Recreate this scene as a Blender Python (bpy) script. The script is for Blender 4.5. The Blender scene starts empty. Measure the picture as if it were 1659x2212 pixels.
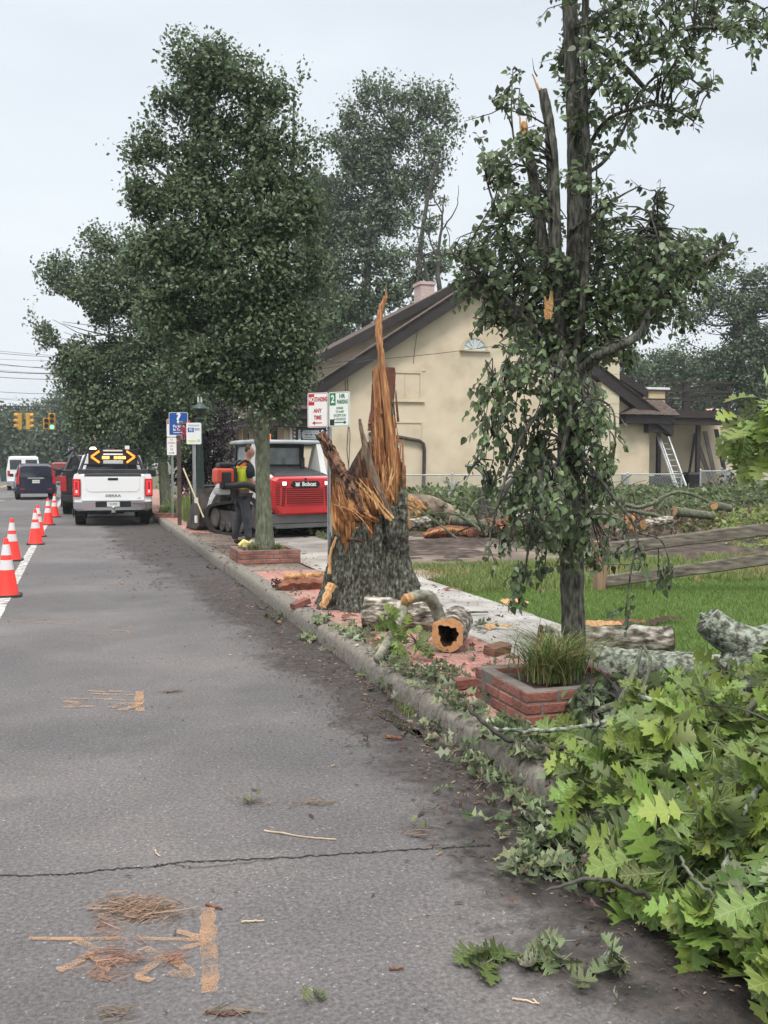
import bpy, bmesh, math, random
import numpy as np
from mathutils import Vector, Matrix, Euler
random.seed(7); rng = np.random.default_rng(11)
R = math.radians
sc = bpy.context.scene
# ---------------------------------------------------------------- camera
FPX, CX, CY = 2150.0, 829.5, 1106.0
YAW = math.atan((829.5-170)/FPX); PITCH = math.atan((1106-1003)/FPX); EYE = 1.62
cam = bpy.data.cameras.new("camera"); camo = bpy.data.objects.new("camera", cam)
sc.collection.objects.link(camo); sc.camera = camo
camo.location = (0, 0, EYE); camo.rotation_euler = (R(90)-PITCH, 0, -YAW)
cam.sensor_fit = 'VERTICAL'; cam.sensor_height = 36; cam.lens = 36*FPX/2212
cam.clip_start = 0.05; cam.clip_end = 3000
# ---------------------------------------------------------------- sky, sun, exposure
SUN_EL, SUN_AZ = R(58), R(200)
w = bpy.data.worlds.new("World"); sc.world = w; w.use_nodes = True
nt = w.node_tree; N = nt.nodes; L = nt.links; N.clear()
wo = N.new('ShaderNodeOutputWorld'); bg = N.new('ShaderNodeBackground')
sky = N.new('ShaderNodeTexSky'); sky.sky_type = 'NISHITA'; sky.sun_disc = False
sky.sun_elevation = SUN_EL; sky.sun_rotation = SUN_AZ; sky.dust_density = 4; sky.air_density = 1.2
# overcast cloud deck: pale grey, brighter overhead, mixed over the clear sky
tc = N.new('ShaderNodeTexCoord'); sx = N.new('ShaderNodeSeparateXYZ'); mr = N.new('ShaderNodeMapRange')
nz = N.new('ShaderNodeTexNoise'); nz.inputs['Scale'].default_value = 2.2; nz.inputs['Detail'].default_value = 5
mp = N.new('ShaderNodeMapping'); mp.inputs['Scale'].default_value = (1, 1, 3.2)
L.new(tc.outputs['Generated'], mp.inputs['Vector']); L.new(mp.outputs['Vector'], nz.inputs['Vector'])
L.new(tc.outputs['Generated'], sx.inputs['Vector'])
L.new(sx.outputs['Z'], mr.inputs['Value'])
mr.inputs['From Min'].default_value = 0.0; mr.inputs['From Max'].default_value = 1.0
cr = N.new('ShaderNodeValToRGB'); L.new(mr.outputs['Result'], cr.inputs['Fac'])
e = cr.color_ramp.elements
e[0].position = 0.0; e[0].color = (5.6, 5.95, 6.2, 1)
e[1].position = 1.0; e[1].color = (20.5, 20.4, 20.2, 1)
e2 = cr.color_ramp.elements.new(0.12); e2.color = (5.5, 5.85, 6.1, 1)
e3 = cr.color_ramp.elements.new(0.45); e3.color = (5.0, 5.4, 5.75, 1)
cn = N.new('ShaderNodeValToRGB'); L.new(nz.outputs['Fac'], cn.inputs['Fac'])
cn.color_ramp.elements[0].position = .3; cn.color_ramp.elements[0].color = (.87, .88, .90, 1)
cn.color_ramp.elements[1].position = .7; cn.color_ramp.elements[1].color = (1.05, 1.045, 1.04, 1)
mu = N.new('ShaderNodeMix'); mu.data_type = 'RGBA'; mu.blend_type = 'MULTIPLY'; mu.inputs['Factor'].default_value = 1
L.new(cr.outputs['Color'], mu.inputs[6]); L.new(cn.outputs['Color'], mu.inputs[7])
mx = N.new('ShaderNodeMix'); mx.data_type = 'RGBA'; mx.inputs['Factor'].default_value = 0.92
L.new(sky.outputs['Color'], mx.inputs[6]); L.new(mu.outputs[2], mx.inputs[7])
L.new(mx.outputs[2], bg.inputs['Color']); bg.inputs['Strength'].default_value = 0.1
L.new(bg.outputs[0], wo.inputs[0])
sd = bpy.data.lights.new("sun", 'SUN'); sd.energy = 1.5; sd.angle = R(16); sd.color = (1, .97, .92)
so = bpy.data.objects.new("sun", sd); sc.collection.objects.link(so)
so.rotation_euler = (R(90)-SUN_EL, 0, R(180)-SUN_AZ)
sc.view_settings.view_transform = 'Standard'; sc.view_settings.look = 'None'
sc.view_settings.exposure = 0.78; sc.view_settings.gamma = 1.0
try:
    sc.cycles.max_bounces = 6; sc.cycles.diffuse_bounces = 3; sc.cycles.transparent_max_bounces = 12
    sc.cycles.use_denoising = True
except Exception: pass
# ---------------------------------------------------------------- photo geometry -> world points
_F = np.array([math.sin(YAW)*math.cos(PITCH), math.cos(YAW)*math.cos(PITCH), -math.sin(PITCH)])
_R = np.array([math.cos(YAW), -math.sin(YAW), 0.0]); _U = np.cross(_R, _F)
def ray(x, y): return _F + _R*(x-CX)/FPX + _U*(CY-y)/FPX
def at(x, y, d): p = ray(x, y)*d; return Vector((p[0], p[1], p[2]+EYE))
def gz(x, y, z=0.0):
    r = ray(x, y); t = (z-EYE)/r[2]; return Vector((r[0]*t, r[1]*t, z))
def aY(x, y, Y): r = ray(x, y); t = Y/r[1]; return Vector((r[0]*t, Y, EYE+r[2]*t))
def proj(P):
    P = np.asarray(P, float); V = P-np.array([0, 0, EYE]); d = V@_F
    return CX+FPX*(V@_R)/d, CY-FPX*(V@_U)/d, d
def inframe(P, m=120):
    x, y, d = proj(P); return (d > .3) & (x > -m) & (x < 1659+m) & (y > -m) & (y < 2212+m)
# ---------------------------------------------------------------- materials
def mat(name, stops, scale=6, detail=6, rough=.7, metal=0, bump=0, bscale=None, st=(1, 1, 1), spec=.4, rough2=None, dist=0,
        vary=0, trans=0, emis=None, coat=0, kind='noise', pos=None, mid=None):
    m = bpy.data.materials.new(name); m.use_nodes = True; t = m.node_tree; n = t.nodes; l = t.links
    b = n['Principled BSDF']; b.inputs['Roughness'].default_value = rough; b.inputs['Metallic'].default_value = metal
    b.inputs['Specular IOR Level'].default_value = spec
    if coat: b.inputs['Coat Weight'].default_value = coat; b.inputs['Coat Roughness'].default_value = .05
    if not isinstance(stops[0], (tuple, list)): stops = [stops]
    co = n.new('ShaderNodeTexCoord'); ma = n.new('ShaderNodeMapping'); ma.inputs['Scale'].default_value = st
    l.new(co.outputs['Object'], ma.inputs['Vector'])
    def noise(s, d=detail):
        x = n.new('ShaderNodeTexNoise'); x.inputs['Scale'].default_value = s; x.inputs['Detail'].default_value = d
        x.inputs['Distortion'].default_value = dist; l.new(ma.outputs['Vector'], x.inputs['Vector']); return x
    col = None
    if len(stops) > 1:
        if kind == 'noise': a = noise(scale); fac = a.outputs['Fac']
        else:
            a = n.new('ShaderNodeTexVoronoi'); a.inputs['Scale'].default_value = scale; l.new(ma.outputs['Vector'], a.inputs['Vector']); fac = a.outputs['Distance']
        r = n.new('ShaderNodeValToRGB'); l.new(fac, r.inputs['Fac']); el = r.color_ramp.elements
        k = len(stops); ps = pos or [.3+.4*i/(k-1) for i in range(k)]
        while len(el) < k: el.new(.5)
        for i in range(k): el[i].position = ps[i]; el[i].color = (*stops[i], 1)
        col = r.outputs['Color']
    else:
        b.inputs['Base Color'].default_value = (*stops[0], 1)
        if vary:
            rg = n.new('ShaderNodeRGB'); rg.outputs[0].default_value = (*stops[0], 1); col = rg.outputs[0]
    if vary:
        ge = n.new('ShaderNodeNewGeometry'); hs = n.new('ShaderNodeHueSaturation')
        m1 = n.new('ShaderNodeMapRange'); m1.inputs['To Min'].default_value = 1-vary; m1.inputs['To Max'].default_value = 1+vary*1.3
        l.new(ge.outputs['Random Per Island'], m1.inputs['Value']); l.new(m1.outputs[0], hs.inputs['Value'])
        l.new(col, hs.inputs['Color']); col = hs.outputs['Color']
    if col is not None: l.new(col, b.inputs['Base Color'])
    if bump:
        bn = noise(bscale or scale*4); bp = n.new('ShaderNodeBump'); bp.inputs['Strength'].default_value = bump
        bp.inputs['Distance'].default_value = .02; l.new(bn.outputs['Fac'], bp.inputs['Height']); l.new(bp.outputs[0], b.inputs['Normal'])
    if rough2 is not None:
        rn = noise(scale*1.7); m2 = n.new('ShaderNodeMapRange'); m2.inputs['To Min'].default_value = rough; m2.inputs['To Max'].default_value = rough2
        m2.inputs['From Min'].default_value = .35; m2.inputs['From Max'].default_value = .65
        l.new(rn.outputs['Fac'], m2.inputs['Value']); l.new(m2.outputs[0], b.inputs['Roughness'])
    if trans: b.inputs['Transmission Weight'].default_value = trans
    if emis: b.inputs['Emission Color'].default_value = (*emis[0], 1); b.inputs['Emission Strength'].default_value = emis[1]
    return m
def leafmat(name, top, under, var=.35, rough=.45, hue=.03, vein=None, tr=.3):
    """leaf: colour differs from leaf to leaf, underside paler, thin enough to let light through"""
    m = bpy.data.materials.new(name); m.use_nodes = True; t = m.node_tree; n = t.nodes; l = t.links
    b = n['Principled BSDF']; b.inputs['Roughness'].default_value = rough; b.inputs['Specular IOR Level'].default_value = .35
    ge = n.new('ShaderNodeNewGeometry'); mix = n.new('ShaderNodeMix'); mix.data_type = 'RGBA'
    mix.inputs[6].default_value = (*top, 1); mix.inputs[7].default_value = (*under, 1); l.new(ge.outputs['Backfacing'], mix.inputs['Factor'])
    hs = n.new('ShaderNodeHueSaturation')
    m1 = n.new('ShaderNodeMapRange'); m1.inputs['To Min'].default_value = 1-var; m1.inputs['To Max'].default_value = 1+var*1.4
    l.new(ge.outputs['Random Per Island'], m1.inputs['Value']); l.new(m1.outputs[0], hs.inputs['Value'])
    mth = n.new('ShaderNodeMath'); mth.operation = 'MULTIPLY'; mth.inputs[1].default_value = 17.3; fr = n.new('ShaderNodeMath'); fr.operation = 'FRACT'
    l.new(ge.outputs['Random Per Island'], mth.inputs[0]); l.new(mth.outputs[0], fr.inputs[0])
    m2 = n.new('ShaderNodeMapRange'); m2.inputs['To Min'].default_value = .5-hue; m2.inputs['To Max'].default_value = .5+hue*.6
    l.new(fr.outputs[0], m2.inputs['Value']); l.new(m2.outputs[0], hs.inputs['Hue'])
    l.new(mix.outputs[2], hs.inputs['Color']); col = hs.outputs['Color']
    if vein:
        uv = n.new('ShaderNodeUVMap'); sp = n.new('ShaderNodeSeparateXYZ'); l.new(uv.outputs[0], sp.inputs[0])
        ab = n.new('ShaderNodeMath'); ab.operation = 'ABSOLUTE'; l.new(sp.outputs['Y'], ab.inputs[0])
        # side veins: slanting stripes; midrib: close to the leaf's axis
        a2 = n.new('ShaderNodeMath'); a2.operation = 'MULTIPLY_ADD'; l.new(ab.outputs[0], a2.inputs[0]); a2.inputs[1].default_value = -.9; l.new(sp.outputs['X'], a2.inputs[2])
        a3 = n.new('ShaderNodeMath'); a3.operation = 'PINGPONG'; l.new(a2.outputs[0], a3.inputs[0]); a3.inputs[1].default_value = .085
        mn = n.new('ShaderNodeMath'); mn.operation = 'MINIMUM'; l.new(ab.outputs[0], mn.inputs[0]); l.new(a3.outputs[0], mn.inputs[1])
        m3 = n.new('ShaderNodeMapRange'); m3.inputs['From Min'].default_value = .006; m3.inputs['From Max'].default_value = .02
        m3.inputs['To Min'].default_value = .38; m3.inputs['To Max'].default_value = 0; l.new(mn.outputs[0], m3.inputs['Value'])
        vm = n.new('ShaderNodeMix'); vm.data_type = 'RGBA'; l.new(m3.outputs[0], vm.inputs['Factor']); l.new(col, vm.inputs[6]); vm.inputs[7].default_value = (*vein, 1)
        col = vm.outputs[2]
    l.new(col, b.inputs['Base Color'])
    if tr:
        ts = n.new('ShaderNodeBsdfTranslucent'); l.new(col, ts.inputs['Color']); ms = n.new('ShaderNodeMixShader'); ms.inputs[0].default_value = tr
        l.new(b.outputs[0], ms.inputs[1]); l.new(ts.outputs[0], ms.inputs[2]); l.new(ms.outputs[0], n['Material Output'].inputs['Surface'])
    return m
def emit(name, col, s):
    m = mat(name, (0.02, 0.02, 0.02), emis=(col, s)); return m
# ---------------------------------------------------------------- mesh builder
_wm = {}
class MB:
    def __init__(s): s.v = []; s.f = []
    def add(s, vs, fs):
        k = len(s.v); s.v += [tuple(p) for p in vs]; s.f += [tuple(i+k for i in f) for f in fs]; return s
    def box(s, a, b, M=None):
        x0, y0, z0 = a; x1, y1, z1 = b
        vs = [Vector(p) for p in ((x0,y0,z0),(x1,y0,z0),(x1,y1,z0),(x0,y1,z0),(x0,y0,z1),(x1,y0,z1),(x1,y1,z1),(x0,y1,z1))]
        if M is not None: vs = [M @ p for p in vs]
        return s.add(vs, [(0,3,2,1),(4,5,6,7),(0,1,5,4),(1,2,6,5),(2,3,7,6),(3,0,4,7)])
    def bar(s, p, q, w_, h_=None, up=(0, 0, 1)):
        """rectangular bar from p to q, w_ wide, h_ thick along up"""
        p = Vector(p); q = Vector(q); h_ = h_ or w_; d = (q-p); ln = d.length; d.normalize(); u = Vector(up)
        if abs(d.dot(u)) > .98: u = Vector((0, 1, 0))
        sdv = d.cross(u).normalized(); u = sdv.cross(d).normalized()
        c = [p+sdv*(a*w_/2)+u*(b*h_/2) for a, b in ((-1,-1),(1,-1),(1,1),(-1,1))]; c2 = [k+d*ln for k in c]
        return s.add(c+c2, [(0,1,2,3),(7,6,5,4),(0,4,5,1),(1,5,6,2),(2,6,7,3),(3,7,4,0)])
    def prism(s, pts, off):
        """polygon pts (3D) extruded by vector off"""
        n = len(pts); o = Vector(off); a = [Vector(p) for p in pts]
        return s.add(a+[p+o for p in a], [tuple(range(n)), tuple(range(2*n-1, n-1, -1))]+[(i, i+n, (i+1) % n+n, (i+1) % n) for i in range(n)])
    def tube(s, path, rad, n=8, cap=True, rough=0, squash=1):
        path = [Vector(p) for p in path]; m = len(path)
        if not hasattr(rad, '__len__'): rad = [rad]*m
        vs = []; prev = None
        for i, p in enumerate(path):
            d = (path[min(i+1, m-1)]-path[max(i-1, 0)]).normalized()
            if prev is None: u = d.orthogonal().normalized()
            else:
                u = (prev-d*prev.dot(d)); u = u.normalized() if u.length > 1e-6 else d.orthogonal().normalized()
            prev = u; v = d.cross(u)
            for k in range(n):
                a = 2*math.pi*k/n; r = rad[i]*(1+(random.uniform(-rough, rough) if rough else 0))
                vs.append(p+u*(math.cos(a)*r)+v*(math.sin(a)*r*squash))
        fs = [(i*n+k, i*n+(k+1) % n, (i+1)*n+(k+1) % n, (i+1)*n+k) for i in range(m-1) for k in range(n)]
        if cap: fs += [tuple(range(n-1, -1, -1)), tuple(range((m-1)*n, m*n))]
        return s.add(vs, fs)
    def lathe(s, prof, c=(0, 0, 0), n=16, sq=1.0):
        c = Vector(c); vs = [c+Vector((r*math.cos(2*math.pi*k/n), r*sq*math.sin(2*math.pi*k/n), z)) for r, z in prof for k in range(n)]
        m = len(prof)
        return s.add(vs, [(i*n+k, i*n+(k+1) % n, (i+1)*n+(k+1) % n, (i+1)*n+k) for i in range(m-1) for k in range(n)]+[tuple(range(n-1, -1, -1)), tuple(range((m-1)*n, m*n))])
    def loft(s, rings, cap=True):
        n = len(rings[0]); m = len(rings); vs = [Vector(p) for r in rings for p in r]
        fs = [(i*n+k, i*n+(k+1) % n, (i+1)*n+(k+1) % n, (i+1)*n+k) for i in range(m-1) for k in range(n)]
        if cap: fs += [tuple(range(n-1, -1, -1)), tuple(range((m-1)*n, m*n))]
        return s.add(vs, fs)
    def wheelx(s, c, r, w_, n=20):
        """disc with its axis along x"""
        c = Vector(c); prof = [(-w_/2, r*.86), (-w_/2+.02, r), (w_/2-.02, r), (w_/2, r*.86)]
        vs = [c+Vector((x, q*math.cos(2*math.pi*k/n), q*math.sin(2*math.pi*k/n))) for x, q in prof for k in range(n)]
        return s.add(vs, [(i*n+k, i*n+(k+1) % n, (i+1)*n+(k+1) % n, (i+1)*n+k) for i in range(3) for k in range(n)]+[tuple(range(n-1, -1, -1)), tuple(range(3*n, 4*n))])
    def build(s, name, m, parent=None, world=False, smooth=False, bevel=0, seg=2, kind=None, angle=40):
        me = bpy.data.meshes.new(name); me.from_pydata(s.v, [], s.f); me.validate(verbose=False)
        bm = bmesh.new(); bm.from_mesh(me); bmesh.ops.recalc_face_normals(bm, faces=bm.faces); bm.to_mesh(me); bm.free()
        o = link(name, me, m, parent, world)
        if smooth:
            me.polygons.foreach_set('use_smooth', [True]*len(me.polygons))
            try: me.set_sharp_from_angle(angle=R(angle))
            except Exception: pass
        if bevel:
            b = o.modifiers.new('bevel', 'BEVEL'); b.width = bevel; b.segments = seg; b.limit_method = 'ANGLE'; b.angle_limit = R(35)
        if kind: o['kind'] = kind
        return o
def link(name, me, m, parent=None, world=False):
    o = bpy.data.objects.new(name, me); sc.collection.objects.link(o)
    if m is not None:
        for k in (m if isinstance(m, (list, tuple)) else [m]): me.materials.append(k)
    if parent is not None:
        o.parent = parent
        if world: o.matrix_parent_inverse = _wm.get(parent.name, Matrix()).inverted()
        elif parent.name in _wm: _wm[o.name] = Matrix()
    return o
def tag(o, label, cat, group=None, kind=None):
    if label: o['label'] = label
    if cat: o['category'] = cat
    if group: o['group'] = group
    if kind: o['kind'] = kind
    return o
def thing(name, label, cat, loc=(0, 0, 0), rz=0, group=None):
    o = bpy.data.objects.new(name, None); sc.collection.objects.link(o); o.empty_display_size = .2
    o.location = loc; o.rotation_euler = (0, 0, rz)
    _wm[o.name] = Matrix.Translation(Vector(loc)) @ Matrix.Rotation(rz, 4, 'Z')
    return tag(o, label, cat, group)
def dup(root, loc=None, rz=None, label=None):
    r = root.copy(); sc.collection.objects.link(r)
    if loc is not None: r.location = loc
    if rz is not None: r.rotation_euler = (0, 0, rz)
    if label: r['label'] = label
    def rec(a, b):
        for ch in list(a.children):
            c = ch.copy(); sc.collection.objects.link(c); c.parent = b; c.matrix_parent_inverse = ch.matrix_parent_inverse.copy(); rec(ch, c)
    rec(root, r); return r
def textobj(name, s, size, m, parent, loc, rot, depth=.003, world=False, align='CENTER', sx=1.0, bold=0):
    cu = bpy.data.curves.new(name, 'FONT'); cu.body = s; cu.size = size; cu.align_x = align; cu.align_y = 'CENTER'; cu.extrude = depth; cu.resolution_u = 3
    if bold: cu.offset = bold
    tmp = bpy.data.objects.new('tmp', cu); sc.collection.objects.link(tmp)
    bpy.context.view_layer.update()
    me = bpy.data.meshes.new_from_object(tmp.evaluated_get(bpy.context.evaluated_depsgraph_get()))
    bpy.data.objects.remove(tmp); bpy.data.curves.remove(cu)
    M_ = Matrix.Translation(Vector(loc)) @ Euler(rot).to_matrix().to_4x4() @ Matrix.Diagonal((sx, 1, 1, 1))
    me.transform(M_); return link(name, me, m, parent, world)
def scatter(name, tv, tf, P, Q, S, m, parent=None, world=False, uv=False, warp=None):
    """many copies of one small template as ONE mesh. tv (k,3), tf list of equal-length faces, P (n,3), Q (n,3,3), S (n,) or (n,3)"""
    tv = np.asarray(tv, float); n = len(P); k = len(tv); S = np.asarray(S, float)
    if S.ndim == 1: S = S[:, None]
    V = np.broadcast_to(tv[None], (n, k, 3))*S[:, None, :]
    if warp is not None: V = warp(V, n)
    V = np.einsum('nij,nkj->nki', Q, V)+np.asarray(P)[:, None, :]
    fl = [len(f) for f in tf]; base = np.concatenate([np.array(f) for f in tf]); Ln = len(base)
    idx = (base[None, :]+(np.arange(n)*k)[:, None]).ravel()
    me = bpy.data.meshes.new(name); me.vertices.add(n*k); me.vertices.foreach_set('co', V.astype(np.float32).ravel())
    me.loops.add(n*Ln); me.loops.foreach_set('vertex_index', idx.astype(np.int32))
    me.polygons.add(n*len(tf)); tot = np.tile(np.array(fl), n); st = np.concatenate([[0], np.cumsum(tot)[:-1]])
    me.polygons.foreach_set('loop_start', st.astype(np.int32))
    try: me.polygons.foreach_set('loop_total', tot.astype(np.int32))
    except Exception: pass
    if uv:
        ul = me.uv_layers.new(name='UVMap'); u = tv[:, :2][base]; ul.data.foreach_set('uv', np.tile(u, (n, 1)).astype(np.float32).ravel())
    me.update(calc_edges=True)
    return link(name, me, m, parent, world)
def rotm(n_, tilt=None, r=None):
    """random rotations; z axis = leaf normal biased upward by tilt 0..1, or given directions"""
    g = r or rng; z = g.normal(size=(n_, 3)); z /= np.linalg.norm(z, axis=1)[:, None]
    if tilt is not None: z = z*(1-tilt)+np.array([0, 0, 1])*tilt; z /= np.linalg.norm(z, axis=1)[:, None]
    a = g.normal(size=(n_, 3)); x = a-(a*z).sum(1)[:, None]*z; x /= np.linalg.norm(x, axis=1)[:, None]
    return np.stack([x, np.cross(z, x), z], axis=2)
def rot_from(x, zhint):
    x = x/np.linalg.norm(x, axis=1)[:, None]; z = zhint-(zhint*x).sum(1)[:, None]*x; z /= np.linalg.norm(z, axis=1)[:, None]+1e-9
    return np.stack([x, np.cross(z, x), z], axis=2)
def vnoise(P, scale=1.0, seed=0, octaves=3):
    """cheap smooth value noise on points (n,3) -> -1..1"""
    out = np.zeros(len(P)); amp = 1; tot = 0
    for o in range(octaves):
        X = P*scale*(2**o)+seed*17.13+o*5.7; i = np.floor(X).astype(int); fr = X-i; fr = fr*fr*(3-2*fr)
        def h(a, b, c):
            v = np.sin(a*127.1+b*311.7+c*74.7+seed)*43758.5453; return (v-np.floor(v))*2-1
        r = 0
        for dx in (0, 1):
            for dy in (0, 1):
                for dz in (0, 1):
                    wgt = (fr[:, 0] if dx else 1-fr[:, 0])*(fr[:, 1] if dy else 1-fr[:, 1])*(fr[:, 2] if dz else 1-fr[:, 2])
                    r = r+wgt*h(i[:, 0]+dx, i[:, 1]+dy, i[:, 2]+dz)
        out += r*amp; tot += amp; amp *= .5
    return out/tot
def smoothpath(pts, n=6, jit=0):
    """Catmull-Rom through the points (tuples of any length)"""
    P = [np.array(p, float) for p in pts]; P = [2*P[0]-P[1]]+P+[2*P[-1]-P[-2]]; out = []
    for i in range(1, len(P)-2):
        for k in range(n):
            t = k/n; a, b, c, d = P[i-1], P[i], P[i+1], P[i+2]
            out.append(.5*((2*b)+(-a+c)*t+(2*a-5*b+4*c-d)*t*t+(-a+3*b-3*c+d)*t**3))
    out.append(P[-2])
    if jit: out = [o+rng.normal(size=len(o))*jit*(0 < i < len(out)-1) for i, o in enumerate(out)]
    return out
# leaf templates: x along the leaf (0 = stalk end), y across, z normal
OAK_O = [(0,.010),(.07,.05),(.13,.13),(.145,.26),(.20,.37),(.225,.27),(.285,.30),(.285,.17),(.33,.115),(.38,.15),(.41,.33),(.47,.54),(.51,.39),(.60,.44),(.565,.22),(.595,.125),(.64,.15),(.69,.31),(.77,.46),(.79,.31),(.87,.30),(.82,.15),(.86,.13),(.95,.20),(.93,.10),(1.0,0.0)]
def oak_tpl():
    n = len(OAK_O); us = [max(0.0, u-.6*v) if 0 < v else u for u, v in OAK_O]; us = [max(us[:i_+1]) for i_ in range(n)]; mid = [(u, 0, 0) for u in us]
    lf = [(u, v, .22*v) for u, v in OAK_O]; rt = [(u, -v, .22*v) for u, v in OAK_O]
    tv = mid+lf+rt; tf = []
    for i in range(n-1): tf += [(i, i+1, n+i+1, n+i), (i, 2*n+i, 2*n+i+1, i+1)]
    k = len(tv); tv += [(-.32, -.007, .03), (-.32, .007, .03), (.05, .012, 0), (.05, -.012, 0)]; tf.append((k, k+1, k+2, k+3))
    return np.array(tv), tf
HEART = np.array([(-.35,0,0),(0,0,0),(.3,0,-.01),(.62,0,-.04),(1,0,-.1),(.0,.22,.07),(.15,.4,.13),(.45,.4,.12),(.75,.2,.02),(.0,-.22,.07),(.15,-.4,.13),(.45,-.4,.12),(.75,-.2,.02)])
HEART_F = [(1,2,6,5),(2,3,7,6),(3,4,8,7),(1,9,10,2),(2,10,11,3),(3,11,12,4),(0,1,5,5)]
HEART_F = HEART_F[:6]
OVAL = np.array([(0,0,0),(.45,.3,.1),(1,0,0),(.45,-.3,.1)]); OVAL_F = [(0,1,2,3)]
OVAL2_F = [(0,3,2),(0,2,1)]
STAR = np.array([(0,0,0),(.25,.35,.08),(.42,.12,0),(.62,.5,.1),(.72,.15,0),(1,0,-.05),(.72,-.15,0),(.62,-.5,.1),(.42,-.12,0),(.25,-.35,.08)])
STAR_F = [(0,2,1),(0,8,2),(0,9,8),(2,4,3),(2,8,6),(2,6,4),(8,7,6),(4,6,5)]
# ================================================================ SETTING
def gridsheet(name, m, x0, x1, y0, y1, z, nx=2, ny=2, kind='structure', amp=0, sc_=1.0, seed=1):
    xs = np.linspace(x0, x1, nx); ys = np.linspace(y0, y1, ny); X, Y = np.meshgrid(xs, ys); P = np.stack([X.ravel(), Y.ravel(), np.full(X.size, z)], 1)
    if amp: P[:, 2] += vnoise(P*np.array([1, 1, 0]), sc_, seed)*amp
    b = MB(); b.v = [tuple(p) for p in P]; b.f = [(j*nx+i, j*nx+i+1, (j+1)*nx+i+1, (j+1)*nx+i) for j in range(ny-1) for i in range(nx-1)]
    o = b.build(name, m, smooth=amp > 0, angle=180)
    if kind: o['kind'] = kind
    return o
def asphalt():
    m = bpy.data.materials.new('asphalt'); m.use_nodes = True; t = m.node_tree; n = t.nodes; l = t.links; b = n['Principled BSDF']
    co = n.new('ShaderNodeTexCoord')
    def noise(s, d=5, rough=.6):
        x = n.new('ShaderNodeTexNoise'); x.inputs['Scale'].default_value = s; x.inputs['Detail'].default_value = d; x.inputs['Roughness'].default_value = rough
        l.new(co.outputs['Object'], x.inputs['Vector']); return x.outputs['Fac']
    def ramp(f, a, ca, b_, cb):
        r = n.new('ShaderNodeValToRGB'); l.new(f, r.inputs[0]); r.color_ramp.elements[0].position = a; r.color_ramp.elements[0].color = (*ca, 1)
        r.color_ramp.elements[1].position = b_; r.color_ramp.elements[1].color = (*cb, 1); return r.outputs[0]
    def mixc(f, a, b_, mode='MIX'):
        x = n.new('ShaderNodeMix'); x.data_type = 'RGBA'; x.blend_type = mode
        if isinstance(f, float): x.inputs[0].default_value = f
        else: l.new(f, x.inputs[0])
        l.new(a, x.inputs[6]); l.new(b_, x.inputs[7]); return x.outputs[2]
    def mth(op, a, b_=None, c=None):
        x = n.new('ShaderNodeMath'); x.operation = op
        for i, q in enumerate((a, b_, c)):
            if q is None: continue
            if isinstance(q, (int, float)): x.inputs[i].default_value = q
            else: l.new(q, x.inputs[i])
        return x.outputs[0]
    vo = n.new('ShaderNodeTexVoronoi'); vo.inputs['Scale'].default_value = 140; l.new(co.outputs['Object'], vo.inputs['Vector'])
    stone = n.new('ShaderNodeSeparateColor'); l.new(vo.outputs['Color'], stone.inputs[0])
    base = ramp(noise(.9, 6), .3, (.086, .079, .077), .7, (.130, .120, .117))
    base = mixc(.30, base, ramp(stone.outputs[0], .0, (.045, .043, .044), 1.0, (.175, .167, .165)))
    base = mixc(ramp(stone.outputs[1], .985, (0, 0, 0), .996, (.45, .45, .45)), base, ramp(stone.outputs[2], 0, (.30, .28, .26), 1, (.5, .49, .47)))
    fine = ramp(noise(55, 3), .35, (.7, .7, .7), .65, (1.25, 1.25, 1.25)); base = mixc(1.0, base, fine, 'MULTIPLY')
    patch = ramp(noise(.35, 4), .42, (.78, .77, .79), .62, (1.14, 1.12, 1.10)); base = mixc(1.0, base, patch, 'MULTIPLY')
    # oil and tyre stains
    st = ramp(noise(1.35, 4), .60, (0, 0, 0), .72, (.5, .5, .5)); k = n.new('ShaderNodeRGB'); k.outputs[0].default_value = (.05, .05, .055, 1); base = mixc(st, base, k.outputs[0])
    # mud, bark dust and water along the kerb
    sp = n.new('ShaderNodeSeparateXYZ'); l.new(co.outputs['Object'], sp.inputs[0])
    far = mth('MULTIPLY', mth('MINIMUM', mth('MAXIMUM', mth('SUBTRACT', sp.outputs['Y'], 9.5), 0), 12.0), .075)
    far2 = mth('MULTIPLY', mth('MAXIMUM', mth('SUBTRACT', sp.outputs['Y'], 27), 0), -.3)
    v = mth('ADD', mth('ADD', sp.outputs['X'], mth('MULTIPLY', mth('SUBTRACT', noise(1.1, 6), .5), 1.5)), mth('ADD', far, far2))
    v = mth('ADD', v, mth('MULTIPLY', mth('SUBTRACT', noise(16, 5), .5), .5))
    wet = ramp(v, 0, (0, 0, 0), 1, (1, 1, 1))
    mr = n.new('ShaderNodeMapRange'); mr.interpolation_type = 'SMOOTHSTEP'; l.new(v, mr.inputs[0]); mr.inputs[1].default_value = 1.33; mr.inputs[2].default_value = 1.72; mr.inputs[4].default_value = .95
    mud = ramp(noise(9, 7, .7), .40, (.018, .015, .014), .70, (.068, .055, .050)); base = mixc(mr.outputs[0], base, mud)
    l.new(base, b.inputs['Base Color'])
    rr = n.new('ShaderNodeMapRange'); l.new(mth('MULTIPLY', mr.outputs[0], ramp(noise(2.3, 4), .36, (0, 0, 0), .46, (1, 1, 1))), rr.inputs[0]); rr.inputs[3].default_value = .82; rr.inputs[4].default_value = .55
    l.new(rr.outputs[0], b.inputs['Roughness']); b.inputs['Specular IOR Level'].default_value = .45
    bp = n.new('ShaderNodeBump'); bp.inputs['Strength'].default_value = .25; bp.inputs['Distance'].default_value = .005
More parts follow.
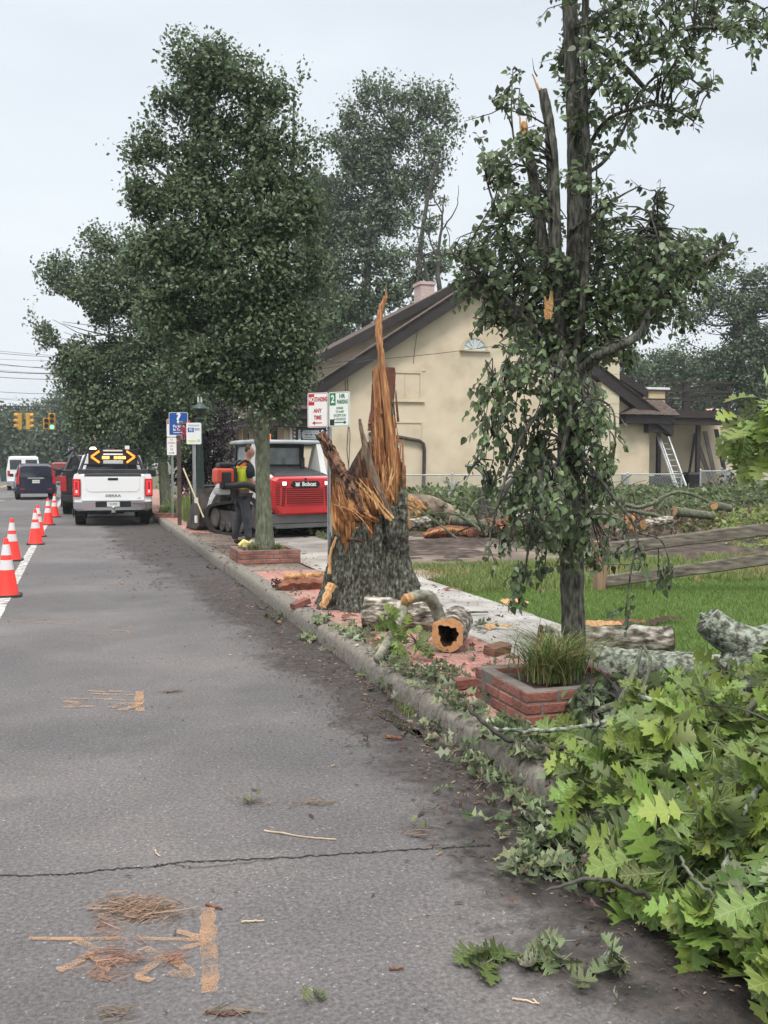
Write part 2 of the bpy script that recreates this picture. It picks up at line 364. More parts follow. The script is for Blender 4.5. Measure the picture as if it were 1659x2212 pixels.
    l.new(mth('ADD', mth('MULTIPLY', vo.outputs['Distance'], 1.0), noise(40, 3)), bp.inputs['Height']); l.new(bp.outputs[0], b.inputs['Normal'])
    return m
M_ASPH = asphalt()
def brickmat():
    m = bpy.data.materials.new('brick_paving'); m.use_nodes = True; t = m.node_tree; n = t.nodes; l = t.links; b = n['Principled BSDF']
    co = n.new('ShaderNodeTexCoord'); br = n.new('ShaderNodeTexBrick'); l.new(co.outputs['Object'], br.inputs['Vector'])
    br.inputs['Scale'].default_value = 1; br.inputs['Brick Width'].default_value = .205; br.inputs['Row Height'].default_value = .1025
    br.inputs['Mortar Size'].default_value = .004; br.inputs['Mortar Smooth'].default_value = .3
    br.inputs['Color1'].default_value = (.44, .20, .155, 1); br.inputs['Color2'].default_value = (.33, .145, .115, 1); br.inputs['Mortar'].default_value = (.085, .06, .05, 1)
    nz = n.new('ShaderNodeTexNoise'); nz.inputs['Scale'].default_value = 3.2; nz.inputs['Detail'].default_value = 7; l.new(co.outputs['Object'], nz.inputs['Vector'])
    r = n.new('ShaderNodeValToRGB'); l.new(nz.outputs[0], r.inputs[0]); r.color_ramp.elements[0].position = .40; r.color_ramp.elements[0].color = (0, 0, 0, 1); r.color_ramp.elements[1].position = .66; r.color_ramp.elements[1].color = (.85, .85, .85, 1)
    mx = n.new('ShaderNodeMix'); mx.data_type = 'RGBA'; l.new(r.outputs[0], mx.inputs[0]); l.new(br.outputs[0], mx.inputs[6]); mx.inputs[7].default_value = (.30, .22, .18, 1)
    nz2 = n.new('ShaderNodeTexNoise'); nz2.inputs['Scale'].default_value = 45; nz2.inputs['Detail'].default_value = 4; l.new(co.outputs['Object'], nz2.inputs['Vector'])
    r2 = n.new('ShaderNodeValToRGB'); l.new(nz2.outputs[0], r2.inputs[0]); r2.color_ramp.elements[0].position = .3; r2.color_ramp.elements[0].color = (.65, .65, .65, 1); r2.color_ramp.elements[1].position = .7; r2.color_ramp.elements[1].color = (1.25, 1.25, 1.25, 1)
    m2 = n.new('ShaderNodeMix'); m2.data_type = 'RGBA'; m2.blend_type = 'MULTIPLY'; m2.inputs[0].default_value = 1; l.new(mx.outputs[2], m2.inputs[6]); l.new(r2.outputs[0], m2.inputs[7])
    l.new(m2.outputs[2], b.inputs['Base Color']); b.inputs['Roughness'].default_value = .8
    bp = n.new('ShaderNodeBump'); bp.inputs['Strength'].default_value = .6; bp.inputs['Distance'].default_value = .005; bp.invert = True; l.new(br.outputs['Fac'], bp.inputs['Height']); l.new(bp.outputs[0], b.inputs['Normal'])
    return m
M_BRICKPAV = brickmat()
M_CONC = mat('sidewalk_concrete', [(.22, .205, .185), (.33, .315, .29), (.40, .385, .355)], scale=2.5, detail=9, rough=.85, bump=.15, bscale=60)
M_KERB = mat('kerb_concrete', [(.11, .096, .08), (.17, .152, .128), (.23, .208, .178)], scale=26, detail=10, rough=.9, bump=.4, bscale=90)
M_MUD = mat('mud', [(.07, .05, .038), (.14, .10, .075), (.22, .175, .14)], scale=1.6, detail=9, rough=.75, bump=.6, bscale=14)
M_DIRT = mat('turned_soil', [(.018, .012, .010), (.05, .034, .026), (.11, .08, .062)], scale=5, detail=9, rough=.95, bump=1, bscale=16)
M_LAWN = mat('lawn_soil', [(.045, .07, .02), (.07, .11, .03), (.10, .12, .045)], scale=3, detail=8, rough=.95, bump=.5, bscale=30)
M_ROUGH = mat('rough_ground', [(.04, .05, .02), (.085, .085, .04), (.13, .11, .07)], scale=1.2, detail=9, rough=.95, bump=.6, bscale=10)
M_WHITE = mat('road_paint', [(.14, .135, .13), (.36, .35, .33), (.52, .51, .48)], scale=9, detail=10, rough=.75, pos=[.38, .5, .62])
gridsheet('ground', M_ROUGH, -1500, 1500, -60, 2500, -.06)
gridsheet('road', M_ASPH, -14, 2.12, -6, 420, 0)
gridsheet('road', M_ASPH, -60, -14, 50, 62, 0)
gridsheet('lawn', M_LAWN, 4.26, 60, -6, 13.4, .12, 90, 50, amp=.02, sc_=.6)
gridsheet('terrain', M_ROUGH, 4.25, 90, 13.35, 300, .115, 60, 60, amp=.03, sc_=.3, seed=3)
gridsheet('driveway', M_MUD, 2.3, 7.4, 13.55, 24, .135, 60, 100, amp=.012, sc_=1.7, seed=4)
gridsheet('soil', M_DIRT, 4.32, 16, 13.3, 20.5, .14, 240, 170, amp=.12, sc_=1.5, seed=6)
gridsheet('sidewalk', M_BRICKPAV, 2.26, 3.2, -3, 13.55, .146, 10, 150, amp=.006, sc_=1.3, seed=2)
gridsheet('sidewalk', M_BRICKPAV, 2.26, 4.4, 21.5, 60, .146)
gridsheet('verge', M_ROUGH, 4.4, 7.6, 24, 36, .12)
# pale concrete walk: separate slabs with joints
b = MB(); y = -3.2
while y < 13.3:
    y2 = min(y+1.5, 13.5); dz = random.uniform(-.004, .004)
    b.box((3.215, y+.008, -.02), (4.24+random.uniform(-.01, .01), y2-.008, .152+dz)); y += 1.5
b.build('sidewalk', M_CONC, bevel=.008, seg=1, kind='structure')
gridsheet('sidewalk', mat('old_concrete', [(.16, .13, .105), (.30, .27, .235), (.40, .375, .34)], scale=1.3, detail=9, rough=.7, bump=.2, bscale=40), 3.15, 4.6, 12.0, 20.5, .153, 4, 10)
# kerb: weathered profile, 3 m lengths with open joints
prof = [(2.075, -.05), (2.078, .04), (2.085, .10), (2.098, .132), (2.125, .15), (2.17, .154), (2.22, .154), (2.272, .151), (2.276, -.05)]
b = MB(); y = -3.0
while y < 60:
    y2 = y+3.0; n_ = 60 if y < 16 else 6; yy = np.linspace(y+.006, y2-.008, n_); ox = random.uniform(-.012, .012)
    P = np.array([[px_+ox, q, pz_] for q in yy for px_, pz_ in prof]); nn = vnoise(P, 9, 3, 3); n2 = vnoise(P, 1.1, 5, 2)
    P[:, 0] += nn*.004*(P[:, 0] < 2.2)+n2*.006; P[:, 2] += nn*.003*(P[:, 2] > .1)
    k = len(prof); b.add(P, [(i*k+j, i*k+j+1, (i+1)*k+j+1, (i+1)*k+j) for i in range(n_-1) for j in range(k-1)]+[tuple(range(k)), tuple(range((n_-1)*k+k-1, (n_-1)*k-1, -1))]); y += 3.0
b.build('kerb', M_KERB, smooth=True, kind='structure', angle=60)
# white edge line, worn; far yellow and dotted lines
def strip(b, pts, w_, z=.004, jag=0):
    pts = [np.array(p[:2], float) for p in pts]; vs = []
    for i, p in enumerate(pts):
        d = pts[min(i+1, len(pts)-1)]-pts[max(i-1, 0)]; d /= np.linalg.norm(d); nrm = np.array([-d[1], d[0]]); ww = (w_[i] if hasattr(w_, '__len__') else w_)/2
        for sg in (1, -1): q = p+nrm*sg*(ww+random.uniform(-jag, jag)); vs.append((q[0], q[1], z))
    b.add(vs, [(2*i, 2*i+1, 2*i+3, 2*i+2) for i in range(len(pts)-1)]); return b
b = MB(); ys = np.concatenate([np.arange(2, 40, .15), np.arange(40, 120, 3)])
strip(b, [(-.87+.003*max(0, q-25)**1.3*.6, q) for q in ys], .125, jag=.006)
b.build('road_marking', M_WHITE, kind='structure')
b = MB()
for q in range(0, 5): strip(b, [(-4.6+q*.42, 41+q*1.9), (-4.45+q*.42, 41.7+q*1.9)], .14)
strip(b, [(.3, 50), (.3, 62)], .3)
b.build('road_marking', M_WHITE, kind='structure')
b = MB(); strip(b, [(-5.4, 40), (-5.0, 95)], .12); strip(b, [(-5.65, 40), (-5.25, 95)], .12)
b.build('road_marking', mat('yellow_paint', [(.4, .3, .08), (.55, .42, .15)], rough=.8), kind='structure')
# orange utility paint (worn spray paint: the gaps show the asphalt)
def spray(name, col, thr=.5):
    m = mat(name, (col, tuple(c*.8 for c in col)), scale=12, rough=.85); t = m.node_tree; n = t.nodes; l = t.links
    co = n.new('ShaderNodeTexCoord'); a = n.new('ShaderNodeTexNoise'); a.inputs['Scale'].default_value = 230; a.inputs['Detail'].default_value = 4; l.new(co.outputs['Object'], a.inputs['Vector'])
    a2 = n.new('ShaderNodeTexNoise'); a2.inputs['Scale'].default_value = 9; a2.inputs['Detail'].default_value = 4; l.new(co.outputs['Object'], a2.inputs['Vector'])
    ad = n.new('ShaderNodeMath'); ad.operation = 'ADD'; l.new(a.outputs[0], ad.inputs[0]); l.new(a2.outputs[0], ad.inputs[1])
    r = n.new('ShaderNodeMapRange'); l.new(ad.outputs[0], r.inputs[0]); r.inputs[1].default_value = thr*2-.14; r.inputs[2].default_value = thr*2+.2; r.inputs[3].default_value = .0; r.inputs[4].default_value = .55
    l.new(r.outputs[0], n['Principled BSDF'].inputs['Alpha']); return m
M_SPR = spray('orange_spray_paint', (.55, .31, .16), .49); M_SPR2 = spray('faded_orange_paint', (.36, .25, .16), .53)
def mark(strokes, m):
    b = MB()
    for j, (pts, w_) in enumerate(strokes):
        P = smoothpath([tuple(gz(*p)[:2]) for p in pts], 8); strip(b, P, w_, z=.004+.0006*j, jag=w_*.12)
    b.build('road_marking', m, kind='structure')
mark([([(449, 1962), (451, 2040), (453, 2146)], .052), ([(62, 2029), (180, 2030), (300, 2029), (445, 2034)], .022), ([(380, 2014), (445, 2034), (388, 2054)], .03),
      ([(196, 2062), (160, 2085), (125, 2100)], .035), ([(196, 2062), (230, 2095), (205, 2112), (240, 2118)], .03), ([(310, 2050), (345, 2075), (300, 2112), (330, 2122)], .03),
      ([(350, 2066), (385, 2085), (410, 2110), (365, 2105)], .035), ([(165, 2035), (200, 2052), (190, 2075)], .03)], M_SPR)
mark([([(301, 1494), (302, 1538)], .062), ([(125, 1509), (220, 1511), (312, 1515)], .03), ([(190, 1493), (225, 1496)], .03), ([(200, 1500), (290, 1502)], .03), ([(140, 1516), (170, 1522), (140, 1528), (205, 1527)], .05),
      ([(240, 1530), (265, 1522), (300, 1524), (262, 1536)], .06), ([(235, 1495), (280, 1496)], .03)], M_SPR)
mark([([(283, 1352), (284, 1374)], .06), ([(160, 1360), (285, 1364)], .05), ([(150, 1368), (240, 1372)], .05)], M_SPR2)
mark([([(262, 1256), (264, 1270)], .07), ([(190, 1262), (263, 1264)], .07)], M_SPR2)
mark([([(0, 1340), (90, 1344), (200, 1340)], .09), ([(40, 1345), (160, 1348)], .05)], M_SPR2)
# crack across the asphalt
P = smoothpath([tuple(gz(x, y)[:2]) for x, y in ((-60, 1893), (80, 1891), (165, 1888), (240, 1879), (330, 1873), (370, 1866), (440, 1862), (520, 1858), (640, 1852), (760, 1845), (860, 1838), (960, 1832), (1060, 1828))], 14)
P = [p+rng.normal(size=2)*.006 for p in P]; b = MB(); strip(b, P, [.005+.005*abs(math.sin(i*.7)+random.uniform(-.5, .5)) for i in range(len(P))], z=.0035)
P = smoothpath([tuple(gz(x, y)[:2]) for x, y in ((370, 1866), (420, 1876), (520, 1866), (600, 1856))], 12); P = [p+rng.normal(size=2)*.005 for p in P]; strip(b, P, .004, z=.0045)
b.build('road_crack', mat('crack_dark', (.018, .017, .017), rough=1), kind='structure')
# puddles in the gutter
def puddle(cx_, cy_, rx, ry, seed):
    n_ = 40; vs = [(cx_, cy_, .006)]
    for i in range(n_):
        a = 2*math.pi*i/n_; r = 1+.35*math.sin(2*a+seed)+.18*math.sin(5*a+seed*2)+random.uniform(-.08, .08); vs.append((cx_+rx*r*math.cos(a), cy_+ry*r*math.sin(a), .006))
    return MB().add(vs, [(0, i+1, (i+1) % n_+1) for i in range(n_)])
M_WATER = mat('puddle_water', (.03, .026, .022), rough=.03, spec=.9)
for i, (x, y, rx, ry) in enumerate([(595, 1330, .10, .5), (575, 1308, .10, .35), (470, 1225, .12, .6), (530, 1265, .08, .6), (860, 1560, .07, .25), (930, 1600, .06, .2)]):
    g = gz(x, y); o = puddle(g.x, g.y, rx, ry, i).build('puddle', M_WATER, kind='structure')
# far pavement and kerb on the left of the road
MB().box((-60, 44, -.05), (-10.5, 49, .12)).build('far_sidewalk', M_CONC, kind='structure')

# ---------------------------------------------------------------- grass
def blades(name, P, h, wd, m, lean=.5, parent=None, droop=.3, seg=1):
    n_ = len(P); a = rng.uniform(0, 2*np.pi, n_); h_ = h*rng.uniform(.5, 1.3, n_); ln = lean*rng.uniform(.1, 1, n_)
    d = np.stack([np.cos(a), np.sin(a), np.zeros(n_)], 1); sd = np.stack([-np.sin(a+rng.normal(size=n_)*.6), np.cos(a), np.zeros(n_)], 1)
    k = 2*seg+1; V = np.zeros((n_, k, 3))
    for j in range(seg):
        t = j/seg; ctr = P+d*(h_*ln*t**1.6)[:, None]+np.array([0, 0, 1])*(h_*(t-droop*t*t))[:, None]; ww = wd*(1-.6*t)
        V[:, 2*j] = ctr-sd*ww/2; V[:, 2*j+1] = ctr+sd*ww/2
    V[:, -1] = P+d*(h_*ln)[:, None]+np.array([0, 0, 1])*(h_*(1-droop))[:, None]
    fs = []
    for j in range(seg-1): fs.append((2*j, 2*j+1, 2*j+3, 2*j+2))
    me = bpy.data.meshes.new(name); me.vertices.add(n_*k); me.vertices.foreach_set('co', V.astype(np.float32).ravel())
    fs.append((2*seg-2, 2*seg-1, 2*seg)); base = np.concatenate([np.array(f) for f in fs]); fl = np.array([len(f) for f in fs])
    idx = (base[None]+(np.arange(n_)*k)[:, None]).ravel(); me.loops.add(len(idx)); me.loops.foreach_set('vertex_index', idx.astype(np.int32))
    me.polygons.add(n_*len(fs)); tot = np.tile(fl, n_); me.polygons.foreach_set('loop_start', np.concatenate([[0], np.cumsum(tot)[:-1]]).astype(np.int32))
    try: me.polygons.foreach_set('loop_total', tot.astype(np.int32))
    except Exception: pass
    me.update(calc_edges=True); return link(name, me, m, parent)
G_LAWN = leafmat('lawn_grass', (.12, .20, .04), (.12, .20, .045), .35, .6, .03, tr=.3)
G_ROUGH = leafmat('rough_grass', (.15, .20, .055), (.15, .20, .06), .4, .6, .05, tr=.3)
G_DRY = leafmat('dry_grass', (.26, .21, .09), (.26, .21, .1), .35, .7, .03, tr=.2)
def gpts(n_, x0, x1, y0, y1, z, margin=180, bias=0):
    P = np.stack([rng.uniform(x0, x1, n_), rng.uniform(y0, y1, n_), np.full(n_, z)], 1); return P[inframe(P, margin)]
P = gpts(330000, 4.2, 12, 4.8, 11.6, .125); P = P[vnoise(P, .8, 4, 3) > -.55]
tag(blades('grass', P, .055, .006, G_LAWN, .9), 'short mown green lawn beside the pale concrete walk', 'grass', kind='stuff')
P = gpts(60000, 4.25, 14, 10.6, 13.6, .12); P = P[vnoise(P, 1.2, 8, 3) > -.15+.0*P[:, 0]]
tag(blades('grass', P, .15, .008, G_ROUGH, .8, seg=2), 'longer uneven grass between the mown lawn and the bare soil', 'grass', kind='stuff')
P = gpts(30000, 4.25, 14, 10.3, 13.2, .12); P = P[vnoise(P, .9, 15, 3) > .15]
tag(blades('grass', P, .16, .007, G_DRY, .9, seg=2), 'dry straw coloured grass round the foot of the split rail fence', 'grass', kind='stuff')
P = gpts(90000, 4.4, 30, 20.0, 37.5, .12); P = P[vnoise(P, .45, 21, 3) > .02]
tag(blades('grass', P, .26, .018, G_ROUGH, .7, seg=2), 'rank weeds and grass growing through the fallen branches', 'grass', kind='stuff')
# ================================================================ HOUSE
M_STUC = mat('cream_stucco', [(.50, .42, .30), (.60, .505, .37), (.645, .55, .41)], scale=1.3, detail=9, rough=.9, bump=.25, bscale=18)
M_CHIM = mat('cream_block', [(.50, .44, .31), (.58, .52, .38)], scale=1.5, detail=8, rough=.9, bump=.2, bscale=20)
M_FASC = mat('dark_brown_board', [(.014, .010, .010), (.03, .022, .02)], scale=3, rough=.6, st=(1, 1, 4))
M_SHIN = mat('weathered_shingle', [(.035, .025, .022), (.08, .057, .048), (.13, .095, .078)], scale=6, detail=8, rough=.95, bump=.8, bscale=14, st=(1, 1, 3))
M_FLASH = mat('grey_flashing', [(.22, .26, .29), (.40, .45, .48)], scale=2, rough=.55, metal=.3)
M_WHT = mat('white_trim', [(.62, .61, .57), (.74, .73, .70)], scale=3, rough=.5)
M_GLASSD = mat('dark_glass', [(.012, .016, .018), (.04, .05, .055)], scale=1.2, rough=.06, spec=.8)
M_PIPE = mat('brown_pipe', [(.035, .028, .027), (.07, .055, .05)], scale=4, rough=.5)
M_PINK = mat('faded_pink_brick', [(.42, .30, .27), (.55, .44, .41)], scale=9, detail=6, rough=.9, bump=.3)
HX0, HX1, HY0, HY1, PX, PZ, BZ = 7.6, 23.7, 38.0, 56.0, 15.65, 9.02, .05
SL = (8.41-4.09)/6.6
def rz_(x, off=0): return PZ-abs(x-PX)*SL+off
house = thing('stucco_house', 'cream stucco gabled house with dark brown eaves and a half round gable window', 'house', (PX, HY0, BZ))
wl = MB(); ez = rz_(HX0)
prof_ = [(HX0, BZ), (HX1, BZ), (HX1, rz_(HX1, -.3)), (PX, PZ-.3), (HX0, rz_(HX0, -.3))]
wl.prism([(x, HY0, z) for x, z in prof_], (0, HY1-HY0, 0)); wall = wl.build('wall', M_STUC, house, world=True)
# main roof: two slabs, overhanging the gable; thick dark rake boards
b = MB()
for sg in (-1, 1):
    xe = PX+sg*8.95; q = [(PX, HY0-.45), (xe, HY0-.45), (xe, HY1+.4), (PX, HY1+.4)]
    top = [Vector((x, y, rz_(x, .10))) for x, y in q]; b.prism(top, (0, 0, -.16))
rf = b.build('roof', M_SHIN, house, world=True)
b = MB()
for sg in (-1, 1):
    xe = PX+sg*8.93
    b.prism([(PX, HY0-.5, PZ+.12), (xe, HY0-.5, rz_(xe, .12)), (xe, HY0-.5, rz_(xe, -.36)), (PX, HY0-.5, PZ-.36)], (0, .08, 0))
    b.prism([(PX, HY0-.42, PZ-.13), (xe, HY0-.42, rz_(xe, -.13)), (xe, HY0-.42, rz_(xe, -.34)), (PX, HY0-.42, PZ-.34)], (0, .46, 0))
b.build('rake_board', M_FASC, rf, world=True)
b = MB()
for k in range(3):
    for sg in (-1, 1):
        xe = PX+sg*(8.93); b.prism([(PX, HY0-.53-.03*k, PZ+.16+.035*k), (xe, HY0-.53-.03*k, rz_(xe, .16+.035*k)), (xe, HY0-.53-.03*k, rz_(xe, .13+.035*k)), (PX, HY0-.53-.03*k, PZ+.13+.035*k)], (0, 1.0, 0))
b.build('shingle_edge', M_SHIN, rf, world=True)
b = MB(); x0 = PX-6.9; x1 = PX-2.2
b.prism([(x0, HY0-.1, rz_(x0, .22)), (x1, HY0-.1, rz_(x1, .22)), (x1, HY0+.35, rz_(x1, .22)), (x0, HY0+.35, rz_(x0, .22))], (0, 0, -.03))
b.build('flashing', M_FLASH, rf, world=True)
# shed dormers either side of the ridge, side walls in stucco
for sg in (-1, 1):
    xa, xb = PX+sg*.2, PX+sg*8.2; yd = HY0+1.1; zt = PZ+.28; ze = rz_(xb)+(1.35 if sg < 0 else 1.25)
    b = MB(); b.prism([(xa, yd, PZ), (xb-sg*.5, yd, ze-.1), (xb-sg*.5, yd, rz_(xb-sg*.5, -.1)), (xa, yd, PZ-.3)], (0, 12.5, 0)); dw = b.build('dormer_wall', M_STUC, house, world=True)
    b = MB(); sl = (zt-ze)/abs(xb-xa)
    b.prism([(xa, yd-.5, zt), (xb, yd-.5, ze), (xb, yd-.5, ze-.13), (xa, yd-.5, zt-.13)], (0, 13.4, 0))
    b.prism([(xa, yd-.55, zt+.02), (xb+sg*.1, yd-.55, ze-.0), (xb+sg*.1, yd-.55, ze-.36), (xa, yd-.55, zt-.34)], (0, .09, 0))
    b.prism([(xa, yd-.46, zt-.14), (xb, yd-.46, ze-.14), (xb, yd-.46, ze-.30), (xa, yd-.46, zt-.30)], (0, .45, 0))
    b.build('dormer_roof', M_FASC if sg > 0 else M_FASC, house, world=True)
    b = MB(); b.prism([(xa, yd-.52, zt+.06), (xb, yd-.52, ze+.05), (xb, yd-.52, ze+.01), (xa, yd-.52, zt+.02)], (0, 13.3, 0)); b.build('dormer_shingle', M_SHIN, house, world=True)
# brick chimney on the ridge, block chimney on the gable
c0 = at(905, 612, 43.2); c1 = at(938, 640, 43.2); b = MB(); b.box((c0.x, 41, 7), (c1.x, 41.9, c0.z)); b.box((c0.x-.05, 40.95, c0.z-.08), (c1.x+.05, 41.95, c0.z+.05)); b.build('ridge_chimney', M_PINK, house, world=True)
b = MB(); z = BZ; i = 0
while z < 7.3:
    b.box((21.12+.004*(i % 2), HY0-.42, z), (21.97-.004*(i % 2), HY0-.004, min(z+.405, 7.3))); z += .412; i += 1
b.build('block_chimney', M_CHIM, house, world=True, bevel=.012, seg=1)
# half-round window with fan bars
def halfround(cx_, z0, r, y, n=20): return [(cx_+r*math.cos(math.pi*i/n), y, z0+r*math.sin(math.pi*i/n)) for i in range(n+1)]
wx, wz, wr = 15.52, 6.27, .58
b = MB(); o_ = halfround(wx, wz, wr, HY0-.05); i_ = halfround(wx, wz, wr-.10, HY0-.05); n_ = len(o_)
o2 = [(x, HY0-.004, z) for x, y, z in o_]; i2 = [(x, HY0-.004, z) for x, y, z in i_]
b.add(o_+i_+o2+i2, [(k, k+1, n_+k+1, n_+k) for k in range(n_-1)]+[(k, k+1, 2*n_+k+1, 2*n_+k) for k in range(n_-1)]+[(n_+k, n_+k+1, 3*n_+k+1, 3*n_+k) for k in range(n_-1)])
win = b.build('half_round_window', mat('beige_trim', [(.46, .38, .28), (.50, .42, .31)], rough=.7), house, world=True)
b = MB(); b.prism(halfround(wx, wz, wr-.09, HY0-.012), (0, .006, 0)); b.build('pane', mat('pale_glass', [(.30, .38, .40), (.5, .55, .55)], scale=4, rough=.15, spec=.6), win, world=True)
b = MB()
for a in (30, 60, 90, 120, 150): b.bar((wx, HY0-.03, wz+.02), (wx+.49*math.cos(R(a)), HY0-.03, wz+.49*math.sin(R(a))), .03, .025, up=(0, 1, 0))
b.bar((wx-.5, HY0-.03, wz+.02), (wx+.5, HY0-.03, wz+.02), .04, .03); b.build('glazing_bar', M_WHT, win, world=True)
b = MB(); b.box((14.86, HY0-.14, wz-.06), (16.2, HY0-.003, wz)); b.build('sill', M_CHIM, win, world=True)
# blanked window panels
b = MB(); X0, X1, Z0, Z1 = 11.95, 13.25, 4.18, 5.35
for a_, c_ in (((X0, Z0), (X1, Z0+.09)), ((X0, Z1-.09), (X1, Z1)), ((X0, Z0+.09), (X0+.09, Z1-.09)), ((X1-.09, Z0+.09), (X1, Z1-.09))): b.box((a_[0], HY0-.06, a_[1]), (c_[0], HY0-.003, c_[1]))
b.box((X0+.1, HY0-.025, Z0+.1), (X0+.56, HY0-.004, Z1-.1)); b.box((X0+.575, HY0-.025, Z0+.1), (X1-.1, HY0-.004, Z1-.1)); b.box((X0-.12, HY0-.09, Z0-.07), (X1+.1, HY0-.003, Z0-.003))
b.box((X0-.15, HY0-.03, Z1+.01), (X1+.15, HY0-.002, Z1+.28))
b.build('blanked_window', M_STUC, house, world=True)
b = MB(); b.box((11.4, HY0-.03, 3.27), (13.28, HY0-.002, 3.33)); b.box((13.22, HY0-.03, 2.6), (13.27, HY0-.002, 3.27)); b.build('wall_panel_edge', M_CHIM, house, world=True)
b = MB(); b.tube([(11.0, HY0-.12, 2.83), (12.2, HY0-.12, 2.71), (13.1, HY0-.12, 2.56), (13.28, HY0-.12, 2.44), (13.32, HY0-.12, 2.2), (13.30, HY0-.12, 1.2), (13.24, HY0-.12, .1)], .075, 8); b.build('drain_pipe', M_PIPE, house, world=True, smooth=True)
b = MB(); b.tube([(10.15, HY0-.03, 5.0), (10.2, HY0-.03, 3.5), (10.12, HY0-.03, 2.2), (10.3, HY0-.03, .6)], .014, 5); b.build('wall_cable', M_PIPE, house, world=True); b = MB(); b.tube([(10.05, HY0-.03, 4.95), (10.1, HY0-.03, 3.9), (10.25, HY0-.03, 2.8), (10.18, HY0-.03, 1.2)], .012, 5)
b.build('wall_cable', M_PIPE, house, world=True); b = MB(); b.tube([(13.1, HY0-.02, 7.2), (12.95, HY0-.02, 6.3), (12.85, HY0-.02, 5.4)], .01, 5); b.build('wall_cable', M_PIPE, house, world=True)
b = MB(); b.box((14.2, HY0-.08, .95), (14.38, HY0-.003, 1.15)); b.build('outlet_box', M_CHIM, house, world=True)
b = MB(); b.box((22.35, HY0-.14, .75), (22.65, HY0-.003, 1.2)); b.build('meter_box', mat('grey_box', (.25, .27, .29), rough=.5), house, world=True)
b = MB(); b.tube([(22.1, HY0-.08, 3.0), (22.08, HY0-.08, 2.0), (22.0, HY0-.08, .9)], .03, 6); b.build('conduit', M_PIPE, house, world=True)
b = MB(); b.box((19.3, HY0-.05, 1.3), (20.7, HY0-.003, 2.5)); w2 = b.build('window', M_WHT, house, world=True); b = MB(); b.box((19.42, HY0-.06, 1.42), (20.58, HY0-.052, 2.38)); b.build('pane', M_GLASSD, w2, world=True)
# eave returns: boxed dark ends with little shingled roofs, left and right
for xa, xb in ((7.0, 8.55), (22.2, 24.65)):
    b = MB(); b.box((xa, HY0-.55, 3.35), (xb, HY0-.01, 3.72)); b.build('eave_return', M_FASC, house, world=True, bevel=.01, seg=1)
    b = MB(); xm = (xa+xb)/2; dx = .35*(xb-xa)
    b.loft([[(xa-.12, HY0-.7, 3.74), (xb+.12, HY0-.7, 3.74), (xb+.12, HY0-.01, 3.76), (xa-.12, HY0-.01, 3.76)], [(xm-.05, HY0-.1, 4.35 if xb > 20 else 4.15), (xm+dx, HY0-.1, 4.35 if xb > 20 else 4.15), (xm+dx, HY0-.02, 4.4 if xb > 20 else 4.2), (xm-.05, HY0-.02, 4.4 if xb > 20 else 4.2)]]); b.build('return_roof', M_SHIN, house, world=True)
    b = MB(); b.box((xa+(1.2 if xb > 20 else .05), HY0-.4, 3.0 if xb > 20 else 3.05), (xb-.1, HY0-.02, 3.348)); b.build('soffit_box', M_FASC, house, world=True)
# street front: long overhanging eave with gutter, shop windows, columns, downspouts
b = MB(); b.box((6.9, HY0, 3.42), (7.6, HY1+3, 3.66)); b.build('front_eave', M_FASC, house, world=True)
b = MB(); b.prism([(6.78, HY0+.3, 3.68), (8.6, HY0+.3, 4.55), (8.6, HY0+.3, 4.40), (6.78, HY0+.3, 3.60)], (0, HY1-HY0+3, 0)); b.build('front_skirt_roof', M_SHIN, house, world=True)
b = MB(); b.tube([(6.76, HY0+.1, 3.62), (6.76, HY1+3.2, 3.62)], .07, 8); b.build('gutter', M_WHT, house, world=True, smooth=True)
b = MB(); b.box((7.605, HY1, BZ), (20, HY1+3, 3.6)); b.build('rear_wall', M_STUC, house, world=True)
b = MB(); b.box((8.6, HY1-3.5, 3.6), (16, HY1+2.6, 6.4)); b.build('upper_wall', M_STUC, house, world=True)
b = MB(); b.box((8.53, HY1-1.8, 4.6), (8.597, HY1-.2, 6.2)); b.build('window', mat('shutter_red', [(.13, .05, .05), (.18, .07, .065)], rough=.6), house, world=True)
for i, (y, h1) in enumerate(((39.3, 2.7), (42.2, 2.7), (45.6, 2.8), (49.5, 2.8), (53.5, 2.8))):
    b = MB(); b.box((7.53, y, .7), (7.597, y+1.9, h1+.35)); w2 = b.build('shop_window', M_FASC if i in (0,) else M_WHT, house, world=True)
    b = MB(); b.box((7.515, y+.1, .8), (7.527, y+1.8, h1+.25)); b.build('pane', M_GLASSD, w2, world=True)
for y in (44.8, 48.9, 52.6, 58.6):
    b = MB(); b.box((7.1, y, BZ), (7.32, y+.28, 3.42)); b.build('porch_column', M_CHIM, house, world=True)
def downspout(pts): MBq = MB(); MBq.tube(pts, .05, 8); return MBq.build('downspout', M_WHT, house, world=True, smooth=True)
downspout([(7.15, HY0-.2, 3.62), (7.35, HY0-.2, 3.5), (7.72, HY0-.12, 3.3), (7.86, HY0-.08, 3.1), (7.88, HY0-.08, .2)])
downspout([(6.76, 49.5, 3.6), (6.9, 49.5, 3.3), (7.3, 49.5, 3.1), (7.4, 49.5, 2.9), (7.4, 49.5, .2)])
downspout([(6.76, 58.9, 3.6), (7.0, 58.9, 3.3), (7.25, 58.9, 3.1), (7.25, 58.9, .2)])
downspout([(8.5, 56.2, 6.6), (8.5, 56.2, 4.6)])
b = MB(); b.lathe([(.0, -.0), (.07, .0), (.09, .12), (.05, .2)], (7.5, HY0-.15, 3.0), 10); b.build('wall_lamp', M_WHT, house, world=True)
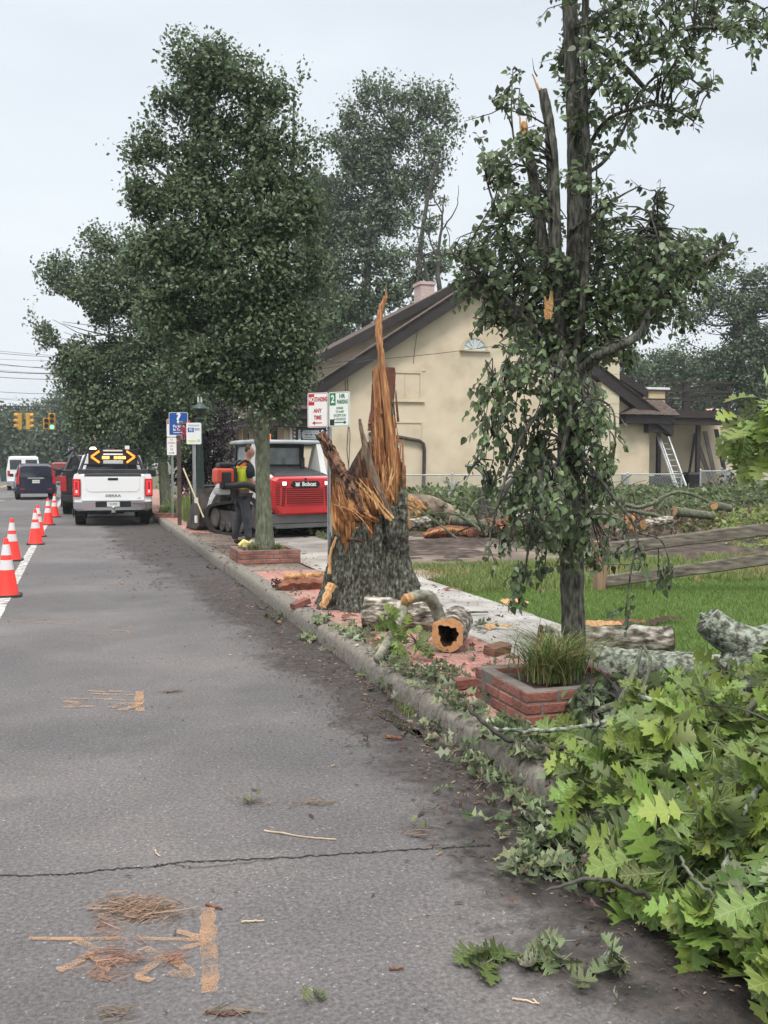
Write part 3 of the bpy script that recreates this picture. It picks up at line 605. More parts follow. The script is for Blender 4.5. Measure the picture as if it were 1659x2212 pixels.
# barber shop sign (things hang on the wall: a thing of its own)
M_BLK = mat('sign_black', (.012, .012, .014), rough=.35); M_SIL = mat('sign_silver', [(.42, .45, .47), (.55, .58, .6)], scale=3, rough=.4)
M_LW = mat('lettering_white', (.75, .75, .74), rough=.5); M_RED = mat('sign_red', (.42, .025, .03), rough=.45)
sg0 = aY(634, 922, HY0-.06); sg1 = aY(709, 964, HY0-.06); sw, sh = sg1.x-sg0.x, sg0.z-sg1.z
sgn = thing('barber_sign', 'black barbershop sign with striped poles and a silver razor blade on the cream wall', 'sign', ((sg0.x+sg1.x)/2, HY0-.05, (sg0.z+sg1.z)/2))
b = MB(); b.box((-sw/2, -.02, -sh/2), (sw/2, .02, sh/2)); b.build('panel', M_BLK, sgn)
for sx_ in (-1, 1):
    x = sx_*(sw/2-.04)
    for k in range(5):
        z0 = -sh/2+.02+k*sh/5; b = MB(); b.prism([(x-.035, -.024, z0+.04), (x+.035, -.024, z0), (x+.035, -.024, z0+sh/10), (x-.035, -.024, z0+sh/10+.04)], (0, .003, 0)); b.build('edge_stripe', M_LW, sgn)
    for k in (1, 3):
        z0 = -sh/2+.02+k*sh/5-sh/10; b = MB(); b.prism([(x-.035, -.024, z0+.045), (x+.035, -.024, z0+.005), (x+.035, -.024, z0+sh/10-.005), (x-.035, -.024, z0+sh/10+.035)], (0, .003, 0)); b.build('red_stripe', M_RED, sgn)
    x = sx_*sw*.33; b = MB(); b.prism([(x-.05, -.026, -.12), (x, -.026, -.17), (x+.05, -.026, -.12), (x+.05, -.026, .23), (x, -.026, .28), (x-.05, -.026, .23)], (0, .004, 0)); po = b.build('barber_pole', M_LW, sgn)
    for k in range(4): z0 = -.1+k*.08; b = MB(); b.prism([(x-.04, -.03, z0), (x+.04, -.03, z0+.05), (x+.04, -.03, z0+.085), (x-.04, -.03, z0+.035)], (0, .003, 0)); b.build('stripe', M_BLK, po)
bw = sw*.235; b = MB(); b.prism([(-bw, -.027, -.1), (bw, -.027, -.1), (bw, -.027, -.04), (bw+.04, -.027, -.04), (bw+.04, -.027, .17), (bw, -.027, .17), (bw, -.027, .24), (-bw, -.027, .24), (-bw, -.027, .17), (-bw-.04, -.027, .17), (-bw-.04, -.027, -.04), (-bw, -.027, -.04)], (0, .004, 0)); bl = b.build('razor_blade', M_SIL, sgn)
b = MB(); b.box((-bw*.8, -.031, .062), (bw*.8, -.028, .078))
for xx in (-bw*.55, 0, bw*.55): b.prism([(xx-.05, -.032, .07), (xx, -.032, .105), (xx+.05, -.032, .07), (xx, -.032, .035)], (0, .003, 0))
b.build('slot', M_BLK, bl)
textobj('lettering', 'THE DAILY GRIND', .072, M_BLK, bl, (0, -.031, .175), (R(90), 0, 0), .001)
textobj('lettering', 'BARBERSHOP', .078, M_BLK, bl, (0, -.031, -.04), (R(90), 0, 0), .001)
textobj('phone_number', '631-594-5959', .125, M_LW, sgn, (0, -.024, -.19), (R(90), 0, 0), .001)
textobj('lettering', 'APPOINTMENTS', .05, M_LW, sgn, (0, -.024, -.275), (R(90), 0, 0), .001)
# ---------------------------------------------------------------- roof deck and lean-to on the right
M_DECK = mat('dark_deck_timber', [(.02, .015, .014), (.042, .031, .028)], scale=3, rough=.8, st=(1, 1, 5))
deck = thing('roof_deck', 'dark timber deck on posts with a slatted railing beside the house', 'deck', (26, 41, BZ))
DX0, DX1, DY0, DY1, DZ = 23.75, 28.6, 39, 42.4, 4.0
b = MB(); b.box((DX0, DY0, DZ-.28), (DX1+.9, DY1, DZ+.05)); b.box((DX0, DY0+.1, DZ-.6), (DX1, DY0+.25, DZ-.285)); b.build('deck_floor', M_DECK, deck, world=True)
b = MB(); b.box((DX0+.01, 41.6, BZ), (DX1+2.5, 41.9, DZ-.3)); b.build('back_wall', M_STUC, deck, world=True)
for x in (24.95, 27.0): b = MB(); b.box((x, DY0+.3, BZ), (x+.17, DY0+.47, DZ-.285)); b.build('post', M_DECK, deck, world=True)
for x, y in ((23.95, DY0+.05), (26.2, DY0+.05), (28.5, DY0+.05), (28.5, DY1-.2), (27.2, DY1-.2), (24.0, DY1-.2)):
    b = MB(); b.box((x-.1, y, DZ+.055), (x+.08, y+.14, DZ+1.32)); b.build('railing_post', M_DECK, deck, world=True)
for yy in (DY0-.0, DY1-.1):
    for z in (.45, .85, 1.27): b = MB(); b.box((23.8, yy, DZ+z+.02), (28.65, yy+.045, DZ+z+.10)); b.build('rail', M_DECK, deck, world=True)
for z in (.85, 1.27): b = MB(); b.box((28.59, DY0+.05, DZ+z), (28.64, DY1-.1, DZ+z+.12)); b.build('rail', M_DECK, deck, world=True)
b = MB(); b.box((24.0, 41.2, BZ), (24.4, 41.58, 3.3)); b.build('dark_doorway', M_FASC, deck, world=True)
# things on the deck
t = thing('rooftop_vent_box', 'pale cream box with a white cap standing on the roof deck', 'box', (25.45, 40.5, DZ+.06)); b = MB(); b.box((-.42, -.3, 0), (.42, .3, .95)); b.build('body', mat('cream_box', [(.55, .42, .24), (.62, .5, .3)], scale=3), t, bevel=.01); b = MB(); b.box((-.6, -.42, .96), (.6, .42, 1.08)); b.build('cap', M_WHT, t, bevel=.01)
t = thing('metal_panel', 'white sheet leaning on the deck railing beside the cream box', 'panel', (24.35, 40.4, DZ+.06)); b = MB(); b.box((-.35, 0, 0), (.3, .04, .75), Matrix.Rotation(R(-8), 4, 'X')); b.build('sheet', M_WHT, t); b = MB(); b.box((-.37, -.01, .72), (.32, .05, .76), Matrix.Rotation(R(-8), 4, 'X')); b.build('edge_strip', M_SIL, t)
t = thing('patio_chair', 'dark patio chairs stacked behind the roof railing', 'chair', (26.6, 41.5, DZ+.06))
b = MB(); b.box((-.3, -.3, .42), (.3, .3, .5)); b.build('seat', M_BLK, t); b = MB(); b.box((-.3, .26, .5), (.3, .33, 1.15)); b.build('backrest', M_BLK, t)
for a_ in (-.27, .27):
    for c_ in (-.27, .27): b = MB(); b.bar((a_, c_, 0), (a_, c_, .42), .04); b.build('leg', M_BLK, t)
b = MB(); b.v = []; P = [(x, y) for x in np.linspace(-.3, .3, 9) for y in np.linspace(-.2, .2, 7)]
b.add([(x, y, .10*abs(math.sin(x*9+y*5))+.02) for x, y in P], [(i*7+j, i*7+j+1, (i+1)*7+j+1, (i+1)*7+j) for i in range(8) for j in range(6)])
o = b.build('crumpled_cloth', mat('red_white_cloth', [(.5, .05, .06), (.6, .3, .3), (.65, .62, .6)], scale=8), smooth=True); o.location = (28.0, 39.6, DZ+.06); tag(o, 'crumpled red and white cloth lying on the deck edge', 'cloth')
# ---------------------------------------------------------------- ladder, bins, planks
M_ALU = mat('aluminium', [(.42, .43, .43), (.56, .57, .56)], scale=4, rough=.4, metal=.6)
ld0 = aY(1480, 1078, 36.2); ld1 = aY(1418, 905, 38.6)
ldr = thing('extension_ladder', 'aluminium extension ladder leaning from the weeds up to the deck eave', 'ladder', tuple(ld0))
rdir = Vector((1, 0, 0)); L0 = Vector(ld0); L1 = Vector(ld1)
for s_, off, a_, c_ in ((-.27, 0, 0, .98), (.27, 0, 0, .98), (-.21, -.07, .03, 1.04), (.21, -.07, .03, 1.04)):
    p = L0.lerp(L1, a_)+rdir*s_+Vector((0, off, 0)); q = L0.lerp(L1, c_)+rdir*s_+Vector((0, off, 0)); b = MB(); b.bar(p, q, .05, .08, up=(0, 1, 0)); b.build('stile', M_ALU, ldr, world=True)
for i in range(13):
    p = L0.lerp(L1, .05+i*.07); b = MB(); b.tube([p+rdir*-.235, p+rdir*.235], .022, 6); b.build('rung', M_ALU, ldr, world=True)
b = MB(); b.tube([L1+rdir*-.19, L1+rdir*-.16+Vector((0, -.2, -.15)), L1+rdir*.16+Vector((0, -.2, -.15)), L1+rdir*.19], .03, 6); b.build('stay', M_ALU, ldr, world=True)
def bin_(x, y, lab, col, s=1.0):
    t = thing('wheelie_bin', lab, 'bin', (x, y, .1)); m = mat('bin_plastic', col, rough=.5)
    b = MB(); b.loft([[(-.24*s, -.28*s, 0), (.24*s, -.28*s, 0), (.24*s, .28*s, 0), (-.24*s, .28*s, 0)], [(-.3*s, -.35*s, .95*s), (.3*s, -.35*s, .95*s), (.3*s, .35*s, .95*s), (-.3*s, .35*s, .95*s)]]); b.build('body', m, t, bevel=.02)
    b = MB(); b.loft([[(-.33*s, -.38*s, .96*s), (.33*s, -.38*s, .96*s), (.33*s, .4*s, .96*s), (-.33*s, .4*s, .96*s)], [(-.27*s, -.3*s, 1.06*s), (.27*s, -.3*s, 1.06*s), (.27*s, .35*s, 1.06*s), (-.27*s, .35*s, 1.06*s)]]); b.build('lid', m, t, bevel=.02)
bin_(26.6, 39.2, 'black wheeled rubbish bin standing under the deck beside the ladder foot', (.012, .014, .014), 1.1)
t = thing('equipment_cabinet', 'low black cabinet with a pale lid behind the chain link fence', 'cabinet', (24.5, 38.6, .1)); b = MB(); b.box((-.95, -.3, 0), (1.1, .4, 1.0)); b.build('body', mat('black_box', (.02, .022, .024), rough=.5), t, bevel=.02); b = MB(); b.box((-.95, -.33, 1.003), (-.4, .42, 1.1)); b.build('lid', M_WHT, t, bevel=.01)
for i, (x0, x1, h_, lab) in enumerate(((27.3, 28.35, 3.1, 'long dark pole leaning across the cream wall under the deck'), (28.9, 28.45, 2.6, 'grey plank leaning steeply beside the dark pole'), (29.0, 28.75, 3.2, 'wide weathered board leaning nearest the corner'), (29.5, 29.3, 3.3, 'tall dark board standing rightmost under the deck'))):
    b = MB(); b.bar((x0, 40.6-.1*i, .1), (x1, 41.45-.1*i, h_), .12 if i == 0 else .22, .05, up=(0, 1, 0)); o = b.build('leaning_plank', M_DECK if i in (0, 3) else mat('grey_plank', [(.12, .10, .09), (.22, .19, .17)], scale=4, st=(1, 1, .2)), bevel=.004); tag(o, lab, 'plank')
b = MB(); b.box((31.2, 42.6, .05), (37, 43, 3.0)); o = b.build('garden_shed', M_STUC); tag(o, 'low cream outbuilding behind the leaning boards', 'outbuilding')
b = MB(); b.box((31.0, 42.3, 3.003), (37.2, 45.2, 3.15)); o2 = b.build('roof', M_FASC, o)
# ---------------------------------------------------------------- chain-link fence
M_GALV = mat('galvanised_steel', [(.36, .38, .39), (.50, .52, .52)], scale=6, rough=.45, metal=.5)
def chainlink(name, pts, lab, posts, h_=1.1, z0=.1, topr=True):
    f = thing(name, lab, 'fence', (pts[0][0], pts[0][1], z0)); tot = 0
    b = MB()
    for p, q in zip(pts[:-1], pts[1:]):
        p = Vector((*p, z0)); q = Vector((*q, z0)); ln = (q-p).length; d = (q-p)/ln; n_ = int(ln/.11)
        for i in range(-int(h_/.11), n_):
            for sg in (1, -1):
                a0 = i*.11 if sg > 0 else i*.11+h_; a1 = a0+sg*h_; u0, u1 = max(0, min(a0, a1)), min(ln, max(a0, a1))
                if u1-u0 < .02: continue
                zz = lambda u: abs(u-a0)
                A = p+d*u0+Vector((0, 0, zz(u0)+.02)); B = p+d*u1+Vector((0, 0, zz(u1)+.02)); b.bar(A, B, .007, .007)
    b.build('mesh', M_GALV, f, world=True)
    b = MB()
    for p, q in zip(pts[:-1], pts[1:]): b.tube([(*p, z0+h_+.03), (*q, z0+h_+.03)], .026, 6)
    b.build('top_rail', M_GALV, f, world=True)
    for p in posts: b = MB(); b.tube([(*p, z0-.1), (*p, z0+h_+.06)], .035, 8); b.lathe([(.04, 0), (.042, .03), (.01, .07)], (p[0], p[1], z0+h_+.06), 8); b.build('post', M_GALV, f, world=True)
    return f
fy = 36.0
chainlink('chain_link_fence', [(8.8, fy), (24.0, fy)], 'long galvanised chain link fence along the gable wall of the house', [(8.8, fy), (11.3, fy), (13.8, fy), (16.3, fy), (18.8, fy), (21.45, fy), (24.0, fy)], 1.08)
chainlink('chain_link_gate', [(25.05, fy+.2), (26.35, fy+.2)], 'small chain link gate with a rounded frame right of the ladder', [(25.05, fy+.2), (26.35, fy+.2)], 1.2)
chainlink('chain_link_fence', [(26.5, fy+.1), (28.4, fy+3.4), (33, fy+5)], 'chain link fence running back from the gate into the brambles', [(26.5, fy+.1), (28.4, fy+3.4), (33, fy+5)], 1.25)
# ---------------------------------------------------------------- split rail fence
M_RAIL = mat('weathered_rail', [(.05, .042, .033), (.13, .112, .088), (.22, .195, .155)], scale=3.5, detail=9, rough=.9, bump=.6, bscale=20, st=(1, 3, 9))
M_POST = mat('new_post', [(.20, .13, .08), (.30, .20, .125)], scale=5, rough=.85, bump=.4, st=(3, 3, .6))
fz = gz(1296, 1276, .12); pp = Vector((fz.x, fz.y, .05))
rl = thing('split_rail_fence', 'two rail weathered timber fence rising to the right from a brown post', 'fence', tuple(pp))
b = MB(); b.bar(pp, pp+Vector((.0, 0, .66)), .13, .12, up=(0, 1, 0)); b.build('post', M_POST, rl, world=True, bevel=.012)
for (xa, ya, xb, yb, th) in ((1306, 1186, 1760, 1131, .14), (1304, 1256, 1760, 1193, .13)):
    A = aY(xa, ya, pp.y-.02); B = aY(xb, yb, pp.y-1.05); P = [A.lerp(B, i/10) for i in range(11)]
    b = MB(); rings = []
    for i, p in enumerate(P):
        hh = th*(1+.03*math.sin(i*1.3)); wv = .003*math.sin(i*2.1); rings.append([p+Vector((0, -.055, -hh/2+wv)), p+Vector((0, .05, -hh/2-.01+wv)), p+Vector((0, .035, hh/2+wv)), p+Vector((0, -.03, hh/2+wv))])
    b.loft(rings); b.build('rail', M_RAIL, rl, world=True, bevel=.012, seg=1)
# ================================================================ OBJECTS: signs, cones, lamps
M_OR = mat('cone_orange', [(.88, .035, .025), (.95, .05, .032)], scale=4, rough=.45); M_REFL = mat('cone_band', [(.55, .52, .52), (.68, .66, .66)], scale=9, rough=.35)
M_RUB = mat('black_rubber', [(.012, .012, .012), (.03, .028, .026)], scale=8, rough=.8)
M_BLK2 = mat('satin_black', (.014, .014, .016), rough=.4); M_GRN = mat('signal_green_paint', [(.018, .04, .032), (.03, .06, .05)], scale=5, rough=.45)
def cone(loc, lab, tilt=0):
    t = thing('traffic_cone', lab, 'traffic cone', tuple(loc), tilt, 'orange cones along the white edge line')
    b = MB(); b.loft([[(-s, -s, 0), (s, -s, 0), (s, s, 0), (-s, s, 0)] if False else [(sx_*s, sy_*s, z) for sx_, sy_ in ((-1,-.75),(-.75,-1),(.75,-1),(1,-.75),(1,.75),(.75,1),(-.75,1),(-1,.75))] for s, z in ((.175, 0), (.175, .018), (.165, .028))]); b.build('base', M_RUB, t)
    b = MB(); b.lathe([(.142, .028), (.135, .045), (.028, .70), (.022, .715)], n=20); b.build('body', M_OR, t, smooth=True)
    b = MB()
    def r(z): return .135-(z-.045)*.107/.655+.002
    for z0, z1 in ((.33, .45), (.51, .64)): b.lathe([(r(z0), z0), (r(z1), z1)], n=20)
    b.build('reflective_band', M_REFL, t, smooth=True)
    return t
cl = [((15, 1288), 'nearest orange cone, cut by the left edge of the picture'), ((27, 1211), 'second cone from the camera, standing left of the white line'), ((77, 1176), 'cone standing on the white line just in front of another one'),
      ((83, 1159), 'cone almost hidden behind the cone in front of it'), ((104, 1134), 'cone standing left of and in front of the farthest cone'), ((118, 1117), 'farthest cone, nearest the dark pickup truck')]
c0_ = cone(gz(*cl[0][0]), cl[0][1])
for i, (p, lab) in enumerate(cl[1:]): dup(c0_, gz(*p), random.uniform(-.2, .2), lab)
def upole(b, h_, w_=.05):   # perforated channel post
    b.box((-w_/2, -.004, 0), (w_/2, .0, h_)); b.box((-w_/2, -.03, 0), (-w_/2+.006, -.004, h_)); b.box((w_/2-.006, -.03, 0), (w_/2, -.004, h_)); return b
def plate(b, x0, z0, x1, z1, y, th=.004, r=.025):
    pts = []
    for cx_, cz_, a0 in ((x1-r, z0+r, -90), (x1-r, z1-r, 0), (x0+r, z1-r, 90), (x0+r, z0+r, 180)):
        for k in range(5): a = R(a0+k*22.5); pts.append((cx_+r*math.cos(a), y, cz_+r*math.sin(a)))
    b.prism(pts, (0, th, 0)); return b
M_STEEL = mat('sign_post_steel', [(.26, .28, .29), (.38, .40, .41)], scale=7, rough=.45, metal=.4)
M_SW = mat('sign_white', [(.68, .68, .65), (.76, .76, .73)], scale=5, rough=.45); M_SR = mat('sign_dark_red', (.40, .02, .035), rough=.5); M_SG = mat('sign_green', (.02, .17, .075), rough=.5)
M_SB = mat('sign_blue', (.015, .075, .30), rough=.4)
RX = (R(90), 0, 0)
def arrow(b, x0, x1, z, y, th, both=False, left=True):
    b.box((x0+(.03 if (left or both) else 0), y, z-th/2), (x1-(.03 if (not left or both) else 0), y+.001, z+th/2))
    if left or both: b.prism([(x0, y, z), (x0+.045, y, z-.025), (x0+.045, y, z+.025)], (0, .001, 0))
    if not left or both: b.prism([(x1, y, z), (x1-.045, y, z+.025), (x1-.045, y, z-.025)], (0, .001, 0))
    return b
g = gz(714, 1257, .15); hp = (1257-845)/(FPX/12.6)
t = thing('parking_sign', 'grey post beside the broken stump carrying a no standing and a two hour parking sign', 'street sign', tuple(g), R(-48.0))
upole(MB(), 2.33).build('post', M_STEEL, t)
zb, zt_ = 1.93, 2.36
for sd_, mcol, nm in ((-1, M_SR, 'no_standing_panel'), (1, M_SG, 'two_hour_panel')):
    x0, x1 = (-.315, -.005) if sd_ < 0 else (.005, .315); cx_ = (x0+x1)/2
    z0_ = zb + (0 if sd_ < 0 else .0); pl = plate(MB(), x0, z0_, x1, zt_, -.038, .003).build(nm, M_SW, t)
    b = MB(); y = -.0395
    o1 = plate(MB(), x0+.008, z0_+.008, x1-.008, zt_-.008, y, .001); o1.build('border', mcol, pl); plate(MB(), x0+.014, z0_+.014, x1-.014, zt_-.014, y-.001, .0012, .02).build('field', M_SW, pl)
    y = -.0415
    if sd_ < 0:
        b = MB(); b.box((x0+.018, y, zt_-.155), (x0+.105, y+.001, zt_-.016)); b.build('red_block', M_SR, pl)
        textobj('lettering', 'NO', .085, M_SW, pl, (x0+.062, y-.0005, zt_-.085), RX, .0005, sx=.62, bold=.003)
        textobj('lettering', 'STANDING', .075, M_SR, pl, (x0+.205, y-.0005, zt_-.085), RX, .0005, sx=.50, bold=.003)
        textobj('lettering', 'ANY', .068, M_SR, pl, (cx_, y, zt_-.225), RX, .0005, sx=.85, bold=.003); textobj('lettering', 'TIME', .068, M_SR, pl, (cx_, y, zt_-.31), RX, .0005, sx=.8, bold=.003)
        arrow(MB(), x0+.07, x1-.09, z0_+.055, y, .014).build('arrow', M_SR, pl)
    else:
        b = MB(); b.box((x0+.018, y, zt_-.165), (x0+.105, y+.001, zt_-.016)); b.build('green_block', M_SG, pl)
        textobj('lettering', '2', .13, M_SW, pl, (x0+.062, y-.0005, zt_-.09), RX, .0005, sx=.8, bold=.004)
        textobj('lettering', 'HR', .07, M_SG, pl, (x0+.20, y, zt_-.055), RX, .0005, sx=.9, bold=.003); textobj('lettering', 'PARKING', .066, M_SG, pl, (x0+.205, y, zt_-.125), RX, .0005, sx=.58, bold=.003)
        for k, s_ in enumerate(('8:00AM', 'TO 6:00P', 'EXCEPT SUN', '& HOLIDAYS')): textobj('lettering', s_, .04, M_SG, pl, (cx_+.01, y, zt_-.20-k*.045), RX, .0005, sx=.78, bold=.001)
        b = MB(); b.box((x0+.02, y, z0_+.02), (x0+.085, y+.001, z0_+.095)); b.build('tow_symbol', M_BLK2, pl); arrow(MB(), x0+.09, x1-.04, z0_+.055, y, .014, left=False).build('arrow', M_SG, pl)
# blue parking-in-rear sign on a brown post
M_BRP = mat('brown_post', [(.05, .035, .03), (.09, .065, .055)], scale=6, rough=.6)
g = gz(388, 1134, .15); t = thing('parking_direction_sign', 'blue parking in rear sign on a brown square post', 'street sign', tuple(g), R(-10))
b = MB(); b.box((-.045, -.045, 0), (.045, .045, 2.7)); b.build('post', M_BRP, t)
pl = plate(MB(), -.225, 2.17, .225, 2.72, -.052, .004, .03).build('panel', M_SW, t); plate(MB(), -.215, 2.18, .215, 2.71, -.054, .002, .03).build('field', M_SB, pl)
textobj('question_mark', '?', .34, M_SW, pl, (0, -.056, 2.575), RX, .001, bold=.012)
textobj('lettering', 'Parking', .088, M_SW, pl, (0, -.056, 2.385), RX, .001, bold=.003); textobj('lettering', 'in Rear', .088, M_SW, pl, (0, -.056, 2.305), RX, .001, bold=.003)
arrow(MB(), -.12, .12, 2.235, -.056, .016, left=False).build('arrow', M_SW, pl)
# bus stop sign
g = gz(421, 1144, .15); t = thing('bus_stop_sign', 'white bus stop sign with a blue route number on a galvanised channel post', 'street sign', tuple(g), R(-12))
b = MB(); upole(b, 2.2, .075); b.build('post', M_STEEL, t)
pl = plate(MB(), -.165, 1.92, .165, 2.40, -.036, .003, .03).build('panel', M_SW, t)
b = MB(); b.box((-.135, -.038, 2.19), (.0, -.0365, 2.29)); b.build('route_block', M_SB, pl); textobj('lettering', '92', .085, M_SW, pl, (-.068, -.039, 2.24), RX, .0005, bold=.002)
b = MB()
for z in (2.345, 2.325): b.box((-.12, -.038, z), (.12, -.0365, z+.007))
for z in (2.27, 2.25, 2.23): b.box((.015, -.038, z), (.13, -.0365, z+.008))
b.build('small_print', M_SB, pl); b = MB(); b.box((-.14, -.038, 1.985), (.06, -.0365, 2.01)); b.box((-.1, -.038, 1.965), (.04, -.0365, 1.975)); b.build('yellow_print', mat('sign_yellow', (.55, .6, .1)), pl)
b = MB(); b.box((.07, -.038, 1.97), (.14, -.0365, 2.03)); b.build('grey_logo', M_SIL, pl)
# small no standing signs beyond
g = gz(374, 1119, .15); t = thing('no_standing_sign', 'thin post with two small no standing signs one above the other beyond the blue sign', 'street sign', tuple(g), R(-40))
upole(MB(), 2.7, .06).build('post', M_STEEL, t)
for k, z in enumerate((2.22, 1.72)):
    pl = plate(MB(), -.155, z, .155, z+.48, -.036, .003).build('panel', M_SW, t)
    if k == 0:
        b = MB(); b.box((-.14, -.038, z+.35), (-.03, -.0365, z+.465)); b.build('red_block', M_SR, pl); textobj('lettering', 'NO', .07, M_SW, pl, (-.085, -.039, z+.41), RX, .0004, sx=.7); textobj('lettering', 'STANDING', .06, M_SR, pl, (.055, -.038, z+.41), RX, .0004, sx=.45)
        textobj('lettering', 'ANY', .075, M_SR, pl, (0, -.038, z+.27), RX, .0004); textobj('lettering', 'TIME', .075, M_SR, pl, (0, -.038, z+.17), RX, .0004)
    else:
        for i, s_ in enumerate(('NO', 'STANDING', 'ANY', 'TIME')): textobj('lettering', s_, .07, M_SR, pl, (0, -.038, z+.42-i*.09), RX, .0004, sx=.7)
    arrow(MB(), -.09, .09, z+.06, -.038, .015, left=(k == 0)).build('arrow', M_BLK2, pl)
# ornamental lamp post
g = gz(434, 1132, .15); t = thing('lamp_post', 'dark green ornamental lamp post behind the bus stop sign', 'lamp post', tuple(g))
b = MB(); b.lathe([(.27, 0), (.27, .06), (.22, .10), (.22, .2), (.16, .28), (.16, .42), (.12, .5)], n=16); b.build('base', M_GRN, t, smooth=True)
b = MB(); b.lathe([(.105, .5), (.10, .6), (.06, 2.2), (.08, 2.24), (.05, 2.3), (.1, 2.4), (.075, 2.5), (.12, 2.58), (.05, 2.62)], n=14); b.build('shaft', M_GRN, t, smooth=True)
b = MB(); b.lathe([(.05, 2.62), (.07, 2.7), (.16, 2.78), (.19, 2.83), (.17, 2.88), (.06, 2.95), (.04, 3.0)], n=18); b.build('bowl', M_GRN, t, smooth=True)
b = MB()
for a in (-.04, .04): b.tube([(a, 0, 2.98), (a, 0, 3.12)], .02, 8)
b.build('lamp_socket', mat('socket_white', (.55, .55, .52), rough=.4), t)
g = gz(356, 1100, .15)+Vector((-.65, 1.2, 0)); t = thing('lamp_post', 'dark lamp post shaft behind the leaning tree beyond the white pickup', 'lamp post', tuple(g)); b = MB(); b.lathe([(.2, 0), (.2, .15), (.1, .4), (.06, 3.4)], n=12); b.build('shaft', M_GRN, t, smooth=True); b = MB(); b.lathe([(.06, 3.4), (.18, 3.55), (.16, 3.9), (.03, 4.05)], n=12); b.build('lantern', M_GRN, t, smooth=True)
# litter bin, slatted
g = gz(424, 1130, .15)+Vector((.25, .5, 0)); t = thing('litter_bin', 'black slatted litter bin behind the bus stop post', 'litter bin', tuple(g))
b = MB(); b.lathe([(.26, .03), (.30, .85)], n=20); b.build('liner', M_BLK2, t, smooth=True)
b = MB()
for k in range(26): a = 2*math.pi*k/26; b.bar((.30*math.cos(a), .30*math.sin(a), .03), (.345*math.cos(a), .345*math.sin(a), .9), .035, .012, up=(math.cos(a), math.sin(a), 0))
b.build('slats', M_BLK2, t); b = MB(); b.lathe([(.36, .88), (.375, .90), (.375, .93), (.33, .945)], n=24); b.build('rim', M_BLK2, t, smooth=True)
# ================================================================ vehicles
M_CWHITE = mat('white_car_paint', [(.74, .74, .74), (.78, .78, .78)], scale=1, rough=.3, coat=.5); M_CNAVY = mat('navy_car_paint', (.012, .016, .035), rough=.25, coat=.6)
M_CBLK = mat('black_car_paint', (.012, .013, .016), rough=.25, coat=.6); M_TYRE = mat('tyre', [(.012, .012, .012), (.028, .026, .025)], scale=8, rough=.85)
M_CHR = mat('chrome', (.55, .56, .58), rough=.18, metal=.9); M_TAIL = mat('tail_lamp_red', (.42, .012, .02), rough=.2, coat=.6); M_TAILL = mat('lit_tail_lamp', (.5, .03, .03), rough=.3, emis=((1, .05, .05), .55))
M_CGLS = mat('car_glass', (.02, .025, .03), rough=.06, spec=.8); M_PLAS = mat('dark_plastic', [(.02, .02, .022), (.035, .035, .037)], scale=6, rough=.6)
M_RIM = mat('wheel_rim', (.3, .31, .32), rough=.3, metal=.7); M_PLATE = mat('number_plate_white', (.60, .60, .57), rough=.4)
def wheel(t, x, y, r=.37, w_=.26):
    b = MB(); b.wheelx((x, y, r), r, w_); o = b.build('wheel', M_TYRE, t, smooth=True); sg = 1 if x > 0 else -1
    b = MB(); b.wheelx((x+sg*(w_/2-.02), y, r), r*.62, .05, 14); b.build('rim', M_RIM, o)
def arch(t, x, y, r, sg):
    b = MB(); pts = [(x, y+r*math.cos(a), .37+r*math.sin(a)) for a in np.linspace(-.35, math.pi+.35, 18)]; b.prism(pts, (sg*.012, 0, 0)); return b.build('wheel_arch', M_PLAS, t)
def ring(y, ws, zs):   # symmetric cross-section from lists of half-widths and heights going up
    return [(w_, y, z) for w_, z in zip(ws, zs)]+[(-w_, y, z) for w_, z in reversed(list(zip(ws, zs)))]
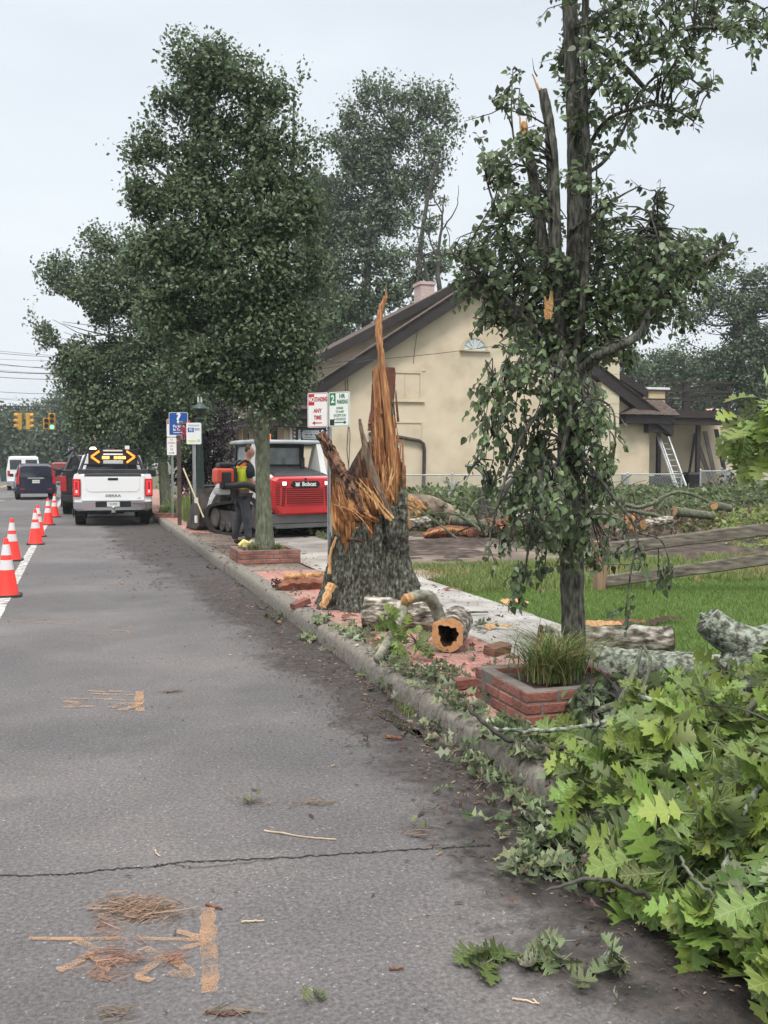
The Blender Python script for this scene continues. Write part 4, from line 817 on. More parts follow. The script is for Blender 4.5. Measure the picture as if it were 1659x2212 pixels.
def pickup(loc, rz, paint, lab, main=True):
    t = thing('pickup_truck', lab, 'pickup truck', loc, rz)
    zs = [.50, .62, .95, 1.22, 1.36]
    b = MB(); b.loft([ring(.06, [.90, .97, .99, .98, .93], zs), ring(.12, [.93, 1.0, 1.02, 1.01, .97], zs), ring(1.9, [.94, 1.01, 1.03, 1.015, .97], zs), ring(3.9, [.94, 1.01, 1.02, 1.0, .96], zs), ring(4.4, [.94, 1.0, 1.01, .98, .93], [.5, .62, .95, 1.18, 1.30]), ring(5.6, [.85, .93, .94, .88, .75], [.5, .62, .9, 1.1, 1.18]), ring(5.75, [.7, .8, .8, .75, .65], [.55, .65, .85, 1.0, 1.08])])
    body = b.build('body', paint, t, smooth=True, angle=30)
    b = MB(); cz = [1.34, 1.45, 1.82, 1.90]; b.loft([ring(1.95, [.93, .90, .76, .62], cz), ring(2.1, [.94, .91, .79, .68], [1.34, 1.45, 1.85, 1.935]), ring(3.1, [.94, .92, .79, .68], [1.34, 1.45, 1.86, 1.945]), ring(3.7, [.94, .90, .74, .6], [1.32, 1.40, 1.78, 1.86]), ring(4.35, [.88, .80, .72, .6], [1.28, 1.30, 1.32, 1.34])]); cab = b.build('cab', paint, t, smooth=True, angle=30)
    b = MB(); b.prism([(-.72, 1.93, 1.44), (.72, 1.93, 1.44), (.62, 1.975, 1.80), (-.62, 1.975, 1.80)], (0, .02, 0)); b.build('rear_window', M_CGLS, t)
    for sg in (-1, 1):
        b = MB(); b.prism([(sg*.925, 2.2, 1.42), (sg*.925, 3.95, 1.40), (sg*.80, 3.45, 1.80), (sg*.80, 2.25, 1.82)], (sg*.012, 0, 0)); b.build('side_window', M_CGLS, t)
    for x in (-.84, .84):
        for y in (.98, 4.62): wheel(t, x, y, .40, .28)
    for sg in (-1, 1):
        for y in (.98, 4.62): arch(t, sg*1.012, y, .47, sg)
    # tailgate with pressed panel
    b = MB(); b.box((-.80, .0, .66), (.80, .075, 1.345)); tg = b.build('tailgate', paint, t, bevel=.02)
    b = MB(); b.prism([(-.68, -.012, .98), (-.60, -.012, .90), (.60, -.012, .90), (.68, -.012, .98), (.68, -.012, 1.27), (-.68, -.012, 1.27)], (0, .011, 0)); b.build('pressed_panel', paint, tg, bevel=.008)
    b = MB(); b.box((-.72, -.02, 1.315), (.72, .08, 1.365)); b.build('spoiler_lip', M_PLAS if main else paint, tg, bevel=.01)
    b = MB(); b.box((-.13, -.02, 1.20), (.13, -.01, 1.265)); b.build('handle', M_BLK2, tg, bevel=.008)
    for sg in (-1, 1):
        b = MB(); b.box((sg*.82 if sg > 0 else -1.015, -.005, .77 if main else .75), (1.015 if sg > 0 else -.82, .20, 1.245)); tl = b.build('tail_light', M_TAIL, t, bevel=.02)
        if main:
            b = MB(); x0, x1 = (.86, .98) if sg > 0 else (-.98, -.86); b.box((x0, -.014, .82), (x0+.025, -.006, 1.19)); b.box((x1-.025, -.014, .82), (x1, -.006, 1.19)); b.box((x0+.025, -.014, 1.165), (x1-.025, -.006, 1.19)); b.box((x0+.025, -.014, .82), (x1-.025, -.006, .845)); b.build('light_bar', M_TAILL, tl)
            b = MB(); b.box((x0+.035, -.014, .87), (x1-.035, -.006, .95)); b.build('reversing_lamp', M_SW, tl)
    b = MB(); b.loft([ring(-.10, [.70, .78, .80], [.42, .46, .62]), ring(-.02, [.90, .99, 1.0], [.40, .46, .64]), ring(.12, [.95, 1.0, 1.0], [.42, .46, .64])]); bp = b.build('bumper', M_CHR if main else M_PLAS, t, smooth=True, angle=25)
    b = MB(); b.box((-.45, -.112, .50), (.45, -.09, .655)); b.build('step_pad', M_BLK2, bp, bevel=.01)
    b = MB(); b.box((-.16, -.125, .515), (.16, -.113, .64)); np_ = b.build('number_plate', M_PLATE, bp); textobj('lettering', '21393' if main else '48201', .075, M_BLK2, np_, (0, -.127, .578), RX, .001)
    b = MB(); b.box((-.05, -.22, .36), (.05, -.05, .42)); b.lathe([(.03, .42), (.03, .46), (.045, .5), (.02, .53)], (0, -.19, 0), 10); b.build('tow_hitch', M_CHR, t)
    b = MB(); b.box((-.7, .0, .36), (.7, .3, .46)); b.build('underbody', M_BLK2, t)
    for sg in (-1, 1):
        b = MB(); b.bar((sg*.93, 3.65, 1.36), (sg*1.12, 3.6, 1.36), .05); m_ = b.build('mirror_arm', M_BLK2, t)
        b = MB(); b.box((1.07 if sg > 0 else -1.30, 3.55, 1.25), (1.30 if sg > 0 else -1.07, 3.68, 1.47)); b.build('mirror', M_BLK2, t, bevel=.03)
    return t, tg
g = gz(247, 1136); tk, tg = pickup((g.x-.02, g.y, 0), R(-1.0), M_CWHITE, 'white pickup truck parked at the kerb with amber arrow lights lit above its bed')
textobj('lettering', 'SIERRA', .085, M_CHR, tg, (0, -.008, .80), RX, .004, sx=1.5, bold=.002); textobj('lettering', 'SLE', .05, M_CHR, tg, (.66, -.008, .73), RX, .003)
b = MB(); b.box((-.88, .12, 1.37), (.88, 1.0, 1.49)); b.build('toolbox', M_PLAS, tk, bevel=.02)
b = MB()
for sg in (-1, 1): b.bar((sg*.86, 1.75, 1.36), (sg*.66, 1.75, 1.97), .06); b.bar((sg*.86, 1.6, 1.37), (sg*.88, .5, 1.45), .05); b.bar((sg*.68, 1.75, 1.9), (sg*.86, .9, 1.42), .05)
b.bar((-.68, 1.75, 1.95), (.68, 1.75, 1.95), .06); b.bar((-.78, 1.75, 1.62), (.78, 1.75, 1.62), .04)
for x in (-.4, 0, .4): b.bar((x, 1.75, 1.4), (x, 1.75, 1.62), .035)
rk = b.build('headache_rack', M_BLK2, tk)
E_AMB = emit('amber_light', (1.0, .24, .012), 1.7); E_WHT = emit('white_beacon', (1.0, .85, .6), 3.5)
for sg, xc in ((-1, -.43), (1, .50)):
    b = MB(); b.box((xc-.2, 1.64, 1.62), (xc+.2, 1.68, 2.04)); ap = b.build('arrow_panel', M_BLK2, tk, bevel=.01)
    b = MB(); b.bar((xc+sg*.12, 1.63, 1.83), (xc-sg*.1, 1.63, 1.99), .055, .012, up=(0, 1, 0)); b.bar((xc+sg*.12, 1.63, 1.83), (xc-sg*.1, 1.63, 1.67), .055, .012, up=(0, 1, 0)); b.build('chevron', E_AMB, ap)
b = MB(); b.box((-.3, 1.62, 1.74), (.36, 1.70, 1.88)); lb = b.build('light_bar', M_BLK2, tk, bevel=.01)
b = MB()
for x in (-.26, -.16, .06, .17, .28): b = MB(); b.box((x, 1.60, 1.77), (x+.09, 1.618, 1.845)); b.build('amber_segment', emit('bright_amber', (1.0, .40, .06), 3.0), lb)
b = MB(); b.lathe([(.1, 1.97), (.1, 2.04), (.06, 2.1)], (-.50, 1.9, 0), 14); b.build('beacon', E_WHT, tk, smooth=True)
b = MB(); b.box((-.26, 2.2, 1.94), (.30, 2.5, 2.03)); b.build('roof_light_bar', mat('clear_lens', (.5, .42, .38), rough=.2), tk, bevel=.02)
b = MB(); b.box((.36, 1.7, 1.98), (.48, 1.8, 2.14)); b.build('work_lamp', M_SW, tk)
g = gz(146, 1114); tk2, _ = pickup((g.x+.80, g.y+.5, 0), R(-1), M_CBLK, 'black pickup truck with an open ladder rack parked ahead of the white one', main=False)
b = MB()
for sg in (-1, 1): b.bar((sg*.9, .15, 1.38), (sg*.62, 1.6, 2.1), .06); b.bar((sg*.62, 1.6, 2.1), (sg*.62, 3.6, 2.1), .06)
b.bar((-.62, 1.6, 2.1), (.62, 1.6, 2.1), .06); b.bar((-.8, .6, 1.62), (.8, .6, 1.62), .05); b.bar((-.9, .5, 1.9), (-.35, 1.2, 2.32), .07); b.bar((-.62, 1.6, 2.05), (-.3, .6, 1.62), .05)
b.build('ladder_rack', M_PLAS, tk2)
def boxcar(name, cat, loc, rz, paint, lab, W, Lc, H, belt, kind):
    t = thing(name, lab, cat, loc, rz); h = W/2
    if kind == 'suv':
        st = [(.0, .96, .80, .72, H-.12), (.12, 1.0, .86, .74, H-.03), (1.2, 1.0, .9, .77, H), (2.6, 1.0, .9, .76, H-.03), (3.3, 1.0, .92, .7, belt+.12), (4.4, .95, .85, .6, belt-.15)]
    elif kind == 'van':
        st = [(.0, .97, .95, .82, H-.08), (.1, 1.0, .97, .86, H), (3.6, 1.0, .97, .86, H), (4.3, 1.0, .95, .8, H-.35), (4.7, .98, .9, .7, belt+.1), (5.3, .9, .8, .6, belt-.15)]
    else:
        st = [(.0, .95, .85, .7, belt+.1), (.5, 1.0, .9, .72, belt+.15), (1.1, 1.0, .9, .72, H), (2.5, 1.0, .9, .72, H-.03), (3.3, 1.0, .9, .7, belt+.1), (4.4, .93, .85, .6, belt-.15)]
    b = MB(); b.loft([ring(y, [h*.92*a, h*a, h*a, h*b_*1.04, h*c_, h*c_*.8], [.28, .36, .7, belt, hr-.05, hr]) for y, a, b_, c_, hr in st]); b.build('body', paint, t, smooth=True, angle=30)
    if kind != 'car':
        zt_ = H-.17 if kind == 'suv' else H-.22; b = MB()
        if kind == 'suv':
            b.prism([(-h*.78, -.03, belt+.02), (h*.78, -.03, belt+.02), (h*.66, .05, zt_+.02), (-h*.66, .05, zt_+.02)], (0, .03, 0))
        else:
            for sg in (-1, 1): b.box((sg*h*.12 if sg > 0 else -h*.8, -.015, belt+.05), (h*.8 if sg > 0 else -h*.12, .02, zt_))
        b.build('rear_window', M_CGLS, t)
    for sg in (-1, 1):
        b = MB(); hh = H-.14 if kind != 'van' else H-.25; k_ = .905; b.prism([(sg*h*.965, .55, belt+.04), (sg*h*.965, 3.0, belt+.04), (sg*h*.80, 2.6, hh), (sg*h*.80, .6, hh)], (sg*.012, 0, 0)); b.build('side_window', M_CGLS, t)
        b = MB(); z0, z1 = (belt-.30, H-.18) if kind == 'suv' else (belt-.35, belt-.02)
        if kind == 'suv': b.prism([(sg*h*.80, -.04, z0), (sg*h*.97, -.02, z0), (sg*h*.93, -.01, belt), (sg*h*.76, .03, z1), (sg*h*.70, .03, z1), (sg*h*.80, -.03, belt)], (0, .06, 0))
        else: b.box((sg*h*.80 if sg > 0 else -h*.95, -.02, z0), (h*.95 if sg > 0 else -h*.80, .05, z1))
        b.build('tail_light', M_TAIL, t)
        b = MB(); b.box((h+.02 if sg > 0 else -h-.2, 3.0, belt+.0), (h+.2 if sg > 0 else -h-.02, 3.1, belt+.15)); b.build('mirror', M_BLK2, t, bevel=.02)
        for y in (.85, 3.55): wheel(t, sg*(h-.13), y, .34, .22); arch(t, sg*(h+.001), y, .39, sg)
    b = MB(); b.loft([ring(-.08, [h*.85, h*.92, h*.9], [.33, .42, .58]), ring(.05, [h*.98, h*1.01, h*1.0], [.33, .42, .6])]); b.build('bumper', paint if kind == 'suv' else (M_CHR if kind == 'van' else M_PLAS), t, smooth=True)
    b = MB(); b.box((-.16, -.05, belt-.26), (.16, -.03, belt-.11)); pl = b.build('number_plate', M_PLATE, t); textobj('lettering', 'GXB-1742' if kind == 'suv' else 'KLT 508', .06, M_BLK2, pl, (0, -.052, belt-.185), RX, .001)
    if kind == 'suv':
        b = MB(); b.box((-.36, -.055, belt-.07), (.36, -.02, belt-.01)); b.build('chrome_strip', M_CHR, t, bevel=.01)
        b = MB(); b.bar((0, -.05, belt+.04), (.14, .0, belt+.30), .02); b.build('wiper', M_BLK2, t)
        b = MB(); b.loft([ring(.25, [.02], [H]), ring(.3, [.02], [H+.09])] if False else [[(-.015, .3, H-.02), (.015, .3, H-.02), (.015, .5, H-.02), (-.015, .5, H-.02)], [(-.006, .34, H+.08), (.006, .34, H+.08), (.006, .37, H+.08), (-.006, .37, H+.08)]]); b.build('antenna_fin', paint, t)
        for sg in (-1, 1): b = MB(); b.box((sg*h*.55 if sg > 0 else -h*.75, -.095, .47), (h*.75 if sg > 0 else -h*.55, -.075, .52)); b.build('reflector', M_TAIL, t)
    return t
g0, g1 = gz(30, 1080), gz(108, 1081)
boxcar('suv', 'sport utility vehicle', ((g0.x+g1.x)/2+.17, g0.y, 0), R(4), M_CNAVY, 'dark navy sport utility vehicle driving away in the nearest lane', 1.80, 4.5, 1.66, 1.02, 'suv')
g0 = gz(14, 1060); boxcar('van', 'van', (g0.x+1.0, g0.y+.2, 0), R(3), M_CWHITE, 'white passenger van ahead of and left of the navy vehicle', 1.98, 5.4, 2.12, 1.25, 'van')
boxcar('parked_car', 'car', (at(121, 1040, 88).x, 88, 0), R(-2), mat('silver_paint', (.45, .46, .47), rough=.3, coat=.4), 'small silver car far along the right side beyond the black pickup', 1.8, 4.4, 1.5, 1.0, 'car')
boxcar('suv', 'sport utility vehicle', (at(136, 1040, 84).x, 82, 0), R(-2), mat('red_paint', (.20, .035, .03), rough=.35, coat=.4), 'dull red tall vehicle far off between the navy vehicle and the black pickup', 1.9, 4.6, 1.8, 1.1, 'suv')
boxcar('parked_car', 'car', (at(-2, 1040, 75).x-.75, 76, 0), R(185), M_CNAVY, 'dark car far off, cut by the left edge of the picture', 1.8, 4.4, 1.5, 1.0, 'car')
# ================================================================ compact track loader
M_LW2 = mat('loader_white', [(.55, .55, .53), (.64, .64, .62)], scale=2.5, rough=.4); M_LR = mat('loader_red', [(.52, .025, .03), (.62, .035, .04)], scale=2, rough=.35, coat=.3)
M_LG = mat('loader_grey', [(.10, .10, .10), (.17, .165, .16)], scale=3, rough=.6); M_STL = mat('muddy_steel', [(.03, .027, .025), (.075, .066, .06), (.13, .11, .10)], scale=4, detail=8, rough=.6, metal=.3)
M_TRK = mat('track_rubber', [(.008, .008, .007), (.024, .021, .018)], scale=10, rough=.9)
g = gz(648, 1160, .15); bc = thing('track_loader', 'white and red compact track loader seen from behind on the muddy pavement', 'loader', (g.x+.04, g.y-.1, .14), R(17))
for sg in (-1, 1):
    prof_ = [(.35, .02), (2.15, .0), (2.55, .10), (2.72, .32), (2.62, .52), (2.30, .62), (1.2, .72), (.55, .80), (.28, .72), (.10, .48), (.12, .18)]
    P = smoothpath(prof_+[prof_[0]], 4)[:-1]; x0 = sg*.50; x1 = sg*.92; n_ = len(P); b = MB(); cen = np.mean(P, axis=0)
    inn = [cen+(p-cen)*.90 for p in P]
    b.add([(x0, p[0], p[1]) for p in P]+[(x1, p[0], p[1]) for p in P]+[(x0, p[0], p[1]) for p in inn]+[(x1, p[0], p[1]) for p in inn],
          [(i, (i+1) % n_, n_+(i+1) % n_, n_+i) for i in range(n_)]+[(2*n_+i, 3*n_+i, 3*n_+(i+1) % n_, 2*n_+(i+1) % n_) for i in range(n_)]+[(i, 2*n_+i, 2*n_+(i+1) % n_, (i+1) % n_) for i in range(n_)]+[(n_+i, n_+(i+1) % n_, 3*n_+(i+1) % n_, 3*n_+i) for i in range(n_)])
    for i in range(0, n_):
        p = Vector((0, *P[i])); q = Vector((0, *P[(i+1) % n_])); m_ = (p+q)/2; d = (m_-Vector((0, *cen))).normalized(); tdir = (q-p).normalized()
        b.bar(Vector((x0, 0, 0))+m_+d*.012, Vector((x1, 0, 0))+m_+d*.012, .045, .03, up=d)
    tr = b.build('track', M_TRK, bc)
    b = MB()
    for y, z, r in ((.42, .42, .26), (2.36, .33, .22)): b.wheelx((sg*.71, y, z), r, .3, 16)
    for y in (.8, 1.1, 1.4, 1.7, 2.0): b.wheelx((sg*.71, y, .16), .11, .3, 12)
    b.box((sg*.6 if sg > 0 else -.82, .5, .2), (.82 if sg > 0 else -.6, 2.2, .5)); b.build('roller', M_STL, tr)
b = MB(); b.box((-.49, .10, .22), (.49, 2.3, .95)); b.build('chassis', M_LG, bc, bevel=.02)
b = MB(); b.loft([[(-.82, .0, .52), (.82, .0, .52), (.88, .0, 1.24), (-.86, .02, 1.24)], [(-.88, .25, .60), (.88, .25, .60), (.90, .25, 1.28), (-.90, .25, 1.28)], [(-.88, 1.1, .80), (.88, 1.1, .80), (.90, 1.1, 1.22), (-.90, 1.1, 1.22)]]); b.build('rear_body', M_LW2, bc, bevel=.03)
b = MB(); b.prism([(-.74, -.03, .30), (.74, -.03, .30), (.84, -.03, .42), (.84, -.03, .50), (-.84, -.03, .50), (-.84, -.03, .42)], (0, .3, 0)); b.prism([(-.6, -.02, .20), (.6, -.02, .20), (.74, -.02, .295), (-.74, -.02, .295)], (0, .3, 0)); b.build('rear_bumper', M_LG, bc, bevel=.015)
pts = [(-.56, .48), (.56, .48), (.72, .63), (.74, .90), (.70, 1.16), (.62, 1.22), (-.62, 1.22), (-.70, 1.16), (-.74, .90), (-.72, .63)]
b = MB(); b.loft([[(x*1.06, .03, .88+(z-.88)*1.05) for x, z in pts], [(x*1.04, -.05, .88+(z-.88)*1.03) for x, z in pts], [(x*.94, -.11, .88+(z-.88)*.95) for x, z in pts]]); door = b.build('rear_door', M_LR, bc, bevel=.012)
b = MB()
for k in range(8):
    z = .70+k*.042; b.box((-.42, -.122, z), (.42, -.1105, z+.013))
for sg in (-1, 1):
    for k in range(9): z = .68+k*.042; b.box((.58 if sg > 0 else -.68, -.118, z), (.68 if sg > 0 else -.58, -.106, z+.013))
    for k in range(9): z = .66+k*.042; xx = sg*(.51-.004*k); b.box((xx-.035, -.12, z), (xx-.006, -.111, z+.022)); b.box((xx+.006, -.12, z), (xx+.035, -.111, z+.022))
b.build('grille', mat('grille_dark', (.05, .008, .008), rough=.6), door)
b = MB()
for k in range(8): z = .70+k*.042; b.box((-.41, -.13, z-.016), (.41, -.1105, z-.003))
b.build('louvre', M_LR, door)
b = MB(); b.prism([(-.34, -.13, 1.07), (-.28, -.13, 1.015), (.28, -.13, 1.015), (.34, -.13, 1.07), (.28, -.13, 1.15), (-.28, -.13, 1.15)], (0, .03, 0)); bd = b.build('badge', M_BLK2, door, bevel=.006)
textobj('lettering', 'Bobcat', .115, M_LW, bd, (.07, -.132, 1.083), RX, .002, bold=.004)
b = MB(); b.prism([(-.24, -.134, 1.05), (-.19, -.134, 1.04), (-.14, -.134, 1.05), (-.15, -.134, 1.10), (-.13, -.134, 1.13), (-.17, -.134, 1.115), (-.21, -.134, 1.115), (-.25, -.134, 1.13), (-.23, -.134, 1.10)], (0, .003, 0)); b.build('emblem', M_LW, bd)
for sg in (-1, 1):
    b = MB(); b.prism([(sg*.40, -.125, 1.05), (sg*.66, -.12, 1.06), (sg*.66, -.12, 1.13), (sg*.40, -.125, 1.15)], (0, .03, 0)); tl = b.build('tail_light', M_TAIL, door, bevel=.006)
    b = MB(); b.box((sg*.44 if sg > 0 else -.53, -.132, 1.065), (.53 if sg > 0 else -.44, -.124, 1.135)); b.build('work_light', emit('lit_lamp', (1, .95, .95), 1.3), tl, bevel=.01)
b = MB(); b.lathe([(.02, 0), (.02, .01)], (0, 0, 0), 12); b = MB(); b.wheelx((0, 0, 0), .022, .01, 12); b.v = [(p[1], p[0]-.116, p[2]+1.19) for p in b.v]; b.build('lock', M_BLK2, door)
b = MB(); b.loft([[(-.66, .02, 1.24), (.66, .02, 1.24), (.66, 1.0, 1.22), (-.66, 1.0, 1.22)], [(-.55, .10, 1.30), (.55, .10, 1.30), (.50, .95, 1.46), (-.50, .95, 1.46)]]); b.build('engine_cover', M_PLAS, bc, bevel=.015)
b = MB(); b.lathe([(.05, 1.40), (.05, 1.62), (.06, 1.62)], (.30, .55, 0), 12); b.build('exhaust', M_BLK2, bc)
cabm = mat('cab_black', (.02, .021, .023), rough=.45)
b = MB()
for x in (-.50, .50):
    b.bar((x, .98, 1.2), (x, .92, 1.90), .07); b.bar((x, 2.15, .9), (x, 1.95, 1.90), .08); b.bar((x, .95, 1.88), (x, 1.98, 1.88), .07); b.bar((x, .98, 1.22), (x, 2.1, 1.0), .08)
b.bar((-.5, .95, 1.86), (.5, .95, 1.86), .08); b.bar((-.5, 1.96, 1.86), (.5, 1.96, 1.86), .08); b.bar((-.5, .98, 1.44), (.5, .98, 1.44), .07)
b.box((-.46, 1.9, .4), (.46, 2.1, 1.2)); cabo = b.build('cab_frame', cabm, bc)
M_CW = mat('cab_window', [(.16, .19, .19), (.34, .38, .37)], scale=3, rough=.08, spec=.6)
b = MB(); b.box((-.46, .955, 1.48), (.46, .965, 1.83)); b.box((-.46, 1.97, 1.2), (.46, 1.98, 1.84)); b.box((-.508, 1.02, 1.28), (-.50, 1.94, 1.85)); b.box((.50, 1.02, 1.28), (.508, 1.94, 1.85)); b.build('window', M_CW, cabo)
b = MB(); b.box((-.30, 1.2, 1.0), (.30, 1.75, 1.2)); b.box((-.26, 1.2, 1.2), (.26, 1.32, 1.7)); b.build('seat', M_BLK2, bc, bevel=.03)
b = MB(); b.loft([[(-.80, .55, 1.90), (.80, .55, 1.90), (.62, 2.1, 1.90), (-.62, 2.1, 1.90)], [(-.80, .55, 1.955), (.80, .55, 1.955), (.62, 2.1, 1.955), (-.62, 2.1, 1.955)], [(-.72, .7, 1.985), (.72, .7, 1.985), (.55, 2.0, 1.985), (-.55, 2.0, 1.985)]]); b.build('roof', mat('roof_grey', [(.20, .22, .23), (.34, .36, .37)], scale=2, rough=.4), bc, bevel=.015)
for sg in (-1, 1):
    b = MB(); b.prism([(sg*.78, .35, 1.24), (sg*.78, 1.0, 1.24), (sg*.78, .72, 1.90), (sg*.78, .55, 1.90)], (-sg*.14, 0, 0)); la = b.build('lift_arm_tower', M_LW2, bc, bevel=.015)
    b = MB()
    Pp = [(.45, 1.36), (1.4, 1.26), (2.3, 1.05), (2.75, .72), (2.95, .38)]
    for p, q in zip(Pp[:-1], Pp[1:]): b.bar((sg*.72, *p), (sg*.72, *q), .10, .17, up=(0, 0, 1))
    b.build('lift_arm', M_LW2, bc, bevel=.01)
    b = MB(); b.tube([(sg*.60, .5, 1.15), (sg*.60, 1.9, .85)], .04, 8); b.build('hydraulic_cylinder', M_BLK2, bc)
    b = MB(); b.box((sg*.87 if sg > 0 else -.90, .2, .98), (.90 if sg > 0 else -.87, .95, 1.1)) if False else b.prism([(sg*.905, .25, 1.02), (sg*.905, .9, 1.02), (sg*.905, .9, 1.08), (sg*.905, .25, 1.16)], (sg*.003, 0, 0)); b.build('side_decal', M_LR, la)
    textobj('lettering', 'T76', .13, M_LW2, la, (sg*.91, .5, 1.10), (R(90), 0, R(90*sg)), .001)
b = MB(); P_ = [(3.0, .95), (2.95, .5), (3.0, .12), (3.2, .02), (3.75, .03)]; Q_ = [(3.75, .06), (3.22, .06), (3.04, .15), (3.0, .5), (3.04, .94)]
b.prism([(-.93, y, z) for y, z in P_+Q_], (1.86, 0, 0))
for x in (-.93, .90): b.prism([(x, 2.97, .9), (x, 2.95, .5), (x, 3.0, .12), (x, 3.2, .02), (x, 3.74, .03), (x, 3.62, .3), (x, 3.3, .75)], (.03, 0, 0))
bk = b.build('bucket', M_STL, bc)
b = MB(); b.box((-.45, 2.85, .3), (.45, 2.95, .8)); b.bar((-.3, 2.86, .7), (-.3, 2.5, 1.0), .08); b.bar((.3, 2.86, .7), (.3, 2.5, 1.0), .08); b.build('coupler', M_BLK2, bc)
b = MB()
for k in range(3): b.tube([tuple(p) for p in smoothpath([(-.3+.1*k, 2.3, 1.0), (-.35+.12*k, 2.7, 1.1-.1*k), (-.25+.1*k, 2.9, .6)], 6)], .018, 6)
b.build('hydraulic_hose', M_BLK2, bc)
for q in (((-.958, 3.05, .62), (-.932, 3.2, .74)), ((-.958, 3.1, .18), (-.932, 3.2, .34))): b = MB(); b.box(*q); b.build('warning_label', M_SW, bk)
# rake leaning on the loader bucket
b = MB(); A = at(392+8, 1000+0, 23.2); p0 = at(396, 1012, 22.0); p1 = at(440, 1118, 21.4); b.tube([p0, p1], .018, 8); o = b.build('tool_handle', mat('pale_wood', [(.42, .33, .2), (.5, .4, .26)], scale=5, st=(1, 1, .2)), smooth=True); tag(o, 'pale wooden tool handle leaning against the loader bucket', 'tool')
# beacon
b = MB(); b.lathe([(.06, 0), (.065, .12), (.03, .16)], (-.05, 1.4, 1.985), 12); b.build('beacon', mat('orange_beacon', (.75, .16, .02), rough=.3, emis=((1, .25, .03), .3)), bc, smooth=True)
# ================================================================ worker with backpack blower (local: x forward, y left, z up)
def skin(name, verts, edges, radii, m, parent, sub=1, root=0):
    me = bpy.data.meshes.new(name); me.from_pydata([tuple(v) for v in verts], edges, []); o = bpy.data.objects.new(name, me); sc.collection.objects.link(o); me.materials.append(m)
    md = o.modifiers.new('skin', 'SKIN'); md.use_smooth_shade = True
    sk = me.skin_vertices[0].data
    for i, r in enumerate(radii): sk[i].radius = (r, r) if not hasattr(r, '__len__') else r
    sk[root].use_root = True
    s2 = o.modifiers.new('sub', 'SUBSURF'); s2.levels = sub; s2.render_levels = sub; o.parent = parent; return o
M_SKIN = mat('skin', [(.42, .22, .155), (.50, .27, .19)], scale=6, rough=.55); M_HAIR = mat('brown_hair', [(.05, .028, .018), (.10, .06, .04)], scale=40, rough=.8)
M_TEE = mat('navy_shirt', [(.010, .011, .018), (.022, .024, .035)], scale=7, rough=.9, bump=.3); M_JEAN = mat('grey_work_trousers', [(.05, .052, .06), (.10, .105, .115)], scale=6, detail=8, rough=.9, bump=.4)
M_VEST = mat('hi_vis_yellow', [(.62, .70, .03), (.72, .80, .06)], scale=3, rough=.7); M_VOR = mat('hi_vis_orange', (.85, .22, .03), rough=.7); M_BOOT = mat('brown_boot', [(.05, .028, .018), (.11, .065, .04)], scale=8, rough=.8)
g = gz(523, 1176, .15); wk = thing('person', 'worker in a yellow vest and grey trousers wearing a backpack leaf blower', 'person', (g.x, g.y, .15), R(12))
V = []; Ed = []; Rd = []
def ch(pts, start=None):
    prev = start
    for p, r in pts:
        V.append(p); Rd.append(r); i = len(V)-1
        if prev is not None: Ed.append((prev, i))
        prev = i
    return prev
pel = ch([((0, 0, .95), (.13, .16))]); ch_ = ch([((.02, 0, 1.12), (.115, .15)), ((.03, 0, 1.30), (.125, .175)), ((.07, 0, 1.44), (.10, .16))], pel)
neck = ch([((.11, 0, 1.53), .058), ((.14, 0, 1.60), .062)], ch_)
head = ch([((.165, 0, 1.68), (.088, .078)), ((.155, 0, 1.76), (.082, .074)), ((.14, 0, 1.80), .05)], neck)
nose = ch([((.255, 0, 1.655), .016)], neck+1); ear1 = ch([((.15, -.085, 1.685), .017)], neck+1); ear2 = ch([((.15, .085, 1.685), .017)], neck+1); jaw = ch([((.21, 0, 1.60), .035)], neck+1)
for sg, hx, hz in ((-1, .33, .93), (1, .36, .95)):
    wr_ = ch([((.07, sg*.19, 1.43), .065), ((.06, sg*.24, 1.30), .055), ((.10, sg*.25, 1.14), .044), ((.22, sg*.22, 1.03), .038), ((hx, sg*.18, hz), .027)], ch_)
    pm = ch([((hx+.05, sg*.17, hz-.03), (.036, .022))], wr_)
    for k in range(4): ch([((hx+.095, sg*(.150+.018*k), hz-.045-.006*k), .010), ((hx+.112, sg*(.150+.018*k)-.005, hz-.075-.006*k), .009), ((hx+.095, sg*(.150+.018*k)-.008, hz-.095), .008)], pm)
    ch([((hx+.06, sg*.13, hz-.035), .011), ((hx+.085, sg*.115, hz-.06), .009)], wr_)
for sg, fx in ((-1, .10), (1, -.08)):
    ch([((.0, sg*.10, .86), .095), ((.02+fx*.3, sg*.11, .50), .062), ((-.01+fx*.8, sg*.115, .30), .055), ((-.02+fx, sg*.12, .09), .042), ((.12+fx, sg*.13, .04), .04)], pel)
skin('body', V, Ed, Rd, M_SKIN, wk)
hv = [(.14, 0, 1.68), (.13, 0, 1.755), (.135, 0, 1.80), (.18, 0, 1.80)]; skin('hair', hv, [(0, 1), (1, 2), (2, 3)], [(.082, .083), (.09, .085), .062, .045], M_HAIR, wk)
sv = [(0, 0, .93), (.02, 0, 1.12), (.03, 0, 1.30), (.07, 0, 1.45), (.07, -.20, 1.43), (.06, -.245, 1.29), (.075, -.25, 1.2), (.07, .20, 1.43), (.06, .245, 1.29), (.075, .25, 1.2)]
skin('shirt', sv, [(0, 1), (1, 2), (2, 3), (3, 4), (4, 5), (5, 6), (3, 7), (7, 8), (8, 9)], [(.145, .175), (.13, .165), (.14, .19), (.105, .165), .085, .076, .072, .085, .076, .072], M_TEE, wk)
tv_ = [(0, 0, .93)]; te = []; tr_ = [(.14, .17)]
